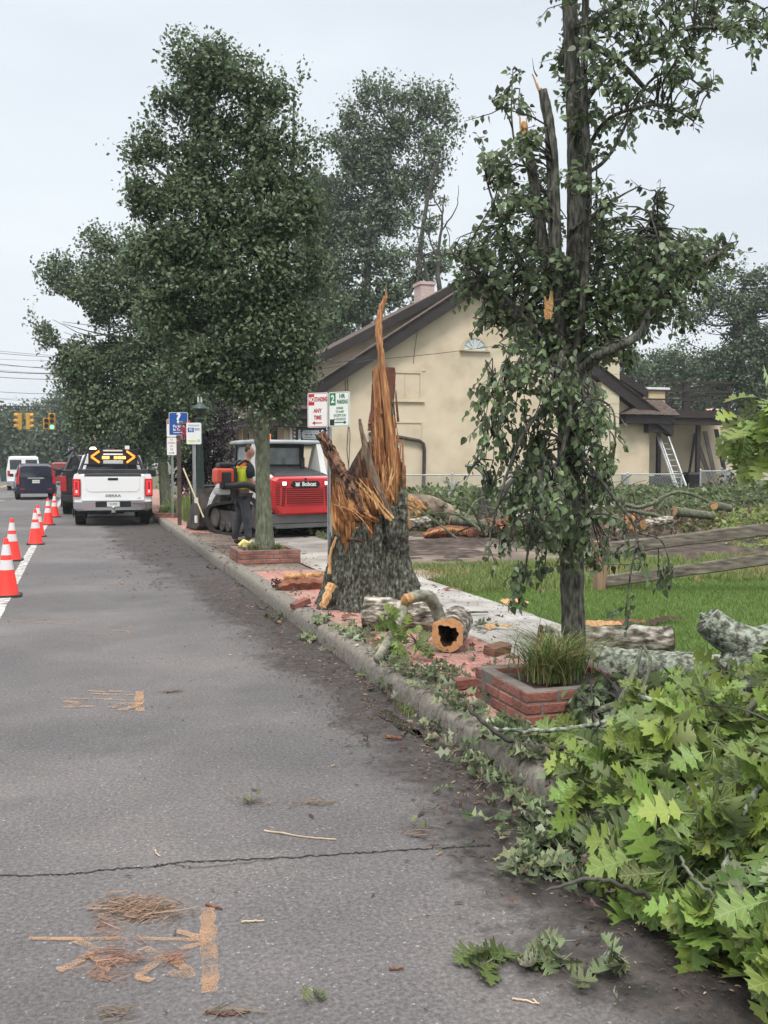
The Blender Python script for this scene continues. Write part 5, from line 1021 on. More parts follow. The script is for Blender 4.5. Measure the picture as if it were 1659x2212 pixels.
for sg, fx in ((-1, .10), (1, -.08)):
    k = len(tv_); tv_ += [(.0, sg*.10, .84), (.02+fx*.3, sg*.11, .50), (-.01+fx*.8, sg*.115, .28), (-.02+fx, sg*.12, .08)]; te += [(0, k), (k, k+1), (k+1, k+2), (k+2, k+3)]; tr_ += [.112, .085, .08, .075]
skin('trousers', tv_, te, tr_, M_JEAN, wk)
for sg, fx in ((-1, .10), (1, -.08)): skin('boot', [(-.04+fx, sg*.12, .07), (.06+fx, sg*.125, .045), (.16+fx, sg*.13, .04)], [(0, 1), (1, 2)], [.06, .05, .045], M_BOOT, wk)
# vest: shell round the chest, open at the sides, with orange-edged bands
b = MB(); rg = []
for z, rx, ry, cx_ in ((1.02, .165, .20, .01), (1.15, .155, .19, .02), (1.30, .165, .215, .03), (1.42, .145, .205, .05), (1.52, .09, .12, .08)): rg.append([(cx_+rx*math.cos(a), ry*math.sin(a), z) for a in np.linspace(0, 2*math.pi, 20, endpoint=False)])
b.loft(rg, cap=False); vs = b.build('vest', M_VEST, wk, smooth=True)
b = MB(); b.loft([[(.015+.17*math.cos(a), .208*math.sin(a), z) for a in np.linspace(0, 2*math.pi, 20, endpoint=False)] for z in (1.07, 1.14)], cap=False); b.build('orange_band', M_VOR, vs, smooth=True)
b = MB(); b.loft([[(cx_+rx*math.cos(a), ry*math.sin(a), z) for a in np.linspace(0, 2*math.pi, 20, endpoint=False)] for z, rx, ry, cx_ in ((1.40, .153, .213, .048), (1.47, .125, .175, .062), (1.525, .09, .122, .08))], cap=False); b.build('orange_yoke', M_VOR, vs, smooth=True)
b = MB()
for sg in (-1, 1): b.tube([tuple(p) for p in smoothpath([(-.12, sg*.12, 1.45), (.02, sg*.15, 1.535), (.16, sg*.14, 1.42), (.19, sg*.13, 1.25)], 5)], .025, 8)
b.build('shoulder_strap', M_BLK2, wk, smooth=True)
bl = thing('backpack_blower', 'orange backpack leaf blower with a black hose worn by the worker', 'leaf blower', (g.x, g.y, .15), R(12))
M_BLOR = mat('blower_orange', [(.62, .06, .03), (.72, .09, .045)], scale=3, rough=.4)
b = MB(); b.box((-.28, -.17, .88), (-.14, .17, 1.42)); b.build('frame', M_PLAS, bl, bevel=.03)
b = MB(); b.box((-.52, -.19, 1.12), (-.20, .17, 1.40)); b.build('engine_housing', M_BLOR, bl, bevel=.05, seg=3)
b = MB(); b.box((-.46, -.20, 1.02), (-.26, -.06, 1.34)); b.build('side_cover', M_PLAS, bl, bevel=.03)
b = MB(); b.box((-.50, -.15, .92), (-.24, .15, 1.04)); b.build('fuel_tank', mat('tank_white', (.45, .45, .42), rough=.4), bl, bevel=.03)
b = MB(); b.box((-.46, -.13, 1.41), (-.20, .12, 1.50)); b.build('air_filter', M_BLK2, bl, bevel=.03)
hp_ = smoothpath([(-.38, -.2, 1.08), (-.28, -.27, 1.08), (-.05, -.33, 1.10), (.12, -.34, 1.04), (.24, -.34, .90), (.34, -.30, .78)], 7); b = MB(); b.tube([tuple(p) for p in hp_], [.058+.006*(i % 2) for i in range(len(hp_))], 12); b.build('hose', M_PLAS, bl, smooth=True, angle=80)
b = MB(); b.tube([(.34, -.30, .78), (.43, -.22, .56), (.52, -.12, .36)], [.045, .038, .034], 12); b.build('blower_tube', M_PLAS, bl, smooth=True)
# ================================================================ traffic lights, wires, flag
M_SIGY = mat('signal_yellow', [(.42, .22, .03), (.50, .28, .05)], scale=3, rough=.5); E_GR = emit('green_signal', (.15, 1.0, .55), 1.6); M_LENS = mat('dark_lens', (.05, .012, .01), rough=.2)
def signal(px_, py_, d, n_, rz, lab, lit=True, size=.36):
    p = at(px_, py_, d); t = thing('traffic_signal', lab, 'traffic light', tuple(p), rz, 'traffic lights hanging over the crossroads')
    for k in range(n_):
        z = -(k+1)*size; b = MB(); b.box((-.19, -.12, z), (.19, .12, z+size-.01)); hd = b.build('signal_head', M_SIGY, t, bevel=.02)
        b = MB(); b.lathe([(.01, 0), (.13, .02), (.135, .03)], (0, 0, 0), 14); b.v = [(q[0], -q[2]-.115, q[1]+z+size/2) for q in b.v]; b.build('lens', E_GR if (lit and k == n_-1) else M_LENS, hd)
        b = MB(); b.add([(.155*math.cos(a), y, .155*math.sin(a)+z+size/2) for y in (-.12, -.34) for a in np.linspace(-.3, math.pi+.3, 12)], [(i, i+1, 12+i+1, 12+i) for i in range(11)]); b.build('visor', M_SIGY, hd)
    b = MB(); b.box((-.22, .1, -n_*size-.02), (.22, .13, .02)); b.build('backplate', M_SIGY, t)
    b = MB(); b.tube([(0, 0, 0), (0, 0, .42)], .03, 6); b.build('hanger', M_BLK2, t); return t
signal(41, 892, 66, 3, R(-75), 'leftmost hanging traffic light, seen from its side', False); signal(62, 892, 66, 3, R(75), 'second traffic light from the left, turned away', False)
signal(100, 903, 66, 2, 0, 'short two lamp traffic light left of the tall one', False); signal(112, 893, 66, 3, 0, 'tall yellow framed traffic light showing green'); signal(198, 905, 67, 3, 0, 'single traffic light over the white pickup showing green', size=.30)
M_WIRE = mat('cable_black', (.03, .032, .035), rough=.6)
ORD = ['first', 'second', 'third', 'fourth', 'fifth', 'sixth', 'seventh', 'eighth', 'ninth', 'tenth', 'eleventh', 'twelfth', 'thirteenth', 'fourteenth', 'lowest']
wires = [(754, 762, .016, 80), (759, 765, .02, 80), (775, 771, .015, 90), (782, 790, .025, 75), (788, 786, .012, 90), (797, 800, .014, 85), (801, 798, .03, 75), (813, 811, .025, 80), (845, 842, .02, 80), (858, 866, .013, 100), (863, 850, .014, 95), (877, 866, .045, 70), (881, 874, .03, 70), (889, 886, .014, 95), (904, 896, .012, 100)]
for i, (y0, y1, r, d) in enumerate(wires):
    A = at(-60, y0-3, d); B = at(330, y1-(y0-y1)*.6+2, d+6); P = [A.lerp(B, k/10)+Vector((0, 0, -.35*(1-(2*k/10-1)**2))) for k in range(11)]
    b = MB(); b.tube(P, r, 5); o = b.build('overhead_cable', M_WIRE); tag(o, 'thin overhead cable across the road, %s from the top%s' % (ORD[i], ', thicker than its neighbours' if r > .024 else ''), 'cable', 'overhead cables crossing the road')
fp = at(222, 915, 60); t = thing('national_flag', 'small striped red and white flag hanging beside the right hand traffic light', 'flag', tuple(fp)); b = MB(); b.tube([(0, 0, -.1), (.35, 0, -1.4)], .02, 6); b.build('pole', M_SW, t)
for k in range(7):
    b = MB(); pts = [(-.62+.0*k+j*.12, .04*math.sin(j*1.3), -.72-.07*k+j*.10*1.0) for j in range(6)]; b.add(pts+[(p[0]+.01, p[1], p[2]-.036) for p in pts], [(j, j+1, 7+j, 6+j) for j in range(5)]); b.build('stripe', M_SR if k % 2 == 0 else M_SW, t)
b = MB(); b.add([(-.1, 0, -.25), (.03, .0, -.12), (.05, 0, -.4), (-.08, 0, -.5)], [(0, 1, 2, 3)]); b.build('canton', M_SB, t)
tag(MB().box((-7, 100, 0), (-6.4, 100.4, 1.2)).build('bollard_box', M_GRN, bevel=.03), 'small dark green roadside cabinet at the far crossing', 'cabinet')
# thin service wire running to the gable
A = at(650, 786, 37.5); B = aY(1105, 742, 37.9); b = MB(); b.tube([A.lerp(B, k/10)+Vector((0, 0, -.12*(1-(2*k/10-1)**2))) for k in range(11)], .012, 5); tag(b.build('service_wire', M_WIRE), 'thin service wire sagging across the gable towards the half round window', 'cable')
for k, (ya, yb) in enumerate(((800, 770), (806, 778))):
    A = at(615, ya, 37.0); B = at(800, yb, 37.3); b = MB(); b.tube([A, A.lerp(B, .5)+Vector((0, 0, -.05)), B], .011, 5); tag(b.build('service_wire', M_WIRE), 'upper thin wire in front of the left roof slope' if k == 0 else 'lower thin wire in front of the left roof slope', 'cable')
# ================================================================ VEGETATION
M_BARK = mat('grey_bark', [(.025, .023, .02), (.078, .075, .062), (.15, .155, .125)], scale=55, detail=9, rough=.95, bump=1.0, bscale=70, st=(1, 1, .22), pos=[.36, .5, .66])
M_BARKG = mat('mossy_bark', [(.05, .055, .035), (.10, .11, .07), (.17, .18, .13)], scale=28, detail=9, rough=.95, bump=.9, bscale=40, st=(1, 1, .3))
M_BARKD = mat('dark_bark', [(.02, .018, .016), (.05, .045, .04), (.08, .075, .065)], scale=4, detail=7, rough=.95, bump=.6, st=(1, 1, .4))
M_LICH = mat('lichen_bark', [(.05, .048, .04), (.14, .15, .115), (.26, .29, .23), (.36, .40, .33)], scale=30, detail=10, rough=.95, bump=.9, bscale=60, pos=[.34, .46, .56, .70])
M_WOODO = mat('torn_orange_wood', [(.13, .045, .018), (.36, .15, .058), (.57, .31, .125)], scale=5, detail=8, rough=.75, bump=.7, bscale=18, st=(7, 7, .45), pos=[.3, .5, .68])
M_WOODS = mat('torn_sapwood', [(.06, .024, .012), (.28, .11, .038), (.45, .21, .075), (.64, .39, .17)], scale=3.6, detail=9, rough=.8, bump=.8, bscale=9, st=(9, 9, .55), pos=[.30, .44, .54, .68])
M_WOODP = mat('torn_pale_wood', [(.26, .12, .05), (.46, .25, .10), (.62, .40, .20)], scale=6, detail=8, rough=.75, bump=.6, bscale=22, st=(7, 7, .4))
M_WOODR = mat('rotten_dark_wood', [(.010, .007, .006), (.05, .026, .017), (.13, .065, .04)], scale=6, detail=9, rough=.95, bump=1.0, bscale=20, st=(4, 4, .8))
M_WOODB = mat('brown_heartwood', [(.07, .028, .016), (.16, .065, .036), (.27, .12, .065)], scale=5, detail=8, rough=.8, bump=.8, bscale=20, st=(7, 7, .45))
L_PEAR = leafmat('pear_leaf', (.088, .132, .055), (.15, .19, .115), .6, .36, .03, tr=.28)
L_MID = leafmat('street_tree_leaf', (.082, .12, .060), (.10, .14, .075), .6, .45, .035, tr=.28)
L_OAKB = leafmat('distant_oak_leaf', (.088, .13, .07), (.10, .14, .08), .5, .55, .03, tr=.2)
L_FAR = leafmat('far_tree_leaf', (.066, .10, .052), (.065, .095, .05), .5, .6, .03, tr=.15)
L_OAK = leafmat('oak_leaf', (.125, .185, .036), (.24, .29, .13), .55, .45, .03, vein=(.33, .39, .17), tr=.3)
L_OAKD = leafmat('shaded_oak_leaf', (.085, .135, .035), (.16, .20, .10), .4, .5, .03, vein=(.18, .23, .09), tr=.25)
L_WILT = leafmat('wilted_leaf', (.12, .15, .07), (.36, .39, .28), .45, .6, .04, tr=.15)
L_DEAD = leafmat('dead_leaf', (.075, .05, .038), (.15, .115, .085), .5, .7, .03, tr=.1)
L_PURP = leafmat('purple_leaf', (.022, .016, .020), (.035, .025, .03), .5, .5, .03, tr=.15)
def limb(b, pts, r0, r1, n=8, jit=.0, sub=5, rough=.0):
    P = smoothpath([tuple(p) for p in pts], sub, jit); m = len(P); b.tube([tuple(p) for p in P], [r0+(r1-r0)*(i/(m-1))**.8 for i in range(m)], n, rough=rough); return P
def barktube(pts, r0, r1, n=40, amp=.012, fl=0, sub=8, sc_=(16, 16, 5), seed=2):
    P = smoothpath([tuple(p) for p in pts], sub); P = smoothpath([tuple(p) for p in P], 3); b = MB(); m = len(P); rad = [r0+(r1-r0)*i/(m-1)+fl*max(0, 1-i/(m*.09))**2 for i in range(m)]
    b.tube([tuple(p) for p in P], rad, n); V = np.array(b.v); c = np.repeat(np.array(P), n, axis=0); d = V-c; dl = np.linalg.norm(d, axis=1)[:, None]; d = d/dl
    ns = vnoise(V*np.array(sc_), 1.0, seed, 3); V = V+d*((-np.abs(ns)*2.2+.6)*amp)[:, None]+d*(vnoise(V, 3, seed+4, 2)*amp)[:, None]; b.v = [tuple(p) for p in V]; return b, P
def crown(name, blobs, nl, size, lm, parent, clump=.35, per=45, skeleton=None, bark=None, tpl=(OVAL, [(0, 3, 2, 1)]), tilt=.25, brad=.02, droop=0, nb=None, shell=.55, gap=.36):
    """leaves in many small clumps spread through the crown's volume; limbs run from the trunk to the clumps"""
    vol = np.array([b_[1][0]*b_[1][1]*b_[1][2] for b_ in blobs])**.8; vol /= vol.sum(); nc = max(8, nl//per); C = []
    cnt = rng.multinomial(nc, vol)
    for (c, r), k in zip(blobs, cnt):
        d = rng.normal(size=(k, 3)); d /= np.linalg.norm(d, axis=1)[:, None]+1e-9; u = rng.uniform(0, 1, k)**(1/3.)*(1-shell)+shell*rng.uniform(.6, 1.0, k); C.append(np.array(c)+d*np.array(r)*u[:, None])
    C = np.concatenate(C); sizes = rng.uniform(.6, 1.3, len(C))*clump; ids = rng.integers(0, len(C), nl)
    P = C[ids]+rng.normal(size=(nl, 3)).clip(-1.7, 1.7)*sizes[ids][:, None]*np.array([.5, .5, .38])
    if gap: ok = vnoise(P, 1/(clump*3.2), 41, 2) > -gap; P = P[ok]; ids = ids[ok]; nl = len(P)
    nn = (P-C[ids])/(sizes[ids][:, None]); nn = nn*.75+rng.normal(size=(nl, 3))*.42+np.array([0, 0, .55]); nn /= np.linalg.norm(nn, axis=1)[:, None]
    Q = rot_from(rng.normal(size=(nl, 3)), nn); S = size*rng.uniform(.6, 1.25, nl)
    if droop: P[:, 2] -= 0
    o = scatter(name, tpl[0], tpl[1], P, Q, S, lm, parent, world=True)
    if skeleton is not None:
        b = MB(); sk = np.array([tuple(p) for p in skeleton]); sel = rng.permutation(len(C))[:nb or min(len(C), 90)]
        for i in sel:
            c = C[i]; dist = np.linalg.norm(sk-c, axis=1)+.8*np.maximum(0, sk[:, 2]-c[2]+.2); j = int(dist.argmin()); a = sk[j]; mid = (a+c)/2+np.array([0, 0, -.1*np.linalg.norm(c-a)])+rng.normal(size=3)*.06*np.linalg.norm(c-a)
            limb(b, [a, mid, c], brad*(.6+.9*random.random()), brad*.25, 5, sub=3)
        b.build('branches', bark, parent, world=True)
    return o
def blobpx(lst, d, depth=.8):
    out = []
    for q in lst:
        x, y, r = q[:3]; dd = d+(q[3] if len(q) > 3 else random.uniform(-.5, .5)*r/FPX*d*.8); c = at(x, y, dd); rr = r/FPX*dd; out.append((tuple(c), (rr, rr*depth, rr)))
    return out
# ---- street tree in the middle (leaning trunk, tall dense crown)
g = gz(572, 1190, .3); D2 = 15.1
t2 = thing('street_tree', 'tall full leaved street tree in the square brick planter beside the worker', 'tree', tuple(g))
b = MB(); tp = [at(572, 1192, D2), at(570, 1100, D2), at(567, 1000, D2), at(572, 900, D2), at(583, 800, D2), at(570, 650, D2), at(560, 480, D2), at(545, 300, D2), at(530, 150, D2)]
b, P2 = barktube(tp, .135, .02, 30, .012, .03, 6); P2 = P2[::3][:len(tp)*5]; b.build('trunk', M_BARKG, t2, world=True, smooth=True, angle=180)
b = MB(); limb(b, [at(571, 1010, D2), at(556, 960, D2-.1), at(545, 900, D2-.2), at(535, 840, D2-.2)], .05, .02); limb(b, [at(575, 780, D2), at(600, 640, D2), at(630, 400, D2), at(635, 200, D2)], .07, .015); limb(b, [at(575, 780, D2), at(500, 640, D2), at(440, 420, D2), at(400, 150, D2)], .07, .015)
limb(b, [at(565, 560, D2), at(460, 470, D2), at(330, 360, D2), at(255, 318, D2)], .05, .01); b.build('limb', M_BARKG, t2, world=True, smooth=True)
sk2 = [Vector(tuple(p)) for p in P2[14:]]+[at(600, 640, D2), at(630, 400, D2), at(500, 640, D2), at(440, 420, D2), at(400, 200, D2)]
mid_blobs = [(460,140,55),(400,130,32),(386,80,14),(392,105,18),(440,110,28),(628,175,28),(640,145,12),(600,215,45),(540,190,60),(500,120,26),(430,230,75),(600,320,85),(640,300,45),(480,350,110),(372,230,40),(355,200,15),(330,315,42),(290,325,25),(258,322,14),(590,450,100),(650,430,45),(430,480,115),(330,420,52),(290,400,22),(275,385,10),(350,550,70),(310,560,35),(540,600,130),(640,590,70),(430,650,110),(350,690,60),(560,740,115),(650,720,55),(480,780,85),(610,830,55),(530,840,40),(600,890,26),(640,790,30),(560,905,16,-.3),(618,870,24),(440,810,35),(420,750,55),(690,680,22),(680,460,22)]
crown('crown', blobpx(mid_blobs, D2), 96000, .080, L_MID, t2, .28, 95, sk2, M_BARKG, nb=130, brad=.022, gap=.22)
b = None
# ---- further street tree on the left
g = gz(357, 1106, .15); D3 = 30.6
t3 = thing('street_tree', 'broad dark street tree rising behind the white pickup truck', 'tree', tuple(g))
b = MB(); P3 = limb(b, [at(360, 1108, D3), at(354, 1030, D3), at(348, 960, D3), at(342, 880, D3), at(330, 760, D3), at(280, 620, D3), at(240, 520, D3)], .20, .03, 12); b.build('trunk', M_BARKG, t3, world=True, smooth=True)
far_b = [(200,520,35),(198,490,12),(225,560,35),(290,530,35),(275,500,14),(330,560,50),(140,590,40),(115,590,20),(95,600,12),(240,640,80),(160,650,50),(100,690,22),(88,690,10),(180,730,85),(130,720,40),(300,720,90),(370,700,60),(160,800,45),(250,820,95),(350,840,80),(150,860,22),(215,900,52),(310,920,70),(390,890,50),(200,950,30),(285,965,40),(370,960,35),(180,910,28)]
crown('crown', blobpx(far_b, D3), 76000, .125, L_MID, t3, .50, 66, P3[8:], M_BARKG, nb=110, brad=.03, gap=.30)
t = thing('street_tree', 'tree half hidden behind the broad dark one, left of the lamp post', 'tree', tuple(gz(400, 1085, .15)))
b = MB(); P = limb(b, [at(395, 1090, 40), at(398, 960, 40), at(405, 800, 40), at(415, 620, 40)], .2, .04); b.build('trunk', M_BARKD, t, world=True)
crown('crown', blobpx([(420,700,90),(450,820,100),(400,880,70),(450,890,40),(510,780,60),(430,950,40),(350,900,60)], 40), 22000, .16, L_MID, t, .7, 45, P[4:], M_BARKD)
# ---- purple leaved shrub mass and flowering bed
t = thing('purple_shrub', 'tall dark purple leaved shrub between the lamp post and the shop front', 'shrub', tuple(gz(450, 1075, .15)))
b = MB()
for i in range(5): limb(b, [at(430+15*i, 1078, 34), at(425+18*i, 1000, 34), at(410+26*i, 900, 34)], .06, .02)
b.build('stems', M_BARKD, t, world=True)
crown('foliage', blobpx([(410,930,55),(450,960,60),(400,1010,45),(455,1030,45),(440,890,50),(390,970,40)], 34, 1.0), 15000, .12, L_PURP, t, .5)
t = thing('flower_bed', 'grassy flower bed with pink blooms behind the litter bin', 'plants', tuple(gz(450, 1090, .15)))
P = np.stack([rng.uniform(2.6, 6.8, 9000), rng.uniform(25.5, 31, 9000), np.full(9000, .14)], 1); blades('leaves', P, .75, .02, G_ROUGH, .5, t, seg=2)
for o in t.children: o.matrix_parent_inverse = _wm[t.name].inverted()
P = np.stack([rng.uniform(2.8, 6.6, 260), rng.uniform(25.5, 31, 260), rng.uniform(.6, .95, 260)], 1); scatter('blooms', OVAL, [(0, 3, 2, 1)], P, rotm(260), rng.uniform(.08, .14, 260), mat('pink_petal', [(.45, .16, .22), (.6, .3, .34)], scale=3), t, True)
t = thing('hanging_flowers', 'red and pink hanging flower basket on the lamp post', 'flowers', tuple(at(405, 930, 23.6)))
crown('foliage', blobpx([(402, 925, 13), (412, 935, 12)], 23.6), 260, .09, L_MID, t, .12, 20); 
P = np.array([tuple(at(404+random.gauss(0, 9), 930+random.gauss(0, 9), 23.4)) for _ in range(150)]); scatter('blooms', OVAL, [(0, 3, 2, 1)], P, rotm(150), rng.uniform(.05, .09, 150), mat('red_petal', [(.6, .05, .06), (.6, .15, .3)], scale=5), t, True)
# ---- trees behind the house and along the road
def bgtree(name, lab, base, d, trunkpts, blobs, nl, size, lm, cl=.8, tr=.35, bark=M_BARKD, per=40, nb=80, brad=.05):
    t = thing(name, lab, 'tree', tuple(Vector((at(base[0], base[1], d).x, at(base[0], base[1], d).y, 0))))
    b = MB(); bs = at(base[0], base[1], d); P = limb(b, [(bs.x, bs.y, 0)]+[at(x, y, d) for x, y in trunkpts], tr, tr*.25, 10); b.build('trunk', bark, t, world=True, smooth=True)
    crown('crown', blobpx(blobs, d), nl, size, lm, t, cl, per, P[len(P)//3:], bark, nb=nb, brad=brad); return t
bgtree('oak_tree', 'big loose crowned oak standing behind the house roof', (792, 1000), 58, [(792, 720), (795, 560), (830, 420), (850, 280)],
       [(800,205,32),(835,178,20),(785,190,16),(760,245,30),(800,270,40),(850,225,30),(905,215,38),(945,200,22),(950,250,32),(975,290,18),(880,290,48),(930,330,40),(725,255,10),(735,330,42),(800,360,60),(720,420,60),(880,400,40),(700,480,48),(790,470,65),(870,480,35),(760,560,65),(690,560,45),(720,650,60),(850,560,40),(790,660,45),(870,650,30),(840,620,30),(700,720,45),(915,400,25)],
       42000, .24, L_OAKB, .8, .42, per=62, nb=100, brad=.07)
bgtree('oak_tree', 'second oak filling the gap between the tall street tree and the big oak', (690, 1000), 66, [(690, 700), (690, 500)], [(690,420,45),(660,480,60),(700,540,60),(670,620,70),(720,700,60),(650,720,60),(680,380,25),(705,395,20)], 14000, .27, L_OAKB, .9, .35)
bgtree('dead_tree', 'thin half bare tree left of the broken street tree', (905, 1000), 52, [(905, 640), (910, 520), (930, 400), (950, 340)], [(905,540,22),(940,480,20),(925,590,26),(955,560,25),(890,600,20),(965,430,14),(880,470,12)], 2600, .2, L_OAKB, .5, .22, nb=60, brad=.05)
t = thing('dead_tree', 'bare broken snag with leafless twigs behind the roof chimney', 'tree', tuple(Vector((at(930, 1000, 50).x, at(930, 1000, 50).y, 0))))
b = MB()
for pts, r in (([(950, 640), (945, 560), (955, 480), (960, 420)], .14), ([(930, 640), (915, 560), (900, 500)], .1), ([(880, 640), (905, 600), (905, 560)], .12), ([(945, 560), (925, 500), (930, 450)], .06), ([(952, 500), (985, 450), (990, 400)], .05), ([(955, 460), (920, 400), (885, 370), (870, 350)], .04), ([(930, 410), (945, 370), (975, 350)], .03), ([(905, 590), (890, 540), (870, 520)], .05)): limb(b, [at(x, y, 50) for x, y in pts], r, r*.2, 6, .02)
b.build('snag', M_BARKD, t, world=True)
bgtree('oak_tree', 'dark tree with bare outer twigs rising at the right edge behind the deck', (1600, 1040), 62, [(1600, 800), (1590, 680), (1620, 590)], [(1560,620,35),(1600,590,25),(1640,600,40),(1530,680,45),(1590,690,60),(1650,680,50),(1500,740,30),(1560,770,55),(1630,780,60),(1480,690,18),(1600,850,60),(1660,860,50),(1545,840,40),(1470,650,12),(1700,640,50),(1700,760,70)], 36000, .22, L_FAR, .85, .4, nb=140, brad=.06)
bgtree('oak_tree', 'lighter green round tree just above the roof deck railing', (1450, 1040), 75, [(1450, 850), (1450, 800)], [(1420,790,30),(1460,800,45),(1500,830,45),(1400,820,25),(1440,850,40),(1370,790,22),(1520,870,40)], 11000, .27, L_OAKB, .9, .3)
bgtree('oak_tree', 'small green tree behind the right hand dormer', (1340, 1040), 72, [(1345, 820), (1350, 790)], [(1355,775,18),(1330,760,22),(1310,745,20),(1372,800,20)], 3500, .25, L_OAKB, .8, .25)
far_row = [(-60, 905, 60, 'leftmost dark tree of the far tree line'), (20, 925, 45, 'low rounded tree behind the white van'), (75, 915, 50, 'rounded tree below the two turned away traffic lights'), (130, 905, 55, 'dark tree directly behind the tall green traffic light'), (170, 880, 50, 'taller tree behind the broad street tree edge'), (235, 930, 50, 'tree behind the amber arrow board'), (300, 935, 50, 'tree behind the right side of the white pickup'), (-10, 960, 40, 'low bush beside the far left car'), (100, 970, 40, 'low shrub mass above the navy vehicle'), (190, 980, 36, 'low shrub behind the black pickup'), (265, 990, 34, 'dark shrub beside the far pavement'), (45, 975, 38, 'shrub behind the roof of the white van')]
for i, (x, y, r, lab) in enumerate(far_row):
    d = 118+6*(i % 4); bl_ = [(x, y, r), (x-r*.6, y+r*.5, r*.8), (x+r*.6, y+r*.5, r*.8), (x, y+r, r), (x+r*.3, y-r*.4, r*.5), (x-r*.4, y-r*.3, r*.45)]
    bgtree('tree', lab, (x, 1010), d, [(x, y+r), (x, y)], bl_, 5200, .5, L_FAR, 1.6, .5, per=28, nb=20, brad=.08)
# ---- planters
M_PBRK = mat('planter_brick', [(.12, .05, .04), (.21, .082, .06), (.28, .125, .095)], scale=6, detail=8, rough=.8, bump=.5, bscale=50, vary=.2)
M_MORT = mat('planter_mortar', [(.10, .085, .075), (.19, .17, .15)], scale=9, rough=.95)
def planter(x0, x1, y0, y1, z0, courses, lab, gone=0):
    t = thing('brick_planter', lab, 'planter', ((x0+x1)/2, (y0+y1)/2, z0)); hx, hy = (x1-x0)/2, (y1-y0)/2; w_ = .095; H = .067
    b = MB(); 
    for a in (((-hx+.006, -hy+.006), (hx-.006, -hy+w_-.006)), ((-hx+.006, hy-w_+.006), (hx-.006, hy-.006)), ((-hx+.006, -hy+w_-.006), (-hx+w_-.006, hy-w_+.006)), ((hx-w_+.006, -hy+w_-.006), (hx-.006, hy-w_+.006))): b.box((*a[0], -.02), (*a[1], courses*H-.008))
    b.build('mortar', M_MORT, t)
    b = MB()
    for c in range(courses):
        off = .1 if c % 2 else 0
        def run(p, q, fix, axis):
            u = p+(-off if off else 0)
            while u < q-.02:
                u0 = max(u, p); u1 = min(u+.197, q)
                if u1-u0 > .04 and not (y0 < 6 and axis == 'y' and fix < 0 and u0 > -.02+.05*c):
                    j = [random.uniform(-.003, .003) for _ in range(4)]; zz = c*H
                    if axis == 'x': b.box((u0, fix-w_/2+j[0], zz+.001), (u1-.006, fix+w_/2+j[0], zz+H-.009))
                    else: b.box((fix-w_/2+j[0], u0, zz+.001), (fix+w_/2+j[0], u1-.006, zz+H-.009))
                u += .205
        run(-hx, hx, -hy+w_/2, 'x'); run(-hx, hx, hy-w_/2, 'x'); run(-hy+w_+.004, hy-w_-.002, -hx+w_/2, 'y'); run(-hy+w_+.004, hy-w_-.002, hx-w_/2, 'y')
    b.build('brickwork', M_PBRK, t, bevel=.006, seg=1)
    b = MB(); b.box((-hx+w_, -hy+w_, 0), (hx-w_, hy-w_, courses*H-.04)); b.build('soil', M_DIRT, t); return t
planter(2.38, 3.17, 5.03, 5.80, .15, 3, 'nearest square brick planter, with loose bricks at its corner and long grass inside')
planter(2.24, 3.17, 14.58, 15.55, .15, 3, 'middle square brick planter with a short grass tuft round the leaning tree')
planter(1.98, 3.3, 28.0, 29.2, .15, 2, 'farthest low brick planter beyond the litter bin')
for i, (x, y, rz2, z, tl, lab) in enumerate(((1012, 1486, 8, .155, 0, 'loose red brick lying on the pavement touching the planter corner'), (1055, 1478, 60, .195, 14, 'loose brick tipped up on the planter corner'), (1073, 1468, 35, .33, 10, 'dislodged brick resting on the planter top beside the grass'))):
    g = gz(x, y, .15); b = MB(); b.box((-.11, -.047, 0), (.11, .047, .062), Matrix.Rotation(R(rz2), 4, 'Z') @ Matrix.Rotation(R(tl), 4, 'X')); o = b.build('loose_brick', M_PBRK, bevel=.005); o.location = (g.x, g.y, z); tag(o, lab, 'brick')
b = MB(); b.box((-.1, -.05, 0), (.1, .05, .06), Matrix.Rotation(R(20), 4, 'Z') @ Matrix.Rotation(R(-15), 4, 'Y')); o = b.build('loose_brick', M_PBRK, bevel=.005); g = gz(640, 1312, .15); o.location = (g.x+.05, g.y, .16); tag(o, 'lifted paving brick at the kerb in front of the split log', 'brick')
# grass clumps in planters
def clump(cx_, cy_, z, n_, h_, spread, lab, wd=.008, nd=.3):
    t = thing('ornamental_grass', lab, 'grass clump', (cx_, cy_, z)); k = int(n_*(1-nd))
    for nm, mm, kk in (('green_blades', leafmat('clump_green', (.10, .16, .04), (.12, .18, .05), .4, .5, .04, tr=.3), k), ('dry_blades', G_DRY, n_-k)):
        P = np.stack([rng.normal(size=kk)*spread*.45, rng.normal(size=kk)*spread*.45, np.zeros(kk)], 1); o = blades(nm, P, h_, wd, mm, 1.25, t, droop=.45, seg=6)
    return t
clump(2.70, 5.36, .33, 520, .40, .16, 'long arching green and straw coloured grass clump in the nearest planter'); clump(2.85, 5.60, .33, 300, .42, .2, 'grass behind the first clump, beside the broken tree trunk')
clump(2.50, 14.85, .33, 160, .18, .13, 'short yellowed grass tuft left of the leaning trunk', .01, .5); clump(2.86, 14.85, .33, 130, .16, .12, 'short grass tuft right of the leaning trunk', .01, .5)
clump(2.5, 28.6, .27, 260, .35, .35, 'low grass in the farthest brick planter', .02, .1)
b = MB(); b.tube([(-.1, 0, .02), (-.02, .02, .09), (.06, 0, .05), (.1, -.03, .1)], [.03, .035, .03, .02], 8); b.box((-.05, -.04, .0), (.08, .04, .07)); o = b.build('work_gloves', mat('yellow_glove', [(.7, .55, .04), (.6, .6, .5)], scale=12)); g = gz(503, 1180, .33); o.location = (2.42, 15.1, .36); tag(o, 'crumpled yellow work gloves on the brick planter left of the trunk', 'gloves')
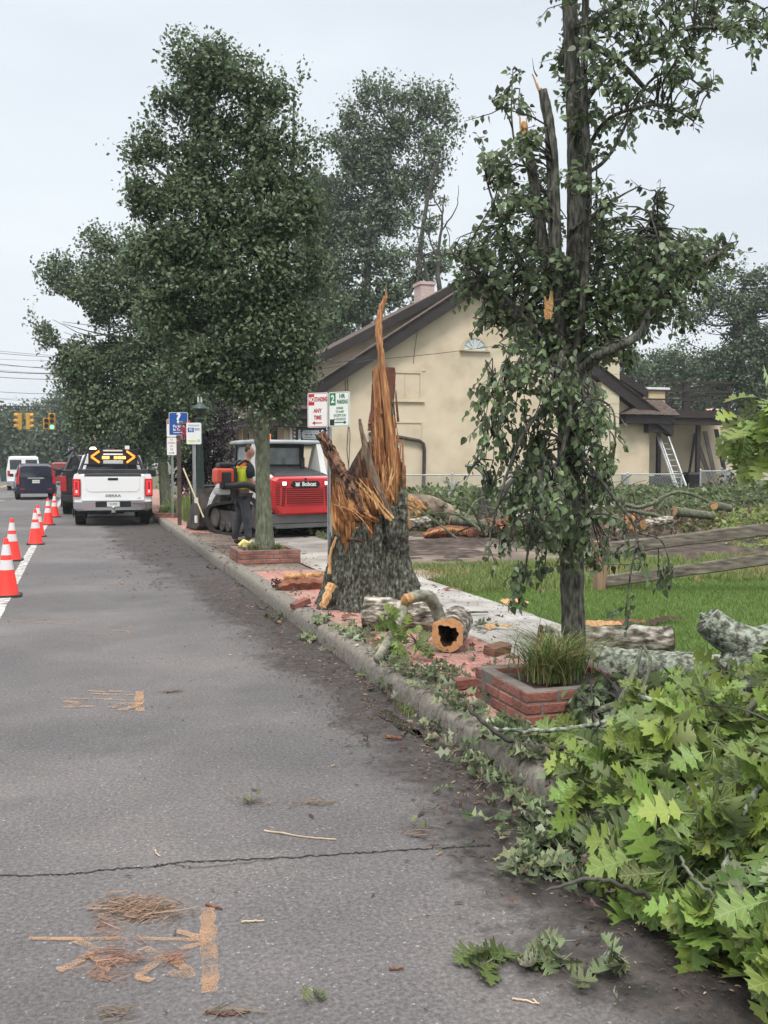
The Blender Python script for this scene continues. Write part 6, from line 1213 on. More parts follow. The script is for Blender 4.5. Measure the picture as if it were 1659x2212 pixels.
b = MB(); b.lathe([(.22, 0), (.25, .05), (.2, .12), (.05, .16)], n=12); o = b.build('rock', M_LICH, smooth=True); o.location = (2.68, 15.25, .31); tag(o, 'pale grey lump lying behind the leaning trunk in the planter', 'stone')
# ================================================================ NEAR BROKEN TREE
DN = 6.35; A_ = lambda x, y, dz=0: at(x, y, DN+dz)
tn = thing('broken_street_tree', 'storm broken street tree with snapped leaders and hanging leafy branches', 'tree', tuple(gz(1240, 1452, .3)))
b, _p = barktube([A_(*q) for q in ((1241, 1470), (1240, 1420), (1237, 1300), (1233, 1150), (1228, 1000), (1226, 860), (1228, 790))], .078, .062, 64, .009, .03, 10, (34, 34, 7)); b.build('trunk', M_BARK, tn, world=True, smooth=True, angle=180)
def L_(pts, r0, r1, nm='limb', rough=.03, m=None):
    if r0 > .025: bb, P = barktube([A_(*q) for q in pts], r0, r1, 28, .007, 0, 8, (40, 40, 9)); P = P[::3]
    else: bb = MB(); P = limb(bb, [A_(*q) for q in pts], r0, r1, 10, .0, 6, rough)
    bb.build(nm, m or M_BARK, tn, world=True, smooth=True, angle=120); return [np.array(p) for p in P]
S = []
S += L_([(1228, 830), (1236, 650, .05), (1243, 450, .05), (1241, 250, .1), (1233, 60, .1), (1226, -160, .1)], .058, .046)
S += L_([(1240, 800, -.05), (1262, 620, -.1), (1270, 400, -.1), (1262, 160, -.1), (1268, -100, -.1)], .03, .018)
S += L_([(1222, 830), (1205, 640), (1197, 460), (1190, 300), (1178, 225), (1172, 195)], .05, .026)
S += L_([(1215, 840, .1), (1190, 640, .1), (1165, 470, .1), (1145, 340, .15), (1133, 285, .15)], .045, .028)
S += L_([(1238, 820), (1290, 770, -.2), (1350, 742, -.3), (1388, 712, -.3), (1420, 650, -.3), (1480, 590, -.3), (1560, 545, -.3)], .036, .012)
S += L_([(1243, 250, .1), (1285, 190, .1), (1330, 130, 0), (1400, 95, -.1), (1500, 60, -.2), (1640, 70, -.2)], .024, .008)
S += L_([(1250, 90), (1300, 110, .1), (1350, 145, .2), (1392, 190, .2)], .022, .016)
S += L_([(1264, 330), (1310, 260, -.1), (1380, 232, -.2), (1440, 228, -.2), (1500, 262, -.2)], .016, .006)
S += L_([(1262, 380), (1320, 330, .1), (1400, 180, .1), (1470, 160, .1), (1530, 200, .1)], .015, .005)
S += L_([(1238, 60), (1320, 20, .2), (1420, -30, .2), (1560, -20, .2), (1650, 20, .2)], .02, .008)
S += L_([(1230, 500), (1330, 430, -.1), (1385, 400, -.1)], .012, .004); S += L_([(1262, 700), (1290, 560), (1288, 420), (1290, 330)], .013, .004)
S += L_([(1215, 700), (1120, 560, .1), (1060, 420, .1), (1040, 320, .1)], .016, .003); S += L_([(1180, 420, .1), (1120, 330, .1), (1105, 250, .1), (1108, 150, .1)], .012, .003)
S += L_([(1215, 780), (1090, 640, -.1), (1000, 560, -.2), (960, 545, -.2)], .02, .005); S += L_([(1420, 650, -.3), (1430, 560, -.3), (1405, 460, -.3)], .012, .004); S += L_([(1300, 700), (1380, 540, .1), (1420, 420, .1)], .014, .004)
H = []   # hanging broken branches below the fork
H += L_([(1215, 760, -.2), (1190, 850, -.3), (1130, 940, -.35), (1090, 1040, -.35), (1060, 1150, -.3)], .018, .006); H += L_([(1225, 780, -.2), (1230, 900, -.3), (1200, 1020, -.35), (1150, 1150, -.35), (1130, 1260, -.3)], .02, .006)
H += L_([(1240, 800, -.2), (1280, 900, -.25), (1290, 1000, -.3), (1270, 1110, -.3)], .018, .006); H += L_([(1190, 860, -.3), (1110, 840, -.3), (1055, 860, -.3)], .010, .004); H += L_([(1260, 990, -.3), (1330, 1080, -.4), (1375, 1150, -.45), (1362, 1240, -.45), (1350, 1330, -.45)], .013, .004)
H += L_([(1090, 900, -.3), (1050, 960, -.3), (1018, 1010, -.3)], .008, .003); H += L_([(1250, 850, -.2), (1320, 880, -.25), (1330, 960, -.3)], .010, .003)
H += L_([(1375, 1150, -.45), (1430, 1170, -.45), (1450, 1240, -.45)], .007, .003)
# pale snapped ends
def shard(b, pts, w0, w1, th, jag=.15, n=10, nz_=.0):
    """torn fibrous sliver along pts (world points), w0 -> w1 wide"""
    P = smoothpath([tuple(p) for p in pts], max(2, n//max(1, len(pts)-1))); m = len(P); rings = []
    for i, p in enumerate(P):
        d = np.array(P[min(i+1, m-1)])-np.array(P[max(i-1, 0)]); d /= np.linalg.norm(d)+1e-9; s_ = np.cross(d, _F); s_ /= np.linalg.norm(s_)+1e-9; f = np.cross(s_, d); t_ = i/(m-1)
        ww = (w0+(w1-w0)*t_)/2; a_, c_ = ww*(1+random.uniform(-jag, jag)), ww*(1+random.uniform(-jag, jag)); tt = th*(1-.6*t_)/2
        rings.append([p-s_*a_-f*tt*.4, p-s_*a_*.3-f*tt*random.uniform(.7, 1.3), p+s_*c_*.4-f*tt*random.uniform(.6, 1.2), p+s_*c_, p+s_*c_*.3+f*tt, p-s_*a_*.6+f*tt*.9])
    b.loft(rings); return b
for grp in ((((1133, 300, .1), (1131, 262, .1), 16, 8), ((1128, 292, .1), (1122, 248, .1), 10, 2), ((1138, 290, .1), (1137, 255, .1), 8, 2)), (((1172, 215), (1150, 160), 9, 2), ((1180, 215), (1168, 190), 10, 3)),
            (((1188, 678, -.15), (1192, 620, -.15), 14, 4), ((1184, 690, -.16), (1177, 640, -.16), 10, 3), ((1185, 650, -.16), (1186, 690, -.16), 18, 10), ((1182, 690, -.16), (1176, 668, -.16), 12, 3))):
    b = MB()
    for q in grp: shard(b, [A_(*q[0]), A_(*q[1])], q[2]/FPX*DN, q[3]/FPX*DN, .02, .3)
    b.build('splintered_end', M_WOODP, tn, world=True)
b = MB(); limb(b, [A_(1160, 165), A_(1153, 150), A_(1150, 125)], .006, .001, 5); b.build('spike', M_BARKD, tn, world=True)
# leaves: heart shaped, along twigs
def twigleaves(name, blobs, n_tw, per, size, parent, droop, m, skel, nbr=.004, seed=1, ld=.17):
    vol = np.array([b_[1][0]**2 for b_ in blobs]); vol /= vol.sum(); cnt = rng.multinomial(n_tw, vol); LP, LX, LN = [], [], []; tb = MB(); sk = np.array([tuple(p) for p in skel])
    for (c, r), k in zip(blobs, cnt):
        for _ in range(k):
            d = rng.normal(size=3); d /= np.linalg.norm(d); p = np.array(c)+d*np.array(r)*rng.uniform(0, 1)**.5
            j = int(np.linalg.norm(sk-p, axis=1).argmin()); out = p-sk[j]; out /= np.linalg.norm(out)+1e-6
            dr = out*.8+rng.normal(size=3)*.45+np.array([0, 0, .35-1.3*droop]); dr /= np.linalg.norm(dr); ln = rng.uniform(.10, .26)
            q0 = p-dr*ln*.5; q1 = p+dr*ln*.5+np.array([0, 0, -droop*.05]); mid = (q0+q1)/2+rng.normal(size=3)*.012
            tb.tube([tuple(q0), tuple(mid), tuple(q1)], [.0035, .0028, .0015], 4, cap=False)
            if random.random() < .6 and .05 < np.linalg.norm(sk[j]-q0) < .55: tb.tube([tuple(sk[j]), tuple(sk[j]*.6+q0*.4+np.array([0, 0, .02])), tuple(q0)], [.006, .005, .0035], 5, cap=False)
            for i in range(per):
                t_ = (i+.5)/per; a = q0+(q1-q0)*t_; az = rng.normal(size=3); az -= az.dot(dr)*dr; az /= np.linalg.norm(az); ax = dr*.45+az+np.array([0, 0, -.25-droop*1.2]); ax /= np.linalg.norm(ax)
                LP.append(a+ax*size*.35); LX.append(ax); LN.append(np.array([0, 0, 1])*(.9-.5*droop)+rng.normal(size=3)*.55)
    LP, LX, LN = np.array(LP), np.array(LX), np.array(LN); Sx = size*rng.uniform(.62, 1.2, len(LP)); SS = np.stack([Sx, Sx*rng.uniform(.75, 1.1, len(LP)), Sx*rng.uniform(.3, 2.2, len(LP))], 1)
    scatter(name, HEART, HEART_F, LP, rot_from(LX, LN), SS, m, parent, True); tb.build('twigs', M_BARKD, parent, world=True)
up = [(1360,520,40),(1470,570,50),(1540,560,32),(1410,510,40),(1330,620,60),(1420,640,55),(1360,690,50),(1500,560,40),(1110,160,12),(1095,210,22),(1130,230,18),(1040,290,15),(1028,250,8),(1055,340,22),(1150,300,30),(1110,330,42),(1080,380,35),(1180,400,40),(1120,430,55),(1070,470,35),(1160,500,60),(1040,540,45),(1100,560,70),(1000,560,35),(970,540,22),(1190,600,70),(1060,620,55),(1010,610,30),(1250,380,30),(1300,420,30),(1290,340,22),(1355,300,10),(1280,490,45),(1330,530,50),(1290,570,50),(1350,470,25),(1385,400,14),(1420,430,14),(1430,480,22),(1400,560,55),(1460,540,50),(1510,530,40),(1560,545,26),(1590,548,10),(1440,620,60),(1500,600,35),(1370,630,60),(1300,640,70),(1230,680,80),(1140,680,75),(1060,670,45),(1310,720,55),(1400,690,40),(1450,670,30),(1180,750,60),(1250,760,60),(1130,740,45),(1350,760,30),(1480,690,20),
      (1240,60,42),(1220,130,30),(1240,190,36),(1190,20,10),(1205,90,12),(1290,130,50),(1270,250,40),(1330,180,40),(1350,50,45),(1400,40,40),(1300,40,30),(1460,50,45),(1520,40,45),(1590,50,40),(1640,60,30),(1390,110,30),(1450,150,32),(1400,220,35),(1350,260,35),(1480,150,30),(1530,180,12),(1450,240,32),(1500,250,20),(1530,265,8),(1430,110,30),(1490,110,22),(1330,-40,60),(1450,-50,60),(1580,-40,60),(1220,-40,40),(1620,110,16)]
low = [(1180,810,60),(1240,830,55),(1110,800,40),(1060,810,28),(1020,860,12),(1080,870,45),(1150,880,60),(1230,900,60),(1290,880,40),(1330,920,16),(1300,960,45),(1040,930,28),(1090,950,50),(1170,970,60),(1240,980,60),(1020,1010,12),(1060,1030,35),(1120,1050,55),(1190,1060,60),(1260,1060,50),(1300,1030,30),(1090,1130,45),(1150,1140,60),(1220,1150,50),(1270,1130,35),(1060,1190,18),(1115,1220,30),(1170,1220,20),(1150,1280,10),(1290,1180,30),(1330,1120,30),(1370,1160,28),(1340,1200,25),(1380,1210,25),(1410,1180,20),(1430,1230,25),(1370,1270,12),(1355,1300,20),(1340,1320,14),(1120,1270,22)]
def nb(lst, dz): return [(tuple(A_(x, y, random.uniform(-.45, .45)+dz)), (r/FPX*DN, r/FPX*DN, r/FPX*DN)) for x, y, r in lst]
twigleaves('leaves', nb(up, 0), 1400, 7, .047, tn, .25, L_PEAR, S); twigleaves('hanging_leaves', nb(low, -.25), 400, 7, .047, tn, .9, L_PEAR, H)
# ================================================================ SHATTERED STUMP
DS = 10.35; B_ = lambda x, y, dz=0: at(x, y, DS+dz)
stp = thing('shattered_tree_stump', 'huge shattered oak stump with torn orange wood and a tall curled splinter', 'tree stump', tuple(gz(800, 1325, .15)+Vector((0, .5, 0))))
nA, nH = 260, 170; base = gz(803, 1330, .12)+Vector((.05, .50, 0)); V = np.zeros((nH, nA, 3))
def topz(a):   # bark height round the stump, a=0 facing the camera, positive to the right
    ks = [(-3.15, .9), (-2.2, .70), (-1.5, .70), (-1.15, .72), (-.9, .80), (-.7, .76), (-.5, .60), (-.38, .78), (-.1, .92), (.18, .86), (.32, .74), (.42, 1.06), (.62, 1.24), (.75, 1.16), (.9, 1.2), (1.05, 1.35), (1.2, 1.5), (1.4, 1.55), (1.6, 1.3), (2.0, 1.0), (2.6, .9), (3.15, .9)]
    return np.interp(a, [k[0] for k in ks], [k[1] for k in ks])
def barkr(a, z):
    lob = .10*math.cos(3*a+.8)+.07*math.cos(5*a-1.0)+.05*math.cos(8*a+2); fl = math.exp(-z/.33)
    return .325+.15*fl+lob*(.35+1.1*fl)*.55-.03*min(z, 1.2)+.05*max(0, math.sin(a))*(1-fl)-.085*math.exp(-((a-.72)/.09)**2)*(.5+.5*fl)-.05*math.exp(-((a+.55)/.08)**2)
for j in range(nA):
    a = -math.pi+2*math.pi*j/nA; th = topz(a)+.06*math.sin(a*23)+.04*math.sin(a*57)
    for i in range(nH):
        t_ = i/(nH-1); z = t_*th; lob = .10*math.cos(3*a+.8)+.07*math.cos(5*a-1.0)+.05*math.cos(8*a+2)
        fl = math.exp(-z/.33); rx = .325+.15*fl+lob*(.35+1.1*fl)*.55-.03*min(z, 1.2)+.05*max(0, math.sin(a))*(1-fl)
        rx -= .085*math.exp(-((a-.72)/.09)**2)*(.5+.5*fl)+.05*math.exp(-((a+.55)/.08)**2)   # furrows between buttresses
        if a > .5: rx += .13*fl
        x = math.sin(a)*rx*1.1; y = -math.cos(a)*rx*.9; V[i, j] = (x, y, z)
N3 = V.reshape(-1, 3); fur = np.abs(vnoise(N3*np.array([1, 1, .10]), 11, 6, 3)); ns = vnoise(N3*np.array([1, 1, .45]), 14, 1, 4); nl_ = vnoise(N3*np.array([1, 1, .35]), 34, 2, 2); lich = vnoise(N3, 45, 3, 2)
dirv = N3*np.array([1, 1, 0]); dirv /= np.linalg.norm(dirv, axis=1)[:, None]+1e-6
N3 = N3+dirv*(ns*.018+np.abs(nl_)*.022+lich*.010-(.25-fur).clip(0)*.16)[:, None]
fv = np.array([math.sin(YAW-.012), math.cos(YAW-.012)]); rv = np.array([fv[1], -fv[0]])
W3 = np.stack([base.x+N3[:, 0]*rv[0]+N3[:, 1]*fv[0], base.y+N3[:, 0]*rv[1]+N3[:, 1]*fv[1], base.z+N3[:, 2]], 1)
b = MB(); b.add(W3, [(i*nA+j, i*nA+(j+1) % nA, (i+1)*nA+(j+1) % nA, (i+1)*nA+j) for i in range(nH-1) for j in range(nA)])
M_STB = mat('stump_bark', [(.022, .019, .016), (.060, .056, .045), (.10, .106, .08), (.20, .23, .175)], scale=40, detail=10, rough=.95, bump=1.0, bscale=40, st=(1, 1, .45), pos=[.36, .48, .57, .70])
b.build('bark', M_STB, stp, world=True, smooth=True, angle=180)
# torn wood fans: outer sapwood behind and above the bark edge
def W_(px_): return px_/FPX*DS
b = MB(); b2 = MB(); b3 = MB()
rnd = random.Random(5)
# solid core under the splinters so nothing shows through
core = []
for k, (y, xl, xr) in enumerate(((1290, 745, 860), (1180, 733, 868), (1100, 728, 866), (1050, 735, 862), (1010, 760, 860), (960, 785, 855))):
    c = (xl+xr)/2; hw = W_((xr-xl)/2); P0 = B_(c, y, .02); core.append([P0+Vector((rv[0]*math.sin(a)*hw-fv[0]*math.cos(a)*hw*.55, rv[1]*math.sin(a)*hw-fv[1]*math.cos(a)*hw*.55, .05*rnd.uniform(-1, 1))) for a in np.linspace(0, 2*math.pi, 26, endpoint=False)])
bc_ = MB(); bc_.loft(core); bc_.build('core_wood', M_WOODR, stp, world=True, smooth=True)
# left flank: broad vertical staves
def fan(bb, x0, y0, x1, y1, X0, Y0, X1, Y1, n_, w0, w1, dz0, dz1, jit=8, tj=35, th=.03):
    for i in range(n_):
        t_ = rnd.random(); bx, by = x0+(x1-x0)*t_, y0+(y1-y0)*t_; tx, ty = X0+(X1-X0)*t_+rnd.gauss(0, jit), Y0+(Y1-Y0)*t_+rnd.gauss(0, tj); dz = dz0+(dz1-dz0)*rnd.random()
        mx_, my_ = (bx+tx)/2+rnd.gauss(0, 2), (by+ty)/2; shard(bb, [B_(bx, by, dz+.20), B_(mx_, my_, dz), B_(tx, ty, dz+rnd.uniform(-.05, .05))], W_(w0*rnd.uniform(.6, 1.3)), W_(w1*rnd.uniform(.4, 1.5)), th, .2)
fan(b, 742, 1160, 800, 1165, 722, 1030, 745, 1020, 16, 9, 2, -.33, -.18, 5, 22, .05)
fan(b2, 745, 1150, 800, 1160, 724, 1050, 750, 1040, 10, 6, 1, -.345, -.24, 5, 26, .03)
fan(b, 770, 1150, 850, 1130, 745, 1080, 800, 1070, 18, 8, 2, -.34, -.20, 12, 22, .04)
fan(b2, 775, 1140, 845, 1120, 760, 1090, 820, 1070, 12, 6, 1, -.355, -.27, 10, 20, .02)
fan(b, 800, 1175, 862, 1130, 800, 1040, 850, 1010, 44, 11, 3, -.24, -.10, 12, 28, .04)
fan(b3, 790, 1150, 860, 1120, 770, 1020, 850, 990, 30, 11, 3, -.24, -.10, 14, 28, .04)
fan(b2, 820, 1130, 864, 1110, 815, 1030, 862, 990, 22, 6, 1, -.26, -.17, 10, 22, .02)
fan(b3, 840, 1110, 866, 1090, 845, 1000, 864, 985, 12, 8, 3, -.12, 0, 4, 18, .04)
fan(b, 850, 1100, 872, 1090, 855, 990, 866, 970, 12, 7, 2, -.28, -.12, 4, 14, .03)
# continuous torn sapwood surface just inside the bark line, ribbed along the grain
nA2, nH2 = 420, 46; V = []
aa = np.linspace(-1.75, 1.25, nA2)
tops = np.interp(aa, [-1.75, -1.35, -1.0, -.8, -.6, -.35, -.1, .2, .5, .8, 1.25], [1.25, 1.48, 1.44, 1.30, 1.12, 1.16, 1.22, 1.30, 1.50, 1.58, 1.62]); saw = vnoise(np.stack([aa*16, aa*0, aa*0], 1), 1, 3, 4); tops = tops+saw*.22
rib = vnoise(np.stack([aa*30, aa*0, aa*0+3], 1), 1, 8, 4); rib2 = vnoise(np.stack([aa*9, aa*0, aa*0+7], 1), 1, 12, 2)
for i in range(nH2):
    t_ = i/(nH2-1)
    for j, a in enumerate(aa):
        z = .42+t_*(tops[j]-.42); flz = max(0, z-.8); r = min(barkr(a, .9), barkr(a, z))-.055+rib[j]*.018+.05*min(1, max(0, (z-topz(a))/.12))*(a < .3)+rib2[j]*.02*t_-.10*t_**3+.10*flz*max(0, -math.sin(a))**2-.12*max(0, flz-.1)*(a > -.5)
        sw = .10*flz*(-1 if a < .4 else .1); V.append((math.sin(a)*r*1.1+sw, -math.cos(a)*r*.9, z))
V = np.array(V); V[:, :2] += (vnoise(V*np.array([1, 1, .3]), 28, 9, 2)*.008)[:, None]
b4 = MB(); b4.add(np.stack([base.x+V[:, 0]*rv[0]+V[:, 1]*fv[0], base.y+V[:, 0]*rv[1]+V[:, 1]*fv[1], base.z+V[:, 2]], 1), [(i*nA2+j, i*nA2+j+1, (i+1)*nA2+j+1, (i+1)*nA2+j) for i in range(nH2-1) for j in range(nA2-1)])
b4.build('torn_sapwood', M_WOODS, stp, world=True)
for (xb, yb, xt, yt, w0, w1, dz) in ((750, 1150, 736, 1042, 26, 12, -.30), (775, 1150, 757, 1070, 30, 14, -.32), (800, 1145, 782, 1085, 30, 10, -.31), (822, 1135, 803, 1060, 26, 8, -.27), (842, 1130, 826, 1035, 28, 9, -.24), (858, 1120, 848, 1020, 22, 7, -.2), (735, 1120, 727, 1028, 16, 7, -.24)):
    shard(b, [B_(xb, yb, dz+.20), B_((xb+xt)/2, (yb+yt)/2, dz), B_(xt, yt, dz+.02)], W_(w0), W_(w1), .05, .10, 14)
# tall centre slab, with its narrow back sheets
for (xb, yb, xm, ym, xt, yt, w0, w1, dz, bb) in ((838, 1110, 828, 950, 815, 800, 54, 22, -.02, b3), (822, 1080, 818, 930, 812, 792, 26, 12, -.08, b), (852, 1110, 842, 960, 836, 880, 26, 8, -.10, b), (812, 1000, 806, 900, 806, 830, 16, 6, -.03, b3), (800, 930, 800, 905, 806, 870, 12, 3, 0, b3),
                                             (862, 1100, 856, 1010, 850, 900, 12, 6, -.12, b), (846, 1040, 843, 930, 838, 840, 10, 5, -.13, b2), (826, 1050, 818, 960, 812, 880, 8, 4, -.12, b)):
    shard(bb, [B_(xb, yb, dz), B_(xm, ym, dz), B_(xt, yt, dz)], W_(w0), W_(w1), .09, .08, 18)
for k in range(30):
    x = rnd.uniform(806, 858); y = rnd.uniform(820, 1080); shard(rnd.choice((b, b3, b)), [B_(x+4, y+rnd.uniform(30, 90), -.12), B_(x, y, -.125)], W_(rnd.uniform(3, 8)), W_(1), .02, .2)
# curled spike
sp_ = [B_(858, 1090, -.16), B_(848, 1000, -.17), B_(838, 900, -.17), B_(828, 810, -.17), B_(820, 740, -.15), B_(818, 700, -.12), B_(824, 665, -.08), B_(832, 645, -.05), B_(834, 628, -.05)]
P = smoothpath([tuple(p) for p in sp_], 6); rings = []; m = len(P)
for i, p in enumerate(P):
    ww = W_([20, 17, 15, 14, 14, 15, 13, 10, 3][min(8, int(i/m*9))])*.5; s_ = np.array([rv[0], rv[1], 0]); f = np.array([fv[0], fv[1], 0]); j = rnd.uniform(.88, 1.12)
    rings.append([p-s_*ww*j, p-s_*ww*.2-f*.05, p+s_*ww*.5-f*.035, p+s_*ww/j, p+s_*ww*.3+f*.03, p-s_*ww*.6+f*.03])
b.loft(rings); shard(b2, [B_(826, 655, -.08), B_(834, 640, -.06), B_(834, 616, -.06)], W_(8), W_(1), .02); shard(b, [B_(822, 672, -.1), B_(814, 690, -.1)], W_(6), W_(1), .02)
shard(b2, [B_(855, 1060, -.2), B_(843, 950, -.2), B_(832, 830, -.2), B_(822, 740, -.17)], W_(5), W_(4), .02, .2, 20)
b.build('torn_wood', M_WOODO, stp, world=True); b3.build('heartwood', M_WOODB, stp, world=True)
# thin pale splinters leaning left
for (xa, ya, xt, yt, w0) in ((845, 1125, 768, 1038, 6), (850, 1120, 776, 1034, 5), (835, 1120, 795, 1050, 5), (838, 1060, 848, 1010, 5), (842, 1050, 852, 1022, 4), (815, 1100, 800, 1060, 5), (850, 1080, 838, 1045, 5), (830, 1100, 806, 1062, 4)):
    shard(b2, [B_(xa, ya, -.40), B_(xt, yt, -.38)], W_(w0), W_(1.5), .015, .15)
b2.build('pale_splinter', M_WOODP, stp, world=True)
b = MB(); limb(b, [B_(804, 1152, -.42), B_(780, 1120, -.44), B_(752, 1100, -.44), B_(716, 1088, -.44)], .006, .003, 5); b.build('bent_sliver', M_WOODP, stp, world=True)
# dark left spar, front spear, dark sheet and bark strip
b = MB(); shard(b, [B_(785, 1120, -.25), B_(757, 1065, -.3), B_(730, 1010, -.32), B_(708, 965, -.32), B_(690, 936, -.3)], W_(40), W_(20), .10, .15, 26); shard(b, [B_(770, 1110, -.2), B_(735, 1035, -.25), B_(705, 975, -.25)], W_(26), W_(10), .08, .2, 18)
for k in range(22):
    t_ = rnd.random(); x, y = 695+80*t_+rnd.uniform(-4, 10), 945+150*t_+rnd.uniform(-8, 4); shard(b, [B_(x+8, y+14, -.36), B_(x, y, -.37), B_(x-2, y-9, -.36)], W_(8), W_(3), .03, .4)
b.build('leaning_spar', mat('spar_wood', [(.02, .012, .01), (.13, .065, .04), (.25, .14, .085)], scale=9, detail=8, rough=.9, bump=.8, st=(2, 2, 1.4), pos=[.38, .5, .62]), stp, world=True)
b = MB(); shard(b, [B_(842, 1120, -.3), B_(815, 1050, -.34), B_(793, 980, -.34), B_(780, 925, -.32), B_(777, 905, -.32)], W_(20), W_(5), .05, .12, 22); shard(b, [B_(776, 1050, -.05), B_(782, 1000, -.05), B_(784, 960, -.05)], W_(18), W_(6), .05, .2); b.build('grey_spear', mat('grey_wood', [(.07, .05, .035), (.16, .115, .08), (.24, .18, .12)], scale=7, detail=7, rough=.9, bump=.6, st=(5, 5, .5)), stp, world=True)
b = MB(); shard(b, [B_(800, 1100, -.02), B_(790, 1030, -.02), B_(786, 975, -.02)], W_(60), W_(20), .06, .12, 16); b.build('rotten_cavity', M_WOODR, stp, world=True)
b = MB(); pts = [(831, 795), (836, 793), (853, 794), (855, 810), (853, 840), (852, 862), (846, 880), (841, 892), (836, 884), (833, 850), (832, 820)]; b.prism([B_(x, y, .02) for x, y in pts], (fv[0]*.03, fv[1]*.03, 0)); b.build('bark_sheet', mat('inner_bark', [(.06, .022, .016), (.12, .045, .03), (.17, .07, .05)], scale=7, rough=.85, bump=.5, st=(1, 1, .4)), stp, world=True)
b = MB(); shard(b, [B_(868, 1180, .0), B_(862, 1040, .05), B_(852, 950, .05), B_(846, 890, .03), B_(852, 830, .03)], W_(14), W_(5), .05, .2, 24); shard(b, [B_(866, 1240, .0), B_(866, 1130, -.17), B_(867, 1060, -.17), B_(869, 1005, -.15)], W_(40), W_(13), .14, .12, 26); shard(b, [B_(846, 1225, -.05), B_(846, 1150, -.24), B_(848, 1092, -.25)], W_(40), W_(22), .10, .12, 20); b.build('bark_strip', M_STB, stp, world=True)
b = MB(); shard(b, [B_(716, 1262, -.35), B_(705, 1290, -.45), B_(697, 1312, -.5)], W_(18), W_(16), .05, .3); shard(b, [B_(712, 1240, -.3), B_(713, 1200, -.25), B_(726, 1160, -.25)], W_(8), W_(5), .04, .3, 12); b.build('exposed_sapwood', M_WOODP, stp, world=True)
b = MB(); shard(b, [B_(752, 1165, -.52), B_(770, 1166, -.56), B_(785, 1170, -.58)], W_(9), W_(5), .04, .3); b.build('bark_flap', M_WOODR, stp, world=True)
# ================================================================ LOGS
def log(name, p, q, r0, r1, barkm, lab, cat='log', hollow=0, n=36, endm=None, seed=1, squash=1.0, amp=.02, m_=26):
    p, q = Vector(p), Vector(q); ax = (q-p).normalized(); u = ax.cross(Vector((0, 0, 1))).normalized(); v = u.cross(ax)
    V = []
    for i in range(m_):
        t_ = i/(m_-1); r = r0+(r1-r0)*t_
        for k in range(n): a = 2*math.pi*k/n; V.append(tuple(p.lerp(q, t_)+u*(math.cos(a)*r)+v*(math.sin(a)*r*squash)))
    V = np.array(V); cen = np.array([tuple(p.lerp(q, i/(m_-1))) for i in range(m_) for _ in range(n)]); dv = V-cen; dn = dv/np.linalg.norm(dv, axis=1)[:, None]
    V = V+dn*(vnoise(V, 7, seed, 3)*amp*1.3+np.abs(vnoise(V, 26, seed+1, 2))*amp)[:, None]
    t = thing(name, lab, cat, tuple(p)); b = MB(); b.add(V, [(i*n+k, i*n+(k+1) % n, (i+1)*n+(k+1) % n, (i+1)*n+k) for i in range(m_-1) for k in range(n)]); b.build('bark', barkm, t, world=True, smooth=True, angle=180)
    em = endm or M_WOODO
    for e in (0, 1):
        ring_ = V[:n] if e == 0 else V[-n:]; c = np.array(tuple(p if e == 0 else q)); sgn = -1 if e == 0 else 1; axn = np.array(tuple(ax))*sgn
        if hollow and e == 0:
            inn = [c+(w_-c)*(hollow*(1+.16*math.sin(3*k/n*6.28+1)+.08*math.sin(9*k/n*6.28))) for k, w_ in enumerate(ring_)]; deep = [c+(w_-c)*hollow*.7-axn*.45 for w_ in ring_]
            b = MB(); b.add([tuple(x) for x in ring_]+[tuple(x+axn*.004) for x in inn], [(k, (k+1) % n, n+(k+1) % n, n+k) for k in range(n)]); b.build('cut_face', em, t, world=True)
            b = MB(); b.add([tuple(x) for x in inn]+[tuple(x) for x in deep]+[tuple(c-axn*.45)], [(k, (k+1) % n, n+(k+1) % n, n+k) for k in range(n)]+[(n+k, n+(k+1) % n, 2*n) for k in range(n)]); b.build('rotten_hollow', M_WOODR, t, world=True)
        else:
            b = MB(); b.add([tuple(c+(w_-c)*1.0+axn*.004) for w_ in ring_]+[tuple(c+axn*.01)], [(k, (k+1) % n, n) for k in range(n)]); b.build('cut_face', em, t, world=True)
    return t
M_RING = mat('sawn_face', [(.42, .19, .08), (.60, .32, .15), (.50, .24, .10)], scale=20, detail=4, rough=.8, bump=.3)
M_LBK = mat('log_bark', [(.035, .028, .022), (.13, .11, .085), (.33, .30, .25), (.50, .48, .42)], scale=11, detail=9, rough=.95, bump=1, bscale=18, st=(1, 1, 2.6), pos=[.36, .47, .58, .7])
c0 = gz(975, 1408, .16); r_ = .118
log('hollow_log', (c0.x-.02, c0.y+.02, .15+r_+.015), (c0.x+.30, c0.y+.62, .15+r_+.03), r_+.012, r_, M_LBK, 'short hollow log facing the camera with an orange sawn rim', hollow=.60, endm=M_RING, squash=1.0)
a0, a1 = gz(788, 1362, .16), gz(930, 1370, .16); log('bark_log', (a0.x+.03, a0.y+.12, .15+.145), (a1.x+.12, a1.y+.22, .15+.12), .142, .12, M_LBK, 'pale barked log lying on the bricks directly in front of the stump', seed=5)
a0, a1 = gz(1262, 1440, .15), gz(1500, 1430, .15); log('bark_log', (a0.x-.1, a0.y+.5, .15+.11), (a1.x+.02, a1.y+.35, .15+.10), .12, .10, M_LBK, 'long pale log lying on the lawn edge right of the broken tree', endm=M_WOODB, seed=8)
a0, a1 = gz(1262, 1470, .15), gz(1560, 1500, .15); log('lichen_log', (a0.x-.1, a0.y+.22, .15+.10), (a1.x+.1, a1.y+.1, .15+.10), .12, .115, M_LICH, 'lichen covered log half buried in leaves behind the oak branches', seed=9)
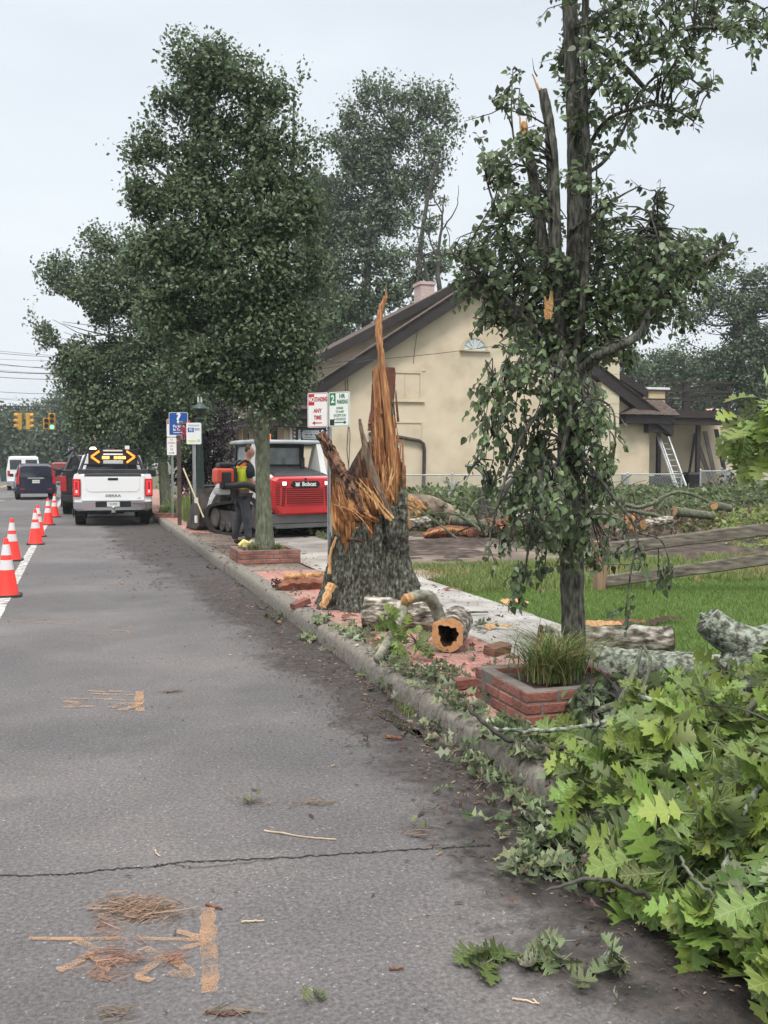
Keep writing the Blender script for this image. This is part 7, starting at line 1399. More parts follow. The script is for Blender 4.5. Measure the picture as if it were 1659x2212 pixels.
for pts, rr, lab in (([(1527, 1338), (1570, 1372), (1640, 1398), (1720, 1420)], (.085, .11), 'thick lichen crusted limb pointing up to the left at the right edge'), ([(1570, 1470), (1610, 1415), (1650, 1395), (1740, 1370)], (.10, .12), 'lichen crusted limb crossing below the raised one at the right edge'), ([(1580, 1545), (1600, 1500), (1640, 1470)], (.04, .05), 'short broken grey limb stub standing in the oak leaves')):
    P = smoothpath([tuple(at(x, y, 5.6 if rr[0] > .06 else 4.9)) for x, y in pts], 8); t = thing('lichen_limb', lab, 'tree limb', tuple(P[0]), group=None); m = len(P)
    b = MB(); b.tube([tuple(p) for p in P], [rr[0]+(rr[1]-rr[0])*i/(m-1) for i in range(m)], 26, rough=.07); b.build('bark', M_LICH, t, world=True, smooth=True, angle=180)
    b = MB(); d = Vector(P[0]-P[1]).normalized(); shard(b, [Vector(P[0]), Vector(P[0])+d*.05], rr[0]*1.2, .02, .05, .4); b.build('broken_end', M_WOODO if rr[0] < .06 else M_LICH, t, world=True)
# bent branch arching over the logs
M_BENT = mat('pale_branch_bark', [(.09, .085, .06), (.22, .215, .16), (.34, .34, .27)], scale=14, detail=9, rough=.9, bump=.7, bscale=40)
t = thing('bent_branch', 'grey snapped branch bent into an arch between the kerb and the hollow log', 'branch', tuple(gz(820, 1425, .15)))
dd = lambda x, y, d: at(x, y, d)
P = [dd(816, 1425, 7.3), dd(838, 1385, 7.5), dd(862, 1345, 7.7), dd(874, 1310, 7.85), dd(880, 1293, 7.9)]; b = MB(); limb(b, P, .036, .038, 14, rough=.05); P = [dd(880, 1296, 7.9), dd(900, 1288, 7.95), dd(925, 1288, 8.0), dd(938, 1305, 8.05), dd(952, 1340, 8.1)]; limb(b, P, .045, .052, 14, rough=.05); b.build('bark', M_BENT, t, world=True, smooth=True, angle=120)
b = MB(); b.tube([dd(872, 1302, 7.83), dd(880, 1294, 7.8), dd(890, 1290, 7.83)], [.03, .046, .03], 10, rough=.15); b.build('snapped_bend', M_WOODP, t, world=True, smooth=True)
# split slab of wood at the kerb, black tube
t = thing('split_log', 'split orange log slab lying on the bricks between the kerb and the stump', 'log', tuple(gz(640, 1275, .15)))
p0, p1 = gz(602, 1276, .15), gz(716, 1272, .15); b = MB(); rings = []
for i in range(15):
    t_ = i/14; c = p0.lerp(p1, t_)+Vector((0, .1, 0)); hh = .15*(1-.5*(1-min(1, t_*5)))*(1+.12*math.sin(i*2.2)); rings.append([c+Vector((0, -.10, .0)), c+Vector((0, -.13, hh*.55)), c+Vector((0, -.09, hh*.8)), c+Vector((0, .02, hh)), c+Vector((0, .12, hh*.85)), c+Vector((0, .14, 0))])
b.loft([r for r in rings]); b.build('body', M_WOODR if False else mat('red_brown_log', [(.05, .02, .015), (.16, .06, .035), (.26, .11, .06)], scale=6, detail=8, rough=.85, bump=.8), t, world=True)
b = MB()
for k in range(16): u0 = random.uniform(.08, .75); u1 = u0+random.uniform(.15, .35); yo = random.uniform(-.09, .10); shard(b, [p0.lerp(p1, u0)+Vector((0, .1+yo, .145)), p0.lerp(p1, (u0+u1)/2)+Vector((0, .1+yo, .165)), p0.lerp(p1, min(1, u1))+Vector((0, .1+yo, .155))], .05, .03, .02, .3)
b.build('split_face', M_WOODP, t, world=True)
b = MB()
for k in range(18): u = random.uniform(-.08, .1); c = p0.lerp(p1, u)+Vector((0, random.uniform(-.05, .2), random.uniform(0, .12))); shard(b, [c, c+Vector((random.uniform(-.07, .07), random.uniform(-.03, .03), random.uniform(-.02, .05)))], .03, .01, .02, .4)
b.build('crumbled_end', M_WOODR, t, world=True)
g = gz(706, 1268, .15); b = MB(); b.tube([g+Vector((-.05, .35, .07)), g+Vector((.22, .38, .07))], .075, 16, cap=True); tag(b.build('pipe_stub', mat('black_pipe', (.014, .012, .012), rough=.4), smooth=True), 'short black pipe stub beside the foot of the sign post', 'pipe')
# bark plates and wood on the walk and lawn
for (x0, y0, x1, y1, w_, m_, lab) in ((1262, 1358, 1345, 1352, .10, M_WOODP, 'flat pale orange slab of wood on the lawn just right of the broken trunk'), (1300, 1352, 1400, 1348, .07, M_WOODB, 'narrow reddish bark piece overlapping the pale slab on the lawn'), (1405, 1349, 1478, 1340, .06, M_WOODR, 'dark curled strip of wood lying on the lawn'), (1085, 1302, 1145, 1306, .08, M_WOODP, 'pale chip of wood on the concrete walk at the grass edge'), (960, 1275, 1000, 1278, .04, M_WOODB, 'small brown bark chip far along the concrete walk'), (1050, 1358, 1110, 1360, .06, M_WOODP, 'thin orange sliver on the walk right of the hollow log'), (900, 1336, 1058, 1328, .05, M_WOODR, 'long curved strip of bark across the concrete walk'), (895, 1308, 945, 1300, .09, M_WOODB, 'reddish bark plate against the foot of the stump'), (740, 1338, 775, 1336, .05, M_WOODB, 'brown bark flake on the bricks in front of the stump')):
    A, Bq = gz(x0, y0, .16), gz(x1, y1, .16); A.z = Bq.z = .17; b = MB(); shard(b, [A, A.lerp(Bq, .5)+Vector((0, .02, .035)), Bq+Vector((0, 0, .02))], w_, w_*.4, .02, .4, 12)
    b.v = [(x, A.y+(y-A.y)*1.0+(z-.17)*1.6, .17+(z-.17)*.5) for x, y, z in b.v]; tag(b.build('bark_chip', m_), lab, 'wood chip')
# ================================================================ FALLEN OAK AT THE BACK
ft = thing('fallen_tree', 'fallen oak limb with torn pale ends behind the stump, before the chain link fence', 'fallen tree', tuple(gz(1000, 1130, .12)))
def FT(pts, r0, r1, m_, nm, d, n=14, par=None): b = MB(); limb(b, [at(x, y, d) for x, y in pts], r0, r1, n, rough=.05); return b.build(nm, m_, par or ft, world=True, smooth=True, angle=120)
FT([(880, 1090), (930, 1095), (985, 1125), (1040, 1150)], .24, .26, mat('brown_bark', [(.07, .05, .035), (.16, .12, .09), (.27, .22, .17)], scale=5, detail=8, rough=.95, bump=.8), 'trunk', 22)
FT([(1040, 1145), (1048, 1100), (1040, 1062)], .2, .12, M_BARK, 'branch_stub', 22); FT([(965, 1085), (975, 1060), (990, 1040)], .06, .04, M_LICH, 'branch_stub', 22.5); FT([(975, 1060), (965, 1030)], .04, .035, M_LICH, 'branch_stub', 22.5)
FT([(1056, 1085), (1070, 1060), (1050, 1030), (1030, 1010), (1005, 1005)], .06, .04, M_LICH, 'branch_stub', 21.5); FT([(1080, 1080), (1100, 1045), (1120, 1030)], .07, .05, M_BARKD, 'branch_stub', 21.5)
b = MB(); D_ = lambda x, y, dz=0: at(x, y, 21.6+dz)
for q in (((900, 1080), (878, 1120), 60, 40), ((915, 1085), (890, 1130), 40, 20), ((880, 1075), (905, 1090), 26, 10)): shard(b, [D_(*q[0]), D_(*q[1])], q[2]/FPX*21.6*.7, q[3]/FPX*21.6*.6, .12, .3)
b.build('torn_end', M_WOODP, ft, world=True)
t = thing('torn_limb', 'orange torn slab of wood on the ground in front of the fallen trunk', 'tree limb', tuple(gz(970, 1155, .12))); b = MB(); shard(b, [D_(915, 1160, -1.6), D_(950, 1150, -1.6), D_(1000, 1150, -1.6), D_(1030, 1152, -1.6)], .22, .35, .2, .25, 14); b.build('wood', M_WOODB, t, world=True); b = MB(); shard(b, [D_(918, 1156, -1.75), D_(955, 1145, -1.75), D_(1010, 1148, -1.75)], .06, .1, .08, .3, 14); b.build('fresh_break', M_WOODO, t, world=True)
t = thing('torn_limb', 'reddish broken stump end half hidden by the hanging leaves', 'tree limb', tuple(gz(1080, 1150, .12))); b = MB(); b.tube([at(1040, 1140, 20), at(1085, 1145, 19.6)], [.18, .2], 12, rough=.2); b.build('bark', M_WOODB, t, world=True); b = MB(); b.tube([at(1078, 1145, 19.5), at(1088, 1145, 19.5)], [.17, .1], 12, rough=.2); b.build('broken_end', M_WOODO, t, world=True)
for pts, r0, r1, lab in (([(1200+330, 1083), (1495, 1068), (1465, 1063), (1440, 1070), (1415, 1085), (1380, 1096), (1350, 1090)], .025, .045, 'long grey branch arching over the leaf debris below the ladder'), ([(1350, 1100), (1390, 1108), (1420, 1115), (1450, 1140)], .05, .035, 'curved grey branch below the arching one'), ([(1270, 1125), (1310, 1118), (1345, 1128), (1372, 1143)], .06, .05, 'short lichen branch with an orange broken end'),
                      ([(1310, 1075), (1345, 1040), (1365, 1025)], .02, .01, 'thin forked twig standing up before the fence'), ([(1300, 1150), (1330, 1165), (1380, 1180)], .03, .02, 'low dark branch behind the top fence rail')):
    b = MB(); limb(b, [at(x, y, 19.5) for x, y in pts], r0, r1, 8, rough=.08); tag(b.build('debris_branch', M_BARKG, smooth=True), lab, 'branch')
b = MB(); D_ = lambda x, y: at(x, y, 19.2); shard(b, [D_(1350, 1132), D_(1378, 1148)], .10, .06, .06, .3); shard(b, [D_(1358, 1112), D_(1366, 1136)], .22, .1, .06, .3); tag(b.build('torn_branch_end', M_WOODO), 'orange torn end of wood showing in the leaf debris', 'broken wood')
# leafy debris masses: mounds of small leaves
def mound(name, lab, x0, x1, y0, y1, hf, nl, size, m_, tilt=.35, tpl=(STAR, STAR_F), stuff=True, thr=-.08, z0=.12, mp_=200):
    X = rng.uniform(x0, x1, nl); Y = rng.uniform(y0, y1, nl); P = np.stack([X, Y, np.zeros(nl)], 1); nn = vnoise(P*np.array([1, 1, 0]), .42, 31, 3); e_ = np.minimum(np.minimum(X-x0, x1-X)/1.2, np.minimum(Y-y0, y1-Y)/1.2).clip(0, 1)
    hgt = hf*(.35+.9*(nn+.4).clip(0, 1))*e_; P[:, 2] = z0+hgt*rng.uniform(0, 1, nl)**.45+rng.normal(size=nl)*.03; ok = (nn > thr) & inframe(P, mp_); P = P[ok]; P[:, 2] = np.maximum(P[:, 2], z0+.01)
    o = scatter(name, tpl[0], tpl[1], P, rotm(len(P), tilt), size*rng.uniform(.6, 1.3, len(P)), m_); return tag(o, lab, 'leaf debris', kind='stuff')
mound('leaf_debris', 'heaped green oak leaves of the fallen crown before the chain link fence', 6, 30, 19.5, 33, .75, 95000, .14, leafmat('debris_leaf', (.07, .105, .032), (.17, .20, .11), .5, .5, .035, tr=.25))
mound('leaf_debris', 'lower scattered brush of leaves at the near side of the fallen crown', 4.6, 24, 18.3, 22, .32, 30000, .13, leafmat('debris_leaf_2', (.075, .105, .035), (.20, .23, .13), .5, .5, .035, tr=.25))
mound('brambles', 'brown and green brambles beyond the gate at the right', 24.5, 34, 27, 37, .95, 16000, .17, leafmat('bramble_leaf', (.07, .085, .04), (.12, .13, .07), .5, .6, .05, tr=.2), tpl=(OVAL, [(0, 3, 2, 1)]))
mound('weeds', 'yellow green weeds at the right edge behind the rail fence', 11.5, 20, 14.5, 22, .45, 8000, .12, leafmat('weed_leaf', (.15, .21, .05), (.2, .25, .09), .4, .5, .04, tr=.3), tpl=(OVAL, [(0, 3, 2, 1)]))
mound('leaf_debris', 'dead brown leaves and bark lying among the fallen crown branches', 5, 26, 16.5, 33, .45, 30000, .13, leafmat('dead_debris_leaf', (.10, .065, .045), (.20, .16, .12), .5, .6, .04, tr=.1), thr=-.2)
for k, (x, y, d, l_, a_) in enumerate(((905, 1128, 19, .5, .4), (1010, 1128, 19.5, .7, -.3), (1130, 1118, 20, .8, .3), (1190, 1105, 21, .6, -.5), (1420, 1128, 19, .7, .2), (1500, 1110, 20, .8, -.2), (1300, 1095, 22, .9, .15), (1560, 1095, 21, .6, .4))):
    c = at(x, y, d); dx = Vector((math.cos(a_), math.sin(a_), .12*(-1)**k))*l_/2; b = MB(); limb(b, [c-dx, c, c+dx], .10, .08, 12, rough=.06); o = b.build('cut_limb', M_BARKG if k % 2 else M_LBK, smooth=True, angle=60); b2_ = MB(); b2_.lathe([(.0, -.006), (.088, -.006), (.088, .006), (.0, .006)], n=12); e_ = b2_.build('cut_face', M_WOODP, o, world=True); e_.matrix_parent_inverse = Matrix(); q_ = (-dx).normalized().to_track_quat('Z', 'Y'); e_.rotation_mode = 'QUATERNION'; e_.rotation_quaternion = q_; e_.location = c-dx
    tag(o, ('short cut limb lying in the debris ' + ('just right of the stump', 'below the fallen trunk', 'left of the broken street tree', 'behind the hanging leaves', 'above the middle of the top fence rail', 'behind the fence rail towards the right', 'just right of the broken street tree', 'at the right edge behind the rails')[k]), 'cut limb')
b = MB()
for k in range(300):
    x, y = rng.uniform(6, 22), rng.uniform(17, 32); p = Vector((x, y, .25)); a = rng.uniform(0, 6.28); ln = rng.uniform(.6, 2.0); q = p+Vector((math.cos(a)*ln, math.sin(a)*ln, rng.uniform(0, .9))); limb(b, [p, p.lerp(q, .5)+Vector((0, 0, .2)), q], .03*rng.uniform(.4, 1.2), .008, 5, sub=3)
tag(b.build('twig_debris', M_BARKG), 'tangle of grey twigs sticking out of the fallen crown leaves', 'twigs', kind='stuff')
# ================================================================ NEAR OAK BRUSH PILE
OT, OF = oak_tpl()
def curl(V, n):
    c = rng.uniform(-.1, .75, n)[:, None]; x = V[:, :, 0]; s_ = np.abs(x).max(axis=1)[:, None]+1e-6; V = V.copy(); V[:, :, 2] = V[:, :, 2]-c*(x/s_)**2*s_*.55; V[:, :, 1] = V[:, :, 1]*(1-.12*rng.uniform(0, 1, n)[:, None]); tw = rng.normal(size=n)[:, None]*.25; V[:, :, 2] += tw*V[:, :, 1]*(x/s_); return V
def curl2(V, n):
    c = rng.uniform(.2, 1.6, n)[:, None]; x = V[:, :, 0]; s_ = np.abs(x).max(axis=1)[:, None]+1e-6; V = V.copy(); y = V[:, :, 1]; V[:, :, 2] = V[:, :, 2]+c*(x/s_-.5)**2*s_*.5+np.abs(y)*rng.uniform(-.6, 1.3, n)[:, None]; V[:, :, 1] = y*rng.uniform(.6, 1.0, n)[:, None]; return V
# height field of the heap over world x,y
def heapH(x, y):
    # anchor points: (x, y, height of the top of the heap above the road)
    K = [(2.05, 4.6, .10), (2.5, 4.6, .30), (3.0, 4.6, .40), (3.6, 4.7, .48), (1.95, 4.1, .10), (2.3, 4.0, .38), (2.8, 4.0, .54), (3.3, 4.0, .62), (1.95, 3.6, .15), (2.2, 3.5, .50), (2.6, 3.4, .66), (3.0, 3.3, .72), (1.75, 3.3, .08), (1.9, 3.1, .22), (2.1, 3.0, .44), (2.4, 2.9, .60), (2.8, 2.8, .66), (1.9, 2.8, .12), (2.1, 2.6, .34), (2.4, 2.5, .46), (1.7, 2.9, .03), (1.85, 2.4, .04), (2.2, 2.3, .28), (2.6, 2.3, .45), (3.4, 3.2, .7), (1.6, 3.5, .03), (2.05, 5.1, .02), (2.6, 5.1, .05), (3.4, 5.2, .25), (4.0, 5.0, .4)]
    w_ = 0; s_ = 0
    for a, c, h_ in K: ww = 1/((x-a)**2+(y-c)**2+.02)**1.6; w_ = w_+ww; s_ = s_+ww*h_
    return s_/w_
pile = thing('fallen_oak_branch', 'heap of broken oak branches with large bright green lobed leaves filling the lower right corner', 'fallen branches', (2.5, 3.6, 0))
def oakcluster(tips, dirs, size, per, spread=.9):
    LP, LX, LN = [], [], []
    for p, d in zip(tips, dirs):
        for _ in range(per):
            a = rng.normal(size=3); a -= a.dot(d)*d; a /= np.linalg.norm(a)+1e-6; ax = d*rng.uniform(.2, 1.0)+a*spread+np.array([0, 0, rng.uniform(-.95, .05)]); ax /= np.linalg.norm(ax); s_ = size*rng.uniform(.7, 1.2); LP.append(p+ax*s_*.33); LX.append(ax); LN.append(np.array([-.15, -.5, .9])+rng.normal(size=3)*.55)
    return np.array(LP), np.array(LX), np.array(LN)
tips, dirs, inn = [], [], []; tw = MB()
def inpile(x, y): return (x > 1.90+.06*abs(y-3.1)*(y < 3.1)+.42*max(0, y-3.45)) and y > 2.2 and y < 5.0
roots = [np.array(q) for q in ((3.9, 4.6, .35), (3.9, 3.8, .5), (3.6, 3.2, .5), (3.2, 2.7, .3), (3.4, 5.0, .3))]
k = 0
while k < 360:
    x, y = rng.uniform(1.65, 3.9), rng.uniform(2.15, 5.0)
    if not inpile(x, y): continue
    h_ = heapH(x, y)
    if y > 4.3 and x < 2.9 and random.random() < .55: continue
    p = np.array([x, y, max(.03, h_+.12*vnoise(np.array([[x, y, 0.]]), 2.6, 3, 2)[0]-abs(rng.normal())*.10)]); r0 = roots[rng.integers(0, len(roots))]; d = (p-r0)*np.array([1, 1, .2])+rng.normal(size=3)*.25; d /= np.linalg.norm(d); tips.append(p); dirs.append(d); k += 1
    q = p-d*rng.uniform(.15, .4)+np.array([0, 0, -.05]); q[2] = max(.03, q[2]); limb(tw, [q, (p+q)/2+np.array([0, 0, .03]), p], .005, .0025, 5, sub=3)
LP, LX, LN = oakcluster(tips, dirs, .14, 7); S_ = .14*rng.uniform(.7, 1.25, len(LP)); LP[:, 2] = np.maximum(LP[:, 2], .03)
scatter('leaves', OT, OF, LP, rot_from(LX, LN), S_, L_OAK, pile, True, True, curl)
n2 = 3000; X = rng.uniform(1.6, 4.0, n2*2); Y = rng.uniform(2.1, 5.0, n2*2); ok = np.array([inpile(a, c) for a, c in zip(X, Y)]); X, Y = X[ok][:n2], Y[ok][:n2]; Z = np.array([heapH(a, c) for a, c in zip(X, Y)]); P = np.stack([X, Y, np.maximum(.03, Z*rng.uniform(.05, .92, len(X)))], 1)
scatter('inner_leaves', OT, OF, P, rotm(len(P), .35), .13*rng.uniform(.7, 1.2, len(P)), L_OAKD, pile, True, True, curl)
# main branches seen over the heap
def PB(pts, d0, d1, r0, r1, m_=M_BARKG): b = MB(); n_ = len(pts); limb(b, [at(x, y, d0+(d1-d0)*i/(n_-1)) for i, (x, y) in enumerate(pts)], r0, r1, 9, .004, 6, .06); b.build('branch', m_, pile, world=True, smooth=True, angle=80)
PB([(1380, 1500), (1450, 1530), (1520, 1545), (1580, 1560), (1640, 1530), (1720, 1510)], 4.75, 4.5, .012, .02, M_LICH); PB([(1015, 1532), (1055, 1568), (1100, 1600), (1160, 1612), (1225, 1612), (1330, 1590)], 5.15, 4.9, .010, .016, M_BARKD)
PB([(1060, 1575), (1130, 1580), (1210, 1575), (1290, 1565), (1370, 1540)], 5.1, 4.9, .008, .013, M_LICH); PB([(1520, 1690), (1560, 1620), (1600, 1560), (1650, 1500)], 4.1, 4.3, .010, .016); PB([(1400, 1830), (1450, 1760), (1500, 1700), (1560, 1690), (1700, 1640)], 3.7, 3.9, .008, .015, M_LICH)
PB([(1340, 1720), (1390, 1690), (1450, 1660), (1540, 1650), (1700, 1640)], 4.0, 4.2, .006, .012); PB([(1280, 1660), (1340, 1610), (1420, 1590), (1500, 1610), (1560, 1625)], 4.3, 4.3, .006, .011, M_BARKD); PB([(1560, 1960), (1570, 1880), (1580, 1800), (1640, 1700)], 3.3, 3.6, .007, .014, M_LICH)
PB([(1240, 1660), (1290, 1700), (1320, 1640)], 4.2, 4.3, .004, .007, M_BARKD); PB([(1600, 2050), (1560, 1960), (1500, 1900), (1470, 1850)], 3.1, 3.3, .009, .005); PB([(1180, 1925), (1260, 1900), (1330, 1905), (1420, 1950)], 3.5, 3.4, .005, .009, M_BARKD)
tw.build('twigs', M_BARKD, pile, world=True)
# pear foliage mixed behind the heap, next to the planter
pf = thing('fallen_leafy_limb', 'fallen limb with dull rounded leaves between the brick planter and the oak heap', 'fallen branches', tuple(gz(1320, 1500, .15)))
bl_ = [(tuple(at(x, y, d)), (r/FPX*d, r/FPX*d, r/FPX*d*.7)) for x, y, r, d in ((1280,1500,35,5.5),(1330,1480,45,5.6),(1390,1490,45,5.5),(1450,1480,40,5.4),(1510,1500,45,5.2),(1260,1560,40,5.2),(1310,1550,45,5.2),(1380,1550,50,5.1),(1450,1560,50,5.0),(1530,1560,50,4.9),(1600,1540,40,4.9),(1290,1600,30,5.0),(1640,1480,40,5.2),(1560,1450,30,5.5))]
sk = [at(x, y, 5.2) for x, y in ((1280, 1540), (1350, 1520), (1420, 1515), (1500, 1520), (1580, 1510))]; b = MB(); limb(b, sk, .02, .035, 10); limb(b, [at(1300, 1600, 5.0), at(1370, 1450, 5.3), at(1385, 1400, 5.4)], .02, .01); limb(b, [at(1385, 1500, 5.2), at(1405, 1430, 5.3), at(1390, 1395, 5.4)], .012, .008); limb(b, [at(1445, 1500, 5.2), at(1500, 1470, 5.3), at(1530, 1458, 5.3)], .03, .035); b.build('branch', M_BARKG, pf, world=True, smooth=True)
twigleaves('leaves', bl_, 330, 7, .068, pf, .5, leafmat('dull_leaf', (.06, .095, .035), (.16, .20, .12), .45, .45, .03, tr=.2), sk)
# overhanging oak spray at the right edge
ov = thing('hanging_oak_spray', 'bright green oak leaf spray reaching in from the right edge above the rail fence', 'tree branch', tuple(at(1680, 900, 4.2)))
tips, dirs = [], []; b = MB()
for x, y in ((1575, 930), (1600, 905), (1620, 870), (1640, 850), (1590, 960), (1610, 985), (1630, 940), (1650, 900), (1660, 960), (1680, 880), (1570, 905), (1600, 950), (1640, 1000), (1690, 940), (1700, 990)):
    p = at(x+38, y, 4.3+random.uniform(-.15, .15)); q = at(1790, 880, 4.3); d = (p-q).normalized(); tips.append(np.array(p)); dirs.append(np.array(d)); limb(b, [q, q.lerp(p, .5)+Vector((0, 0, .05)), p], .006, .002, 5, sub=3)
b.build('twigs', M_BARKG, ov, world=True); LP, LX, LN = oakcluster(tips, dirs, .12, 6); LX[:, 2] -= .4; scatter('leaves', OT, OF, LP, rot_from(LX, LN), .12*rng.uniform(.8, 1.2, len(LP)), L_OAK, ov, True, True, curl)
# small green sprig by the hollow log, and litter heaps along the kerb
def sprigs(name, lab, pts, per, size, m_, spread=.08, cr=curl2, z=None, cat='leaf litter', n_=1):
    P, X = [], []
    for x, y, k, s_ in pts:
        g = gz(x, y, z or .01)
        for _ in range(int(k*per)): P.append((g.x+rng.normal()*s_, g.y+rng.normal()*s_*1.4, abs(rng.normal())*s_*.35+.012+(z or 0))); X.append(rng.normal(size=3)*np.array([1, 1, .35]))
    P, X = np.array(P), np.array(X)
    if z is None: P[:, 2] += .15*(P[:, 0] > 2.09)
    return tag(scatter(name, STAR, STAR_F, P, rot_from(X, np.array([0, 0, 1.])+rng.normal(size=(len(P), 3))*.55), .95*size*rng.uniform(.55, 1.2, len(P)), m_, None, False, True, cr), lab, cat, kind='stuff')
g = gz(900, 1385, .15)
t = thing('leafy_sprig', 'bright green leafy sprig under the bent branch in front of the pale log', 'sprig', tuple(g)); tips = [np.array(at(x, y, 7.5)) for x, y in ((855, 1335), (845, 1350), (875, 1360), (840, 1375), (870, 1390), (900, 1375), (850, 1395), (880, 1400), (910, 1395), (935, 1385), (865, 1345))]
LP, LX, LN = oakcluster(tips, [np.array([-.3, -.5, .5])]*len(tips), .09, 4); LP[:, 2] = np.maximum(LP[:, 2], .17); scatter('leaves', OT, OF, LP, rot_from(LX, LN), .10*rng.uniform(.7, 1.2, len(LP)), L_OAK, t, True, True, curl); b = MB()
for p in tips: limb(b, [Vector(tuple(g)), Vector(tuple(p))], .004, .002, 4)
b.build('twigs', M_BARKG, t, world=True)
sprigs('leaf_litter', 'pale upturned wilted leaves heaped along the kerb', [(760, 1405, 5, .07), (790, 1420, 6, .09), (740, 1395, 3, .06), (665, 1382, 4, .05), (690, 1378, 2, .04), (830, 1460, 5, .08), (870, 1495, 4, .07), (930, 1540, 4, .09), (960, 1570, 5, .08), (1000, 1600, 4, .08), (1040, 1640, 7, .08), (1080, 1665, 8, .08), (1110, 1640, 5, .07), (1150, 1700, 6, .08), (1170, 1760, 5, .08), (1120, 1790, 3, .07), (1200, 1830, 4, .08), (1150, 1870, 5, .06), (1200, 1880, 6, .08), (1240, 1900, 1, .05)], 6.5, .09, L_WILT)
sprigs('leaf_litter', 'green fallen leaves lying in the gutter', [(860, 1480, 6, .09), (900, 1510, 7, .09), (940, 1530, 6, .1), (960, 1500, 5, .06), (1000, 1580, 5, .09), (1050, 1650, 6, .09), (1100, 1640, 6, .08), (1130, 1700, 5, .09), (1180, 1800, 6, .09), (780, 1410, 5, .08), (690, 1375, 3, .05), (1200, 1880, 7, .09),  (600, 1335, 1, .08), (1060, 1475, 2, .1), (920, 1400, 4, .1), (1040, 1390, 4, .1)], 7, .085, leafmat('gutter_leaf', (.05, .075, .03), (.17, .20, .12), .5, .55, .04, tr=.15))
sprigs('leaf_litter', 'brown dead leaves and bark crumbs strewn in the gutter', [(500, 1240, 2, .2), (560, 1290, 2, .2), (620, 1340, 3, .15), (700, 1340, 5, .1), (720, 1330, 5, .09), (680, 1365, 4, .15), (760, 1420, 5, .2), (850, 1500, 6, .2), (900, 1560, 6, .2), (980, 1600, 8, .15), (1080, 1700, 8, .15), (1130, 1760, 4, .18), (1150, 1850, 3, .2), (1200, 1950, 3, .2), (1000, 1450, 4, .2), (900, 1410, 5, .15), (1150, 1560, 5, .12), (640, 1310, 4, .08)], 4, .055, L_DEAD)
# wet fine mulch along the gutter
def crumbs(name, lab, xf, y0, y1, n_, s0, m_, z=0, off=None):
    Y = rng.uniform(y0, y1, n_)**1.0; X = xf(Y)+rng.normal(size=n_)*(off or .22); P = np.stack([X, Y, np.full(n_, .008+z)], 1); P[:, 2] += .15*(X > 2.09)*(1 if z == 0 else 0); P = P[inframe(P, 30)]
    T = np.array([(-.5, -.12, 0), (.5, -.08, 0), (.45, .1, .0), (-.45, .14, 0), (0, 0, .16)]); F_ = [(0, 1, 4), (1, 2, 4), (2, 3, 4), (3, 0, 4)]
    a = rng.uniform(0, 6.28, len(P)); Xd = np.stack([np.cos(a), np.sin(a), rng.normal(size=len(P))*.15], 1); return tag(scatter(name, T, F_, P, rot_from(Xd, np.tile([0, 0, 1.], (len(P), 1))), s0*rng.lognormal(0, .45, len(P)), m_), lab, 'debris', kind='stuff')
M_MUL = mat('bark_crumbs', (.055, .036, .028), rough=.9, vary=.6); M_MUL2 = mat('pale_wood_chips', (.26, .17, .10), rough=.9, vary=.5)
crumbs('bark_litter', 'dark bark crumbs along the gutter', lambda Y: 1.88-.02*(Y-3), 2.3, 14, 6500, .015, M_MUL); crumbs('bark_litter', 'pale wood chips scattered over the gutter and kerb', lambda Y: 1.95-.02*(Y-3), 2.3, 14, 900, .014, M_MUL2, off=.25)
crumbs('bark_litter', 'sparse crumbs of wood across the parking lane', lambda Y: rng.uniform(-1, 2.0, len(Y)), 2.2, 20, 700, .014, M_MUL, off=.1); crumbs('bark_litter', 'bark crumbs on the brick pavement round the logs', lambda Y: rng.uniform(2.3, 4.2, len(Y)), 5, 13, 1800, .022, M_MUL, off=.1); crumbs('bark_litter', 'debris swept over the muddy apron', lambda Y: rng.uniform(.6, 3.5, len(Y)), 13, 24, 1500, .04, M_MUL, off=.3)
# twig litter heaps on the road
def heap(pts, n_, s0, m_, lab):
    P, X = [], []
    for _ in range(n_):
        x, y, sx_, sy_ = pts[rng.integers(0, len(pts))]; g = gz(x+rng.normal()*sx_, y+rng.normal()*sy_, 0); P.append((g.x, g.y, .006+abs(rng.normal())*.008)); a = rng.normal()*.5+(.5 if random.random() < .5 else -.4); X.append((math.cos(a), math.sin(a)*.9, rng.normal()*.12))
    T = np.array([(-.5, -.03, 0), (.5, -.02, 0), (.5, .02, 0), (-.5, .03, 0), (-.48, 0, .035), (.48, 0, .03)]); F_ = [(0, 1, 5, 4), (1, 2, 5), (2, 3, 4, 5), (3, 0, 4)]
    return tag(scatter('twig_litter', T, F_, np.array(P), rot_from(np.array(X), np.tile([0, 0, 1.], (n_, 1))), s0*rng.lognormal(0, .4, n_), m_), lab, 'twigs', kind='stuff')
heap([(300, 1955, 35, 10), (340, 1968, 35, 12), (270, 1972, 30, 10), (320, 1985, 35, 8), (290, 1958, 35, 8)], 520, .035, mat('twig_mix', (.17, .11, .075), rough=.9, vary=.6), 'dense patch of brown twigs on the road above the orange paint mark')
heap([(230, 2010, 22, 12), (250, 2060, 40, 14), (240, 2085, 30, 12), (230, 2110, 28, 8), (270, 2080, 25, 8), (375, 2075, 12, 6)], 330, .03, mat('twig_red', (.19, .10, .07), rough=.9, vary=.5), 'reddish twig litter across the orange paint mark')
heap([(255, 2195, 18, 9), (490, 2190, 30, 5), (680, 1736, 22, 3), (905, 1800, 18, 6), (550, 1735, 22, 3), (370, 1497, 20, 2)], 200, .04, mat('twig_grey', (.12, .09, .065), rough=.9, vary=.5), 'small scattered twig clusters on the asphalt')
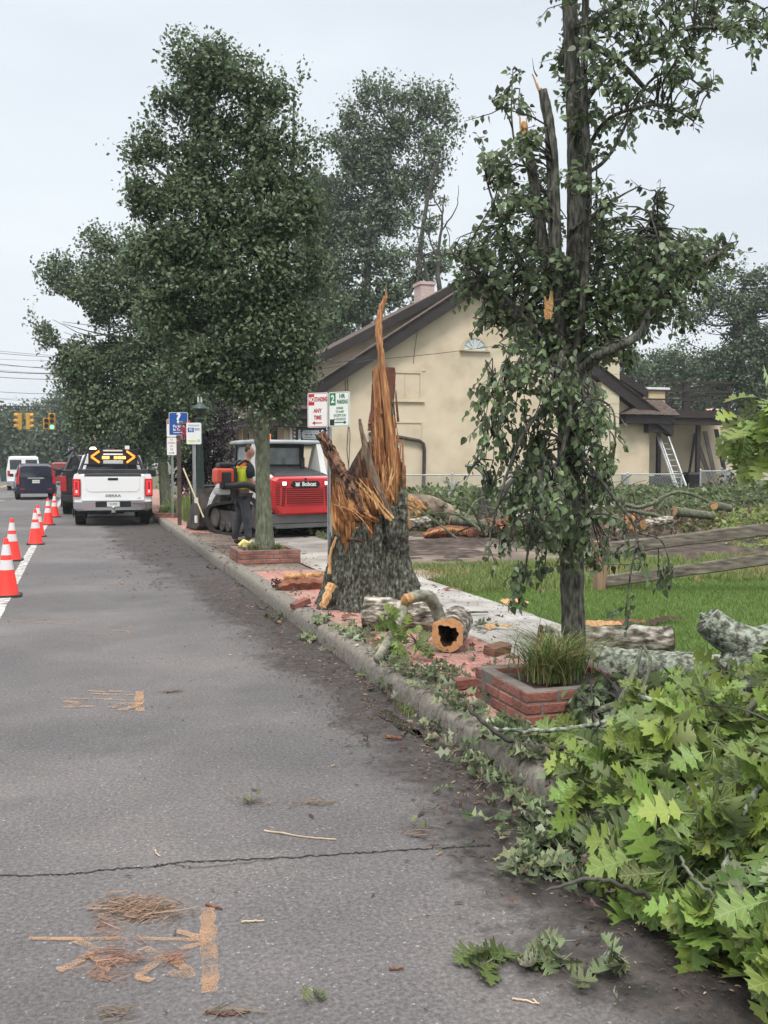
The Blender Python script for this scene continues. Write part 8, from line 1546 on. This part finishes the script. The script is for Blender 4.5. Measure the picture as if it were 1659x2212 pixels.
for pts, r, m_, lab in (([(571, 1796), (610, 1803), (670, 1811), (727, 1816)], .004, 'p', 'long thin pale stick lying on the asphalt in mid lane'), ([(444, 1957), (462, 1962), (480, 1967)], .005, 'd', 'short dark stick at the top of the orange paint mark'), ([(522, 1994), (548, 1993), (571, 1991)], .004, 'p', 'short straight pale stick right of the orange paint mark'), ([(335, 1838), (340, 1848), (347, 1852)], .004, 'p', 'small bent pale twig on the crack'), ([(841, 2097), (872, 2096)], .005, 'd', 'short dark stick near the leaf cluster at the bottom'),
                    ([(1107, 2160), (1130, 2164), (1165, 2170)], .0035, 'p', 'pale splinter below the leaf cluster at the bottom'), ([(1152, 2162), (1163, 2172)], .0035, 'p', 'tiny pale splinter beside the longer one'), ([(445, 2188), (490, 2196), (540, 2186)], .004, 'd', 'forked twig at the bottom edge of the road'), ([(835, 1596), (868, 1600)], .012, 'd', 'curled brown bark chip lying in the lane beside the gutter'), ([(360, 1497), (392, 1494)], .006, 'd', 'dark twig on the road right of the second paint mark')):
    P = [gz(x, y, 0)+Vector((0, 0, r*1.1+.002*(i % 2))) for i, (x, y) in enumerate(pts)]; b = MB(); limb(b, P, r, r*.7, 7, .001); tag(b.build('stick', mat('pale_stick', [(.36, .27, .18), (.5, .4, .28)], scale=20) if m_ == 'p' else M_WOODB, smooth=True), lab, 'stick')
def leafheap(lab, pts, n_, size, m_, cr=curl2):
    P, X = [], []
    for _ in range(n_): x, y, s_ = pts[rng.integers(0, len(pts))]; g = gz(x+rng.normal()*s_, y+rng.normal()*s_*.35, 0); P.append((g.x, g.y, .012+abs(rng.normal())*.02)); X.append(rng.normal(size=3)*np.array([1, .8, .3]))
    b = scatter('fallen_leaves', OT, OF, np.array(P), rot_from(np.array(X), np.array([0, -.2, 1.])+rng.normal(size=(n_, 3))*.5), size*rng.uniform(.7, 1.2, n_), m_, None, False, True, cr); return tag(b, lab, 'fallen leaves')
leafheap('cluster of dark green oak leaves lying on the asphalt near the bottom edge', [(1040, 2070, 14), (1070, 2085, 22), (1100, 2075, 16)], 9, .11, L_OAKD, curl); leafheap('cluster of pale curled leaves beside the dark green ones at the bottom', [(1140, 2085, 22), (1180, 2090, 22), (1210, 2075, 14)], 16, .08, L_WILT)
leafheap('pale and brown curled leaves below right of the leaf cluster', [(1330, 2115, 20), (1370, 2130, 20), (1240, 2142, 8)], 12, .085, L_WILT); leafheap('single pale flattened leaf in the middle of the lane', [(545, 1734, 12)], 4, .055, L_WILT); leafheap('small grey green leaf at the bottom of the lane', [(672, 2158, 12)], 3, .06, L_WILT); leafheap('pale torn leaves on the asphalt beside the gutter mud', [(905, 1798, 10), (960, 1707, 12)], 6, .05, L_WILT)
tag(blades('weed', np.array([[2.02+random.gauss(0, .02), 6.1+random.gauss(0, .1), .0] for _ in range(60)]), .09, .006, G_ROUGH, .8, seg=2), 'small weed growing at the foot of the kerb', 'weed')
# light summer haze
bh = MB(); bh.box((-260, -30, -1.2), (300, 300, 34)); hz_ = bh.build('haze', None, kind='stuff'); hm = bpy.data.materials.new('haze'); hm.use_nodes = True; n = hm.node_tree.nodes; n.clear(); ou = n.new('ShaderNodeOutputMaterial'); pv = n.new('ShaderNodeVolumePrincipled'); pv.inputs['Color'].default_value = (.85, .9, .95, 1); pv.inputs['Density'].default_value = .0006; pv.inputs['Anisotropy'].default_value = .2; hm.node_tree.links.new(pv.outputs[0], ou.inputs['Volume']); hz_.data.materials.append(hm)
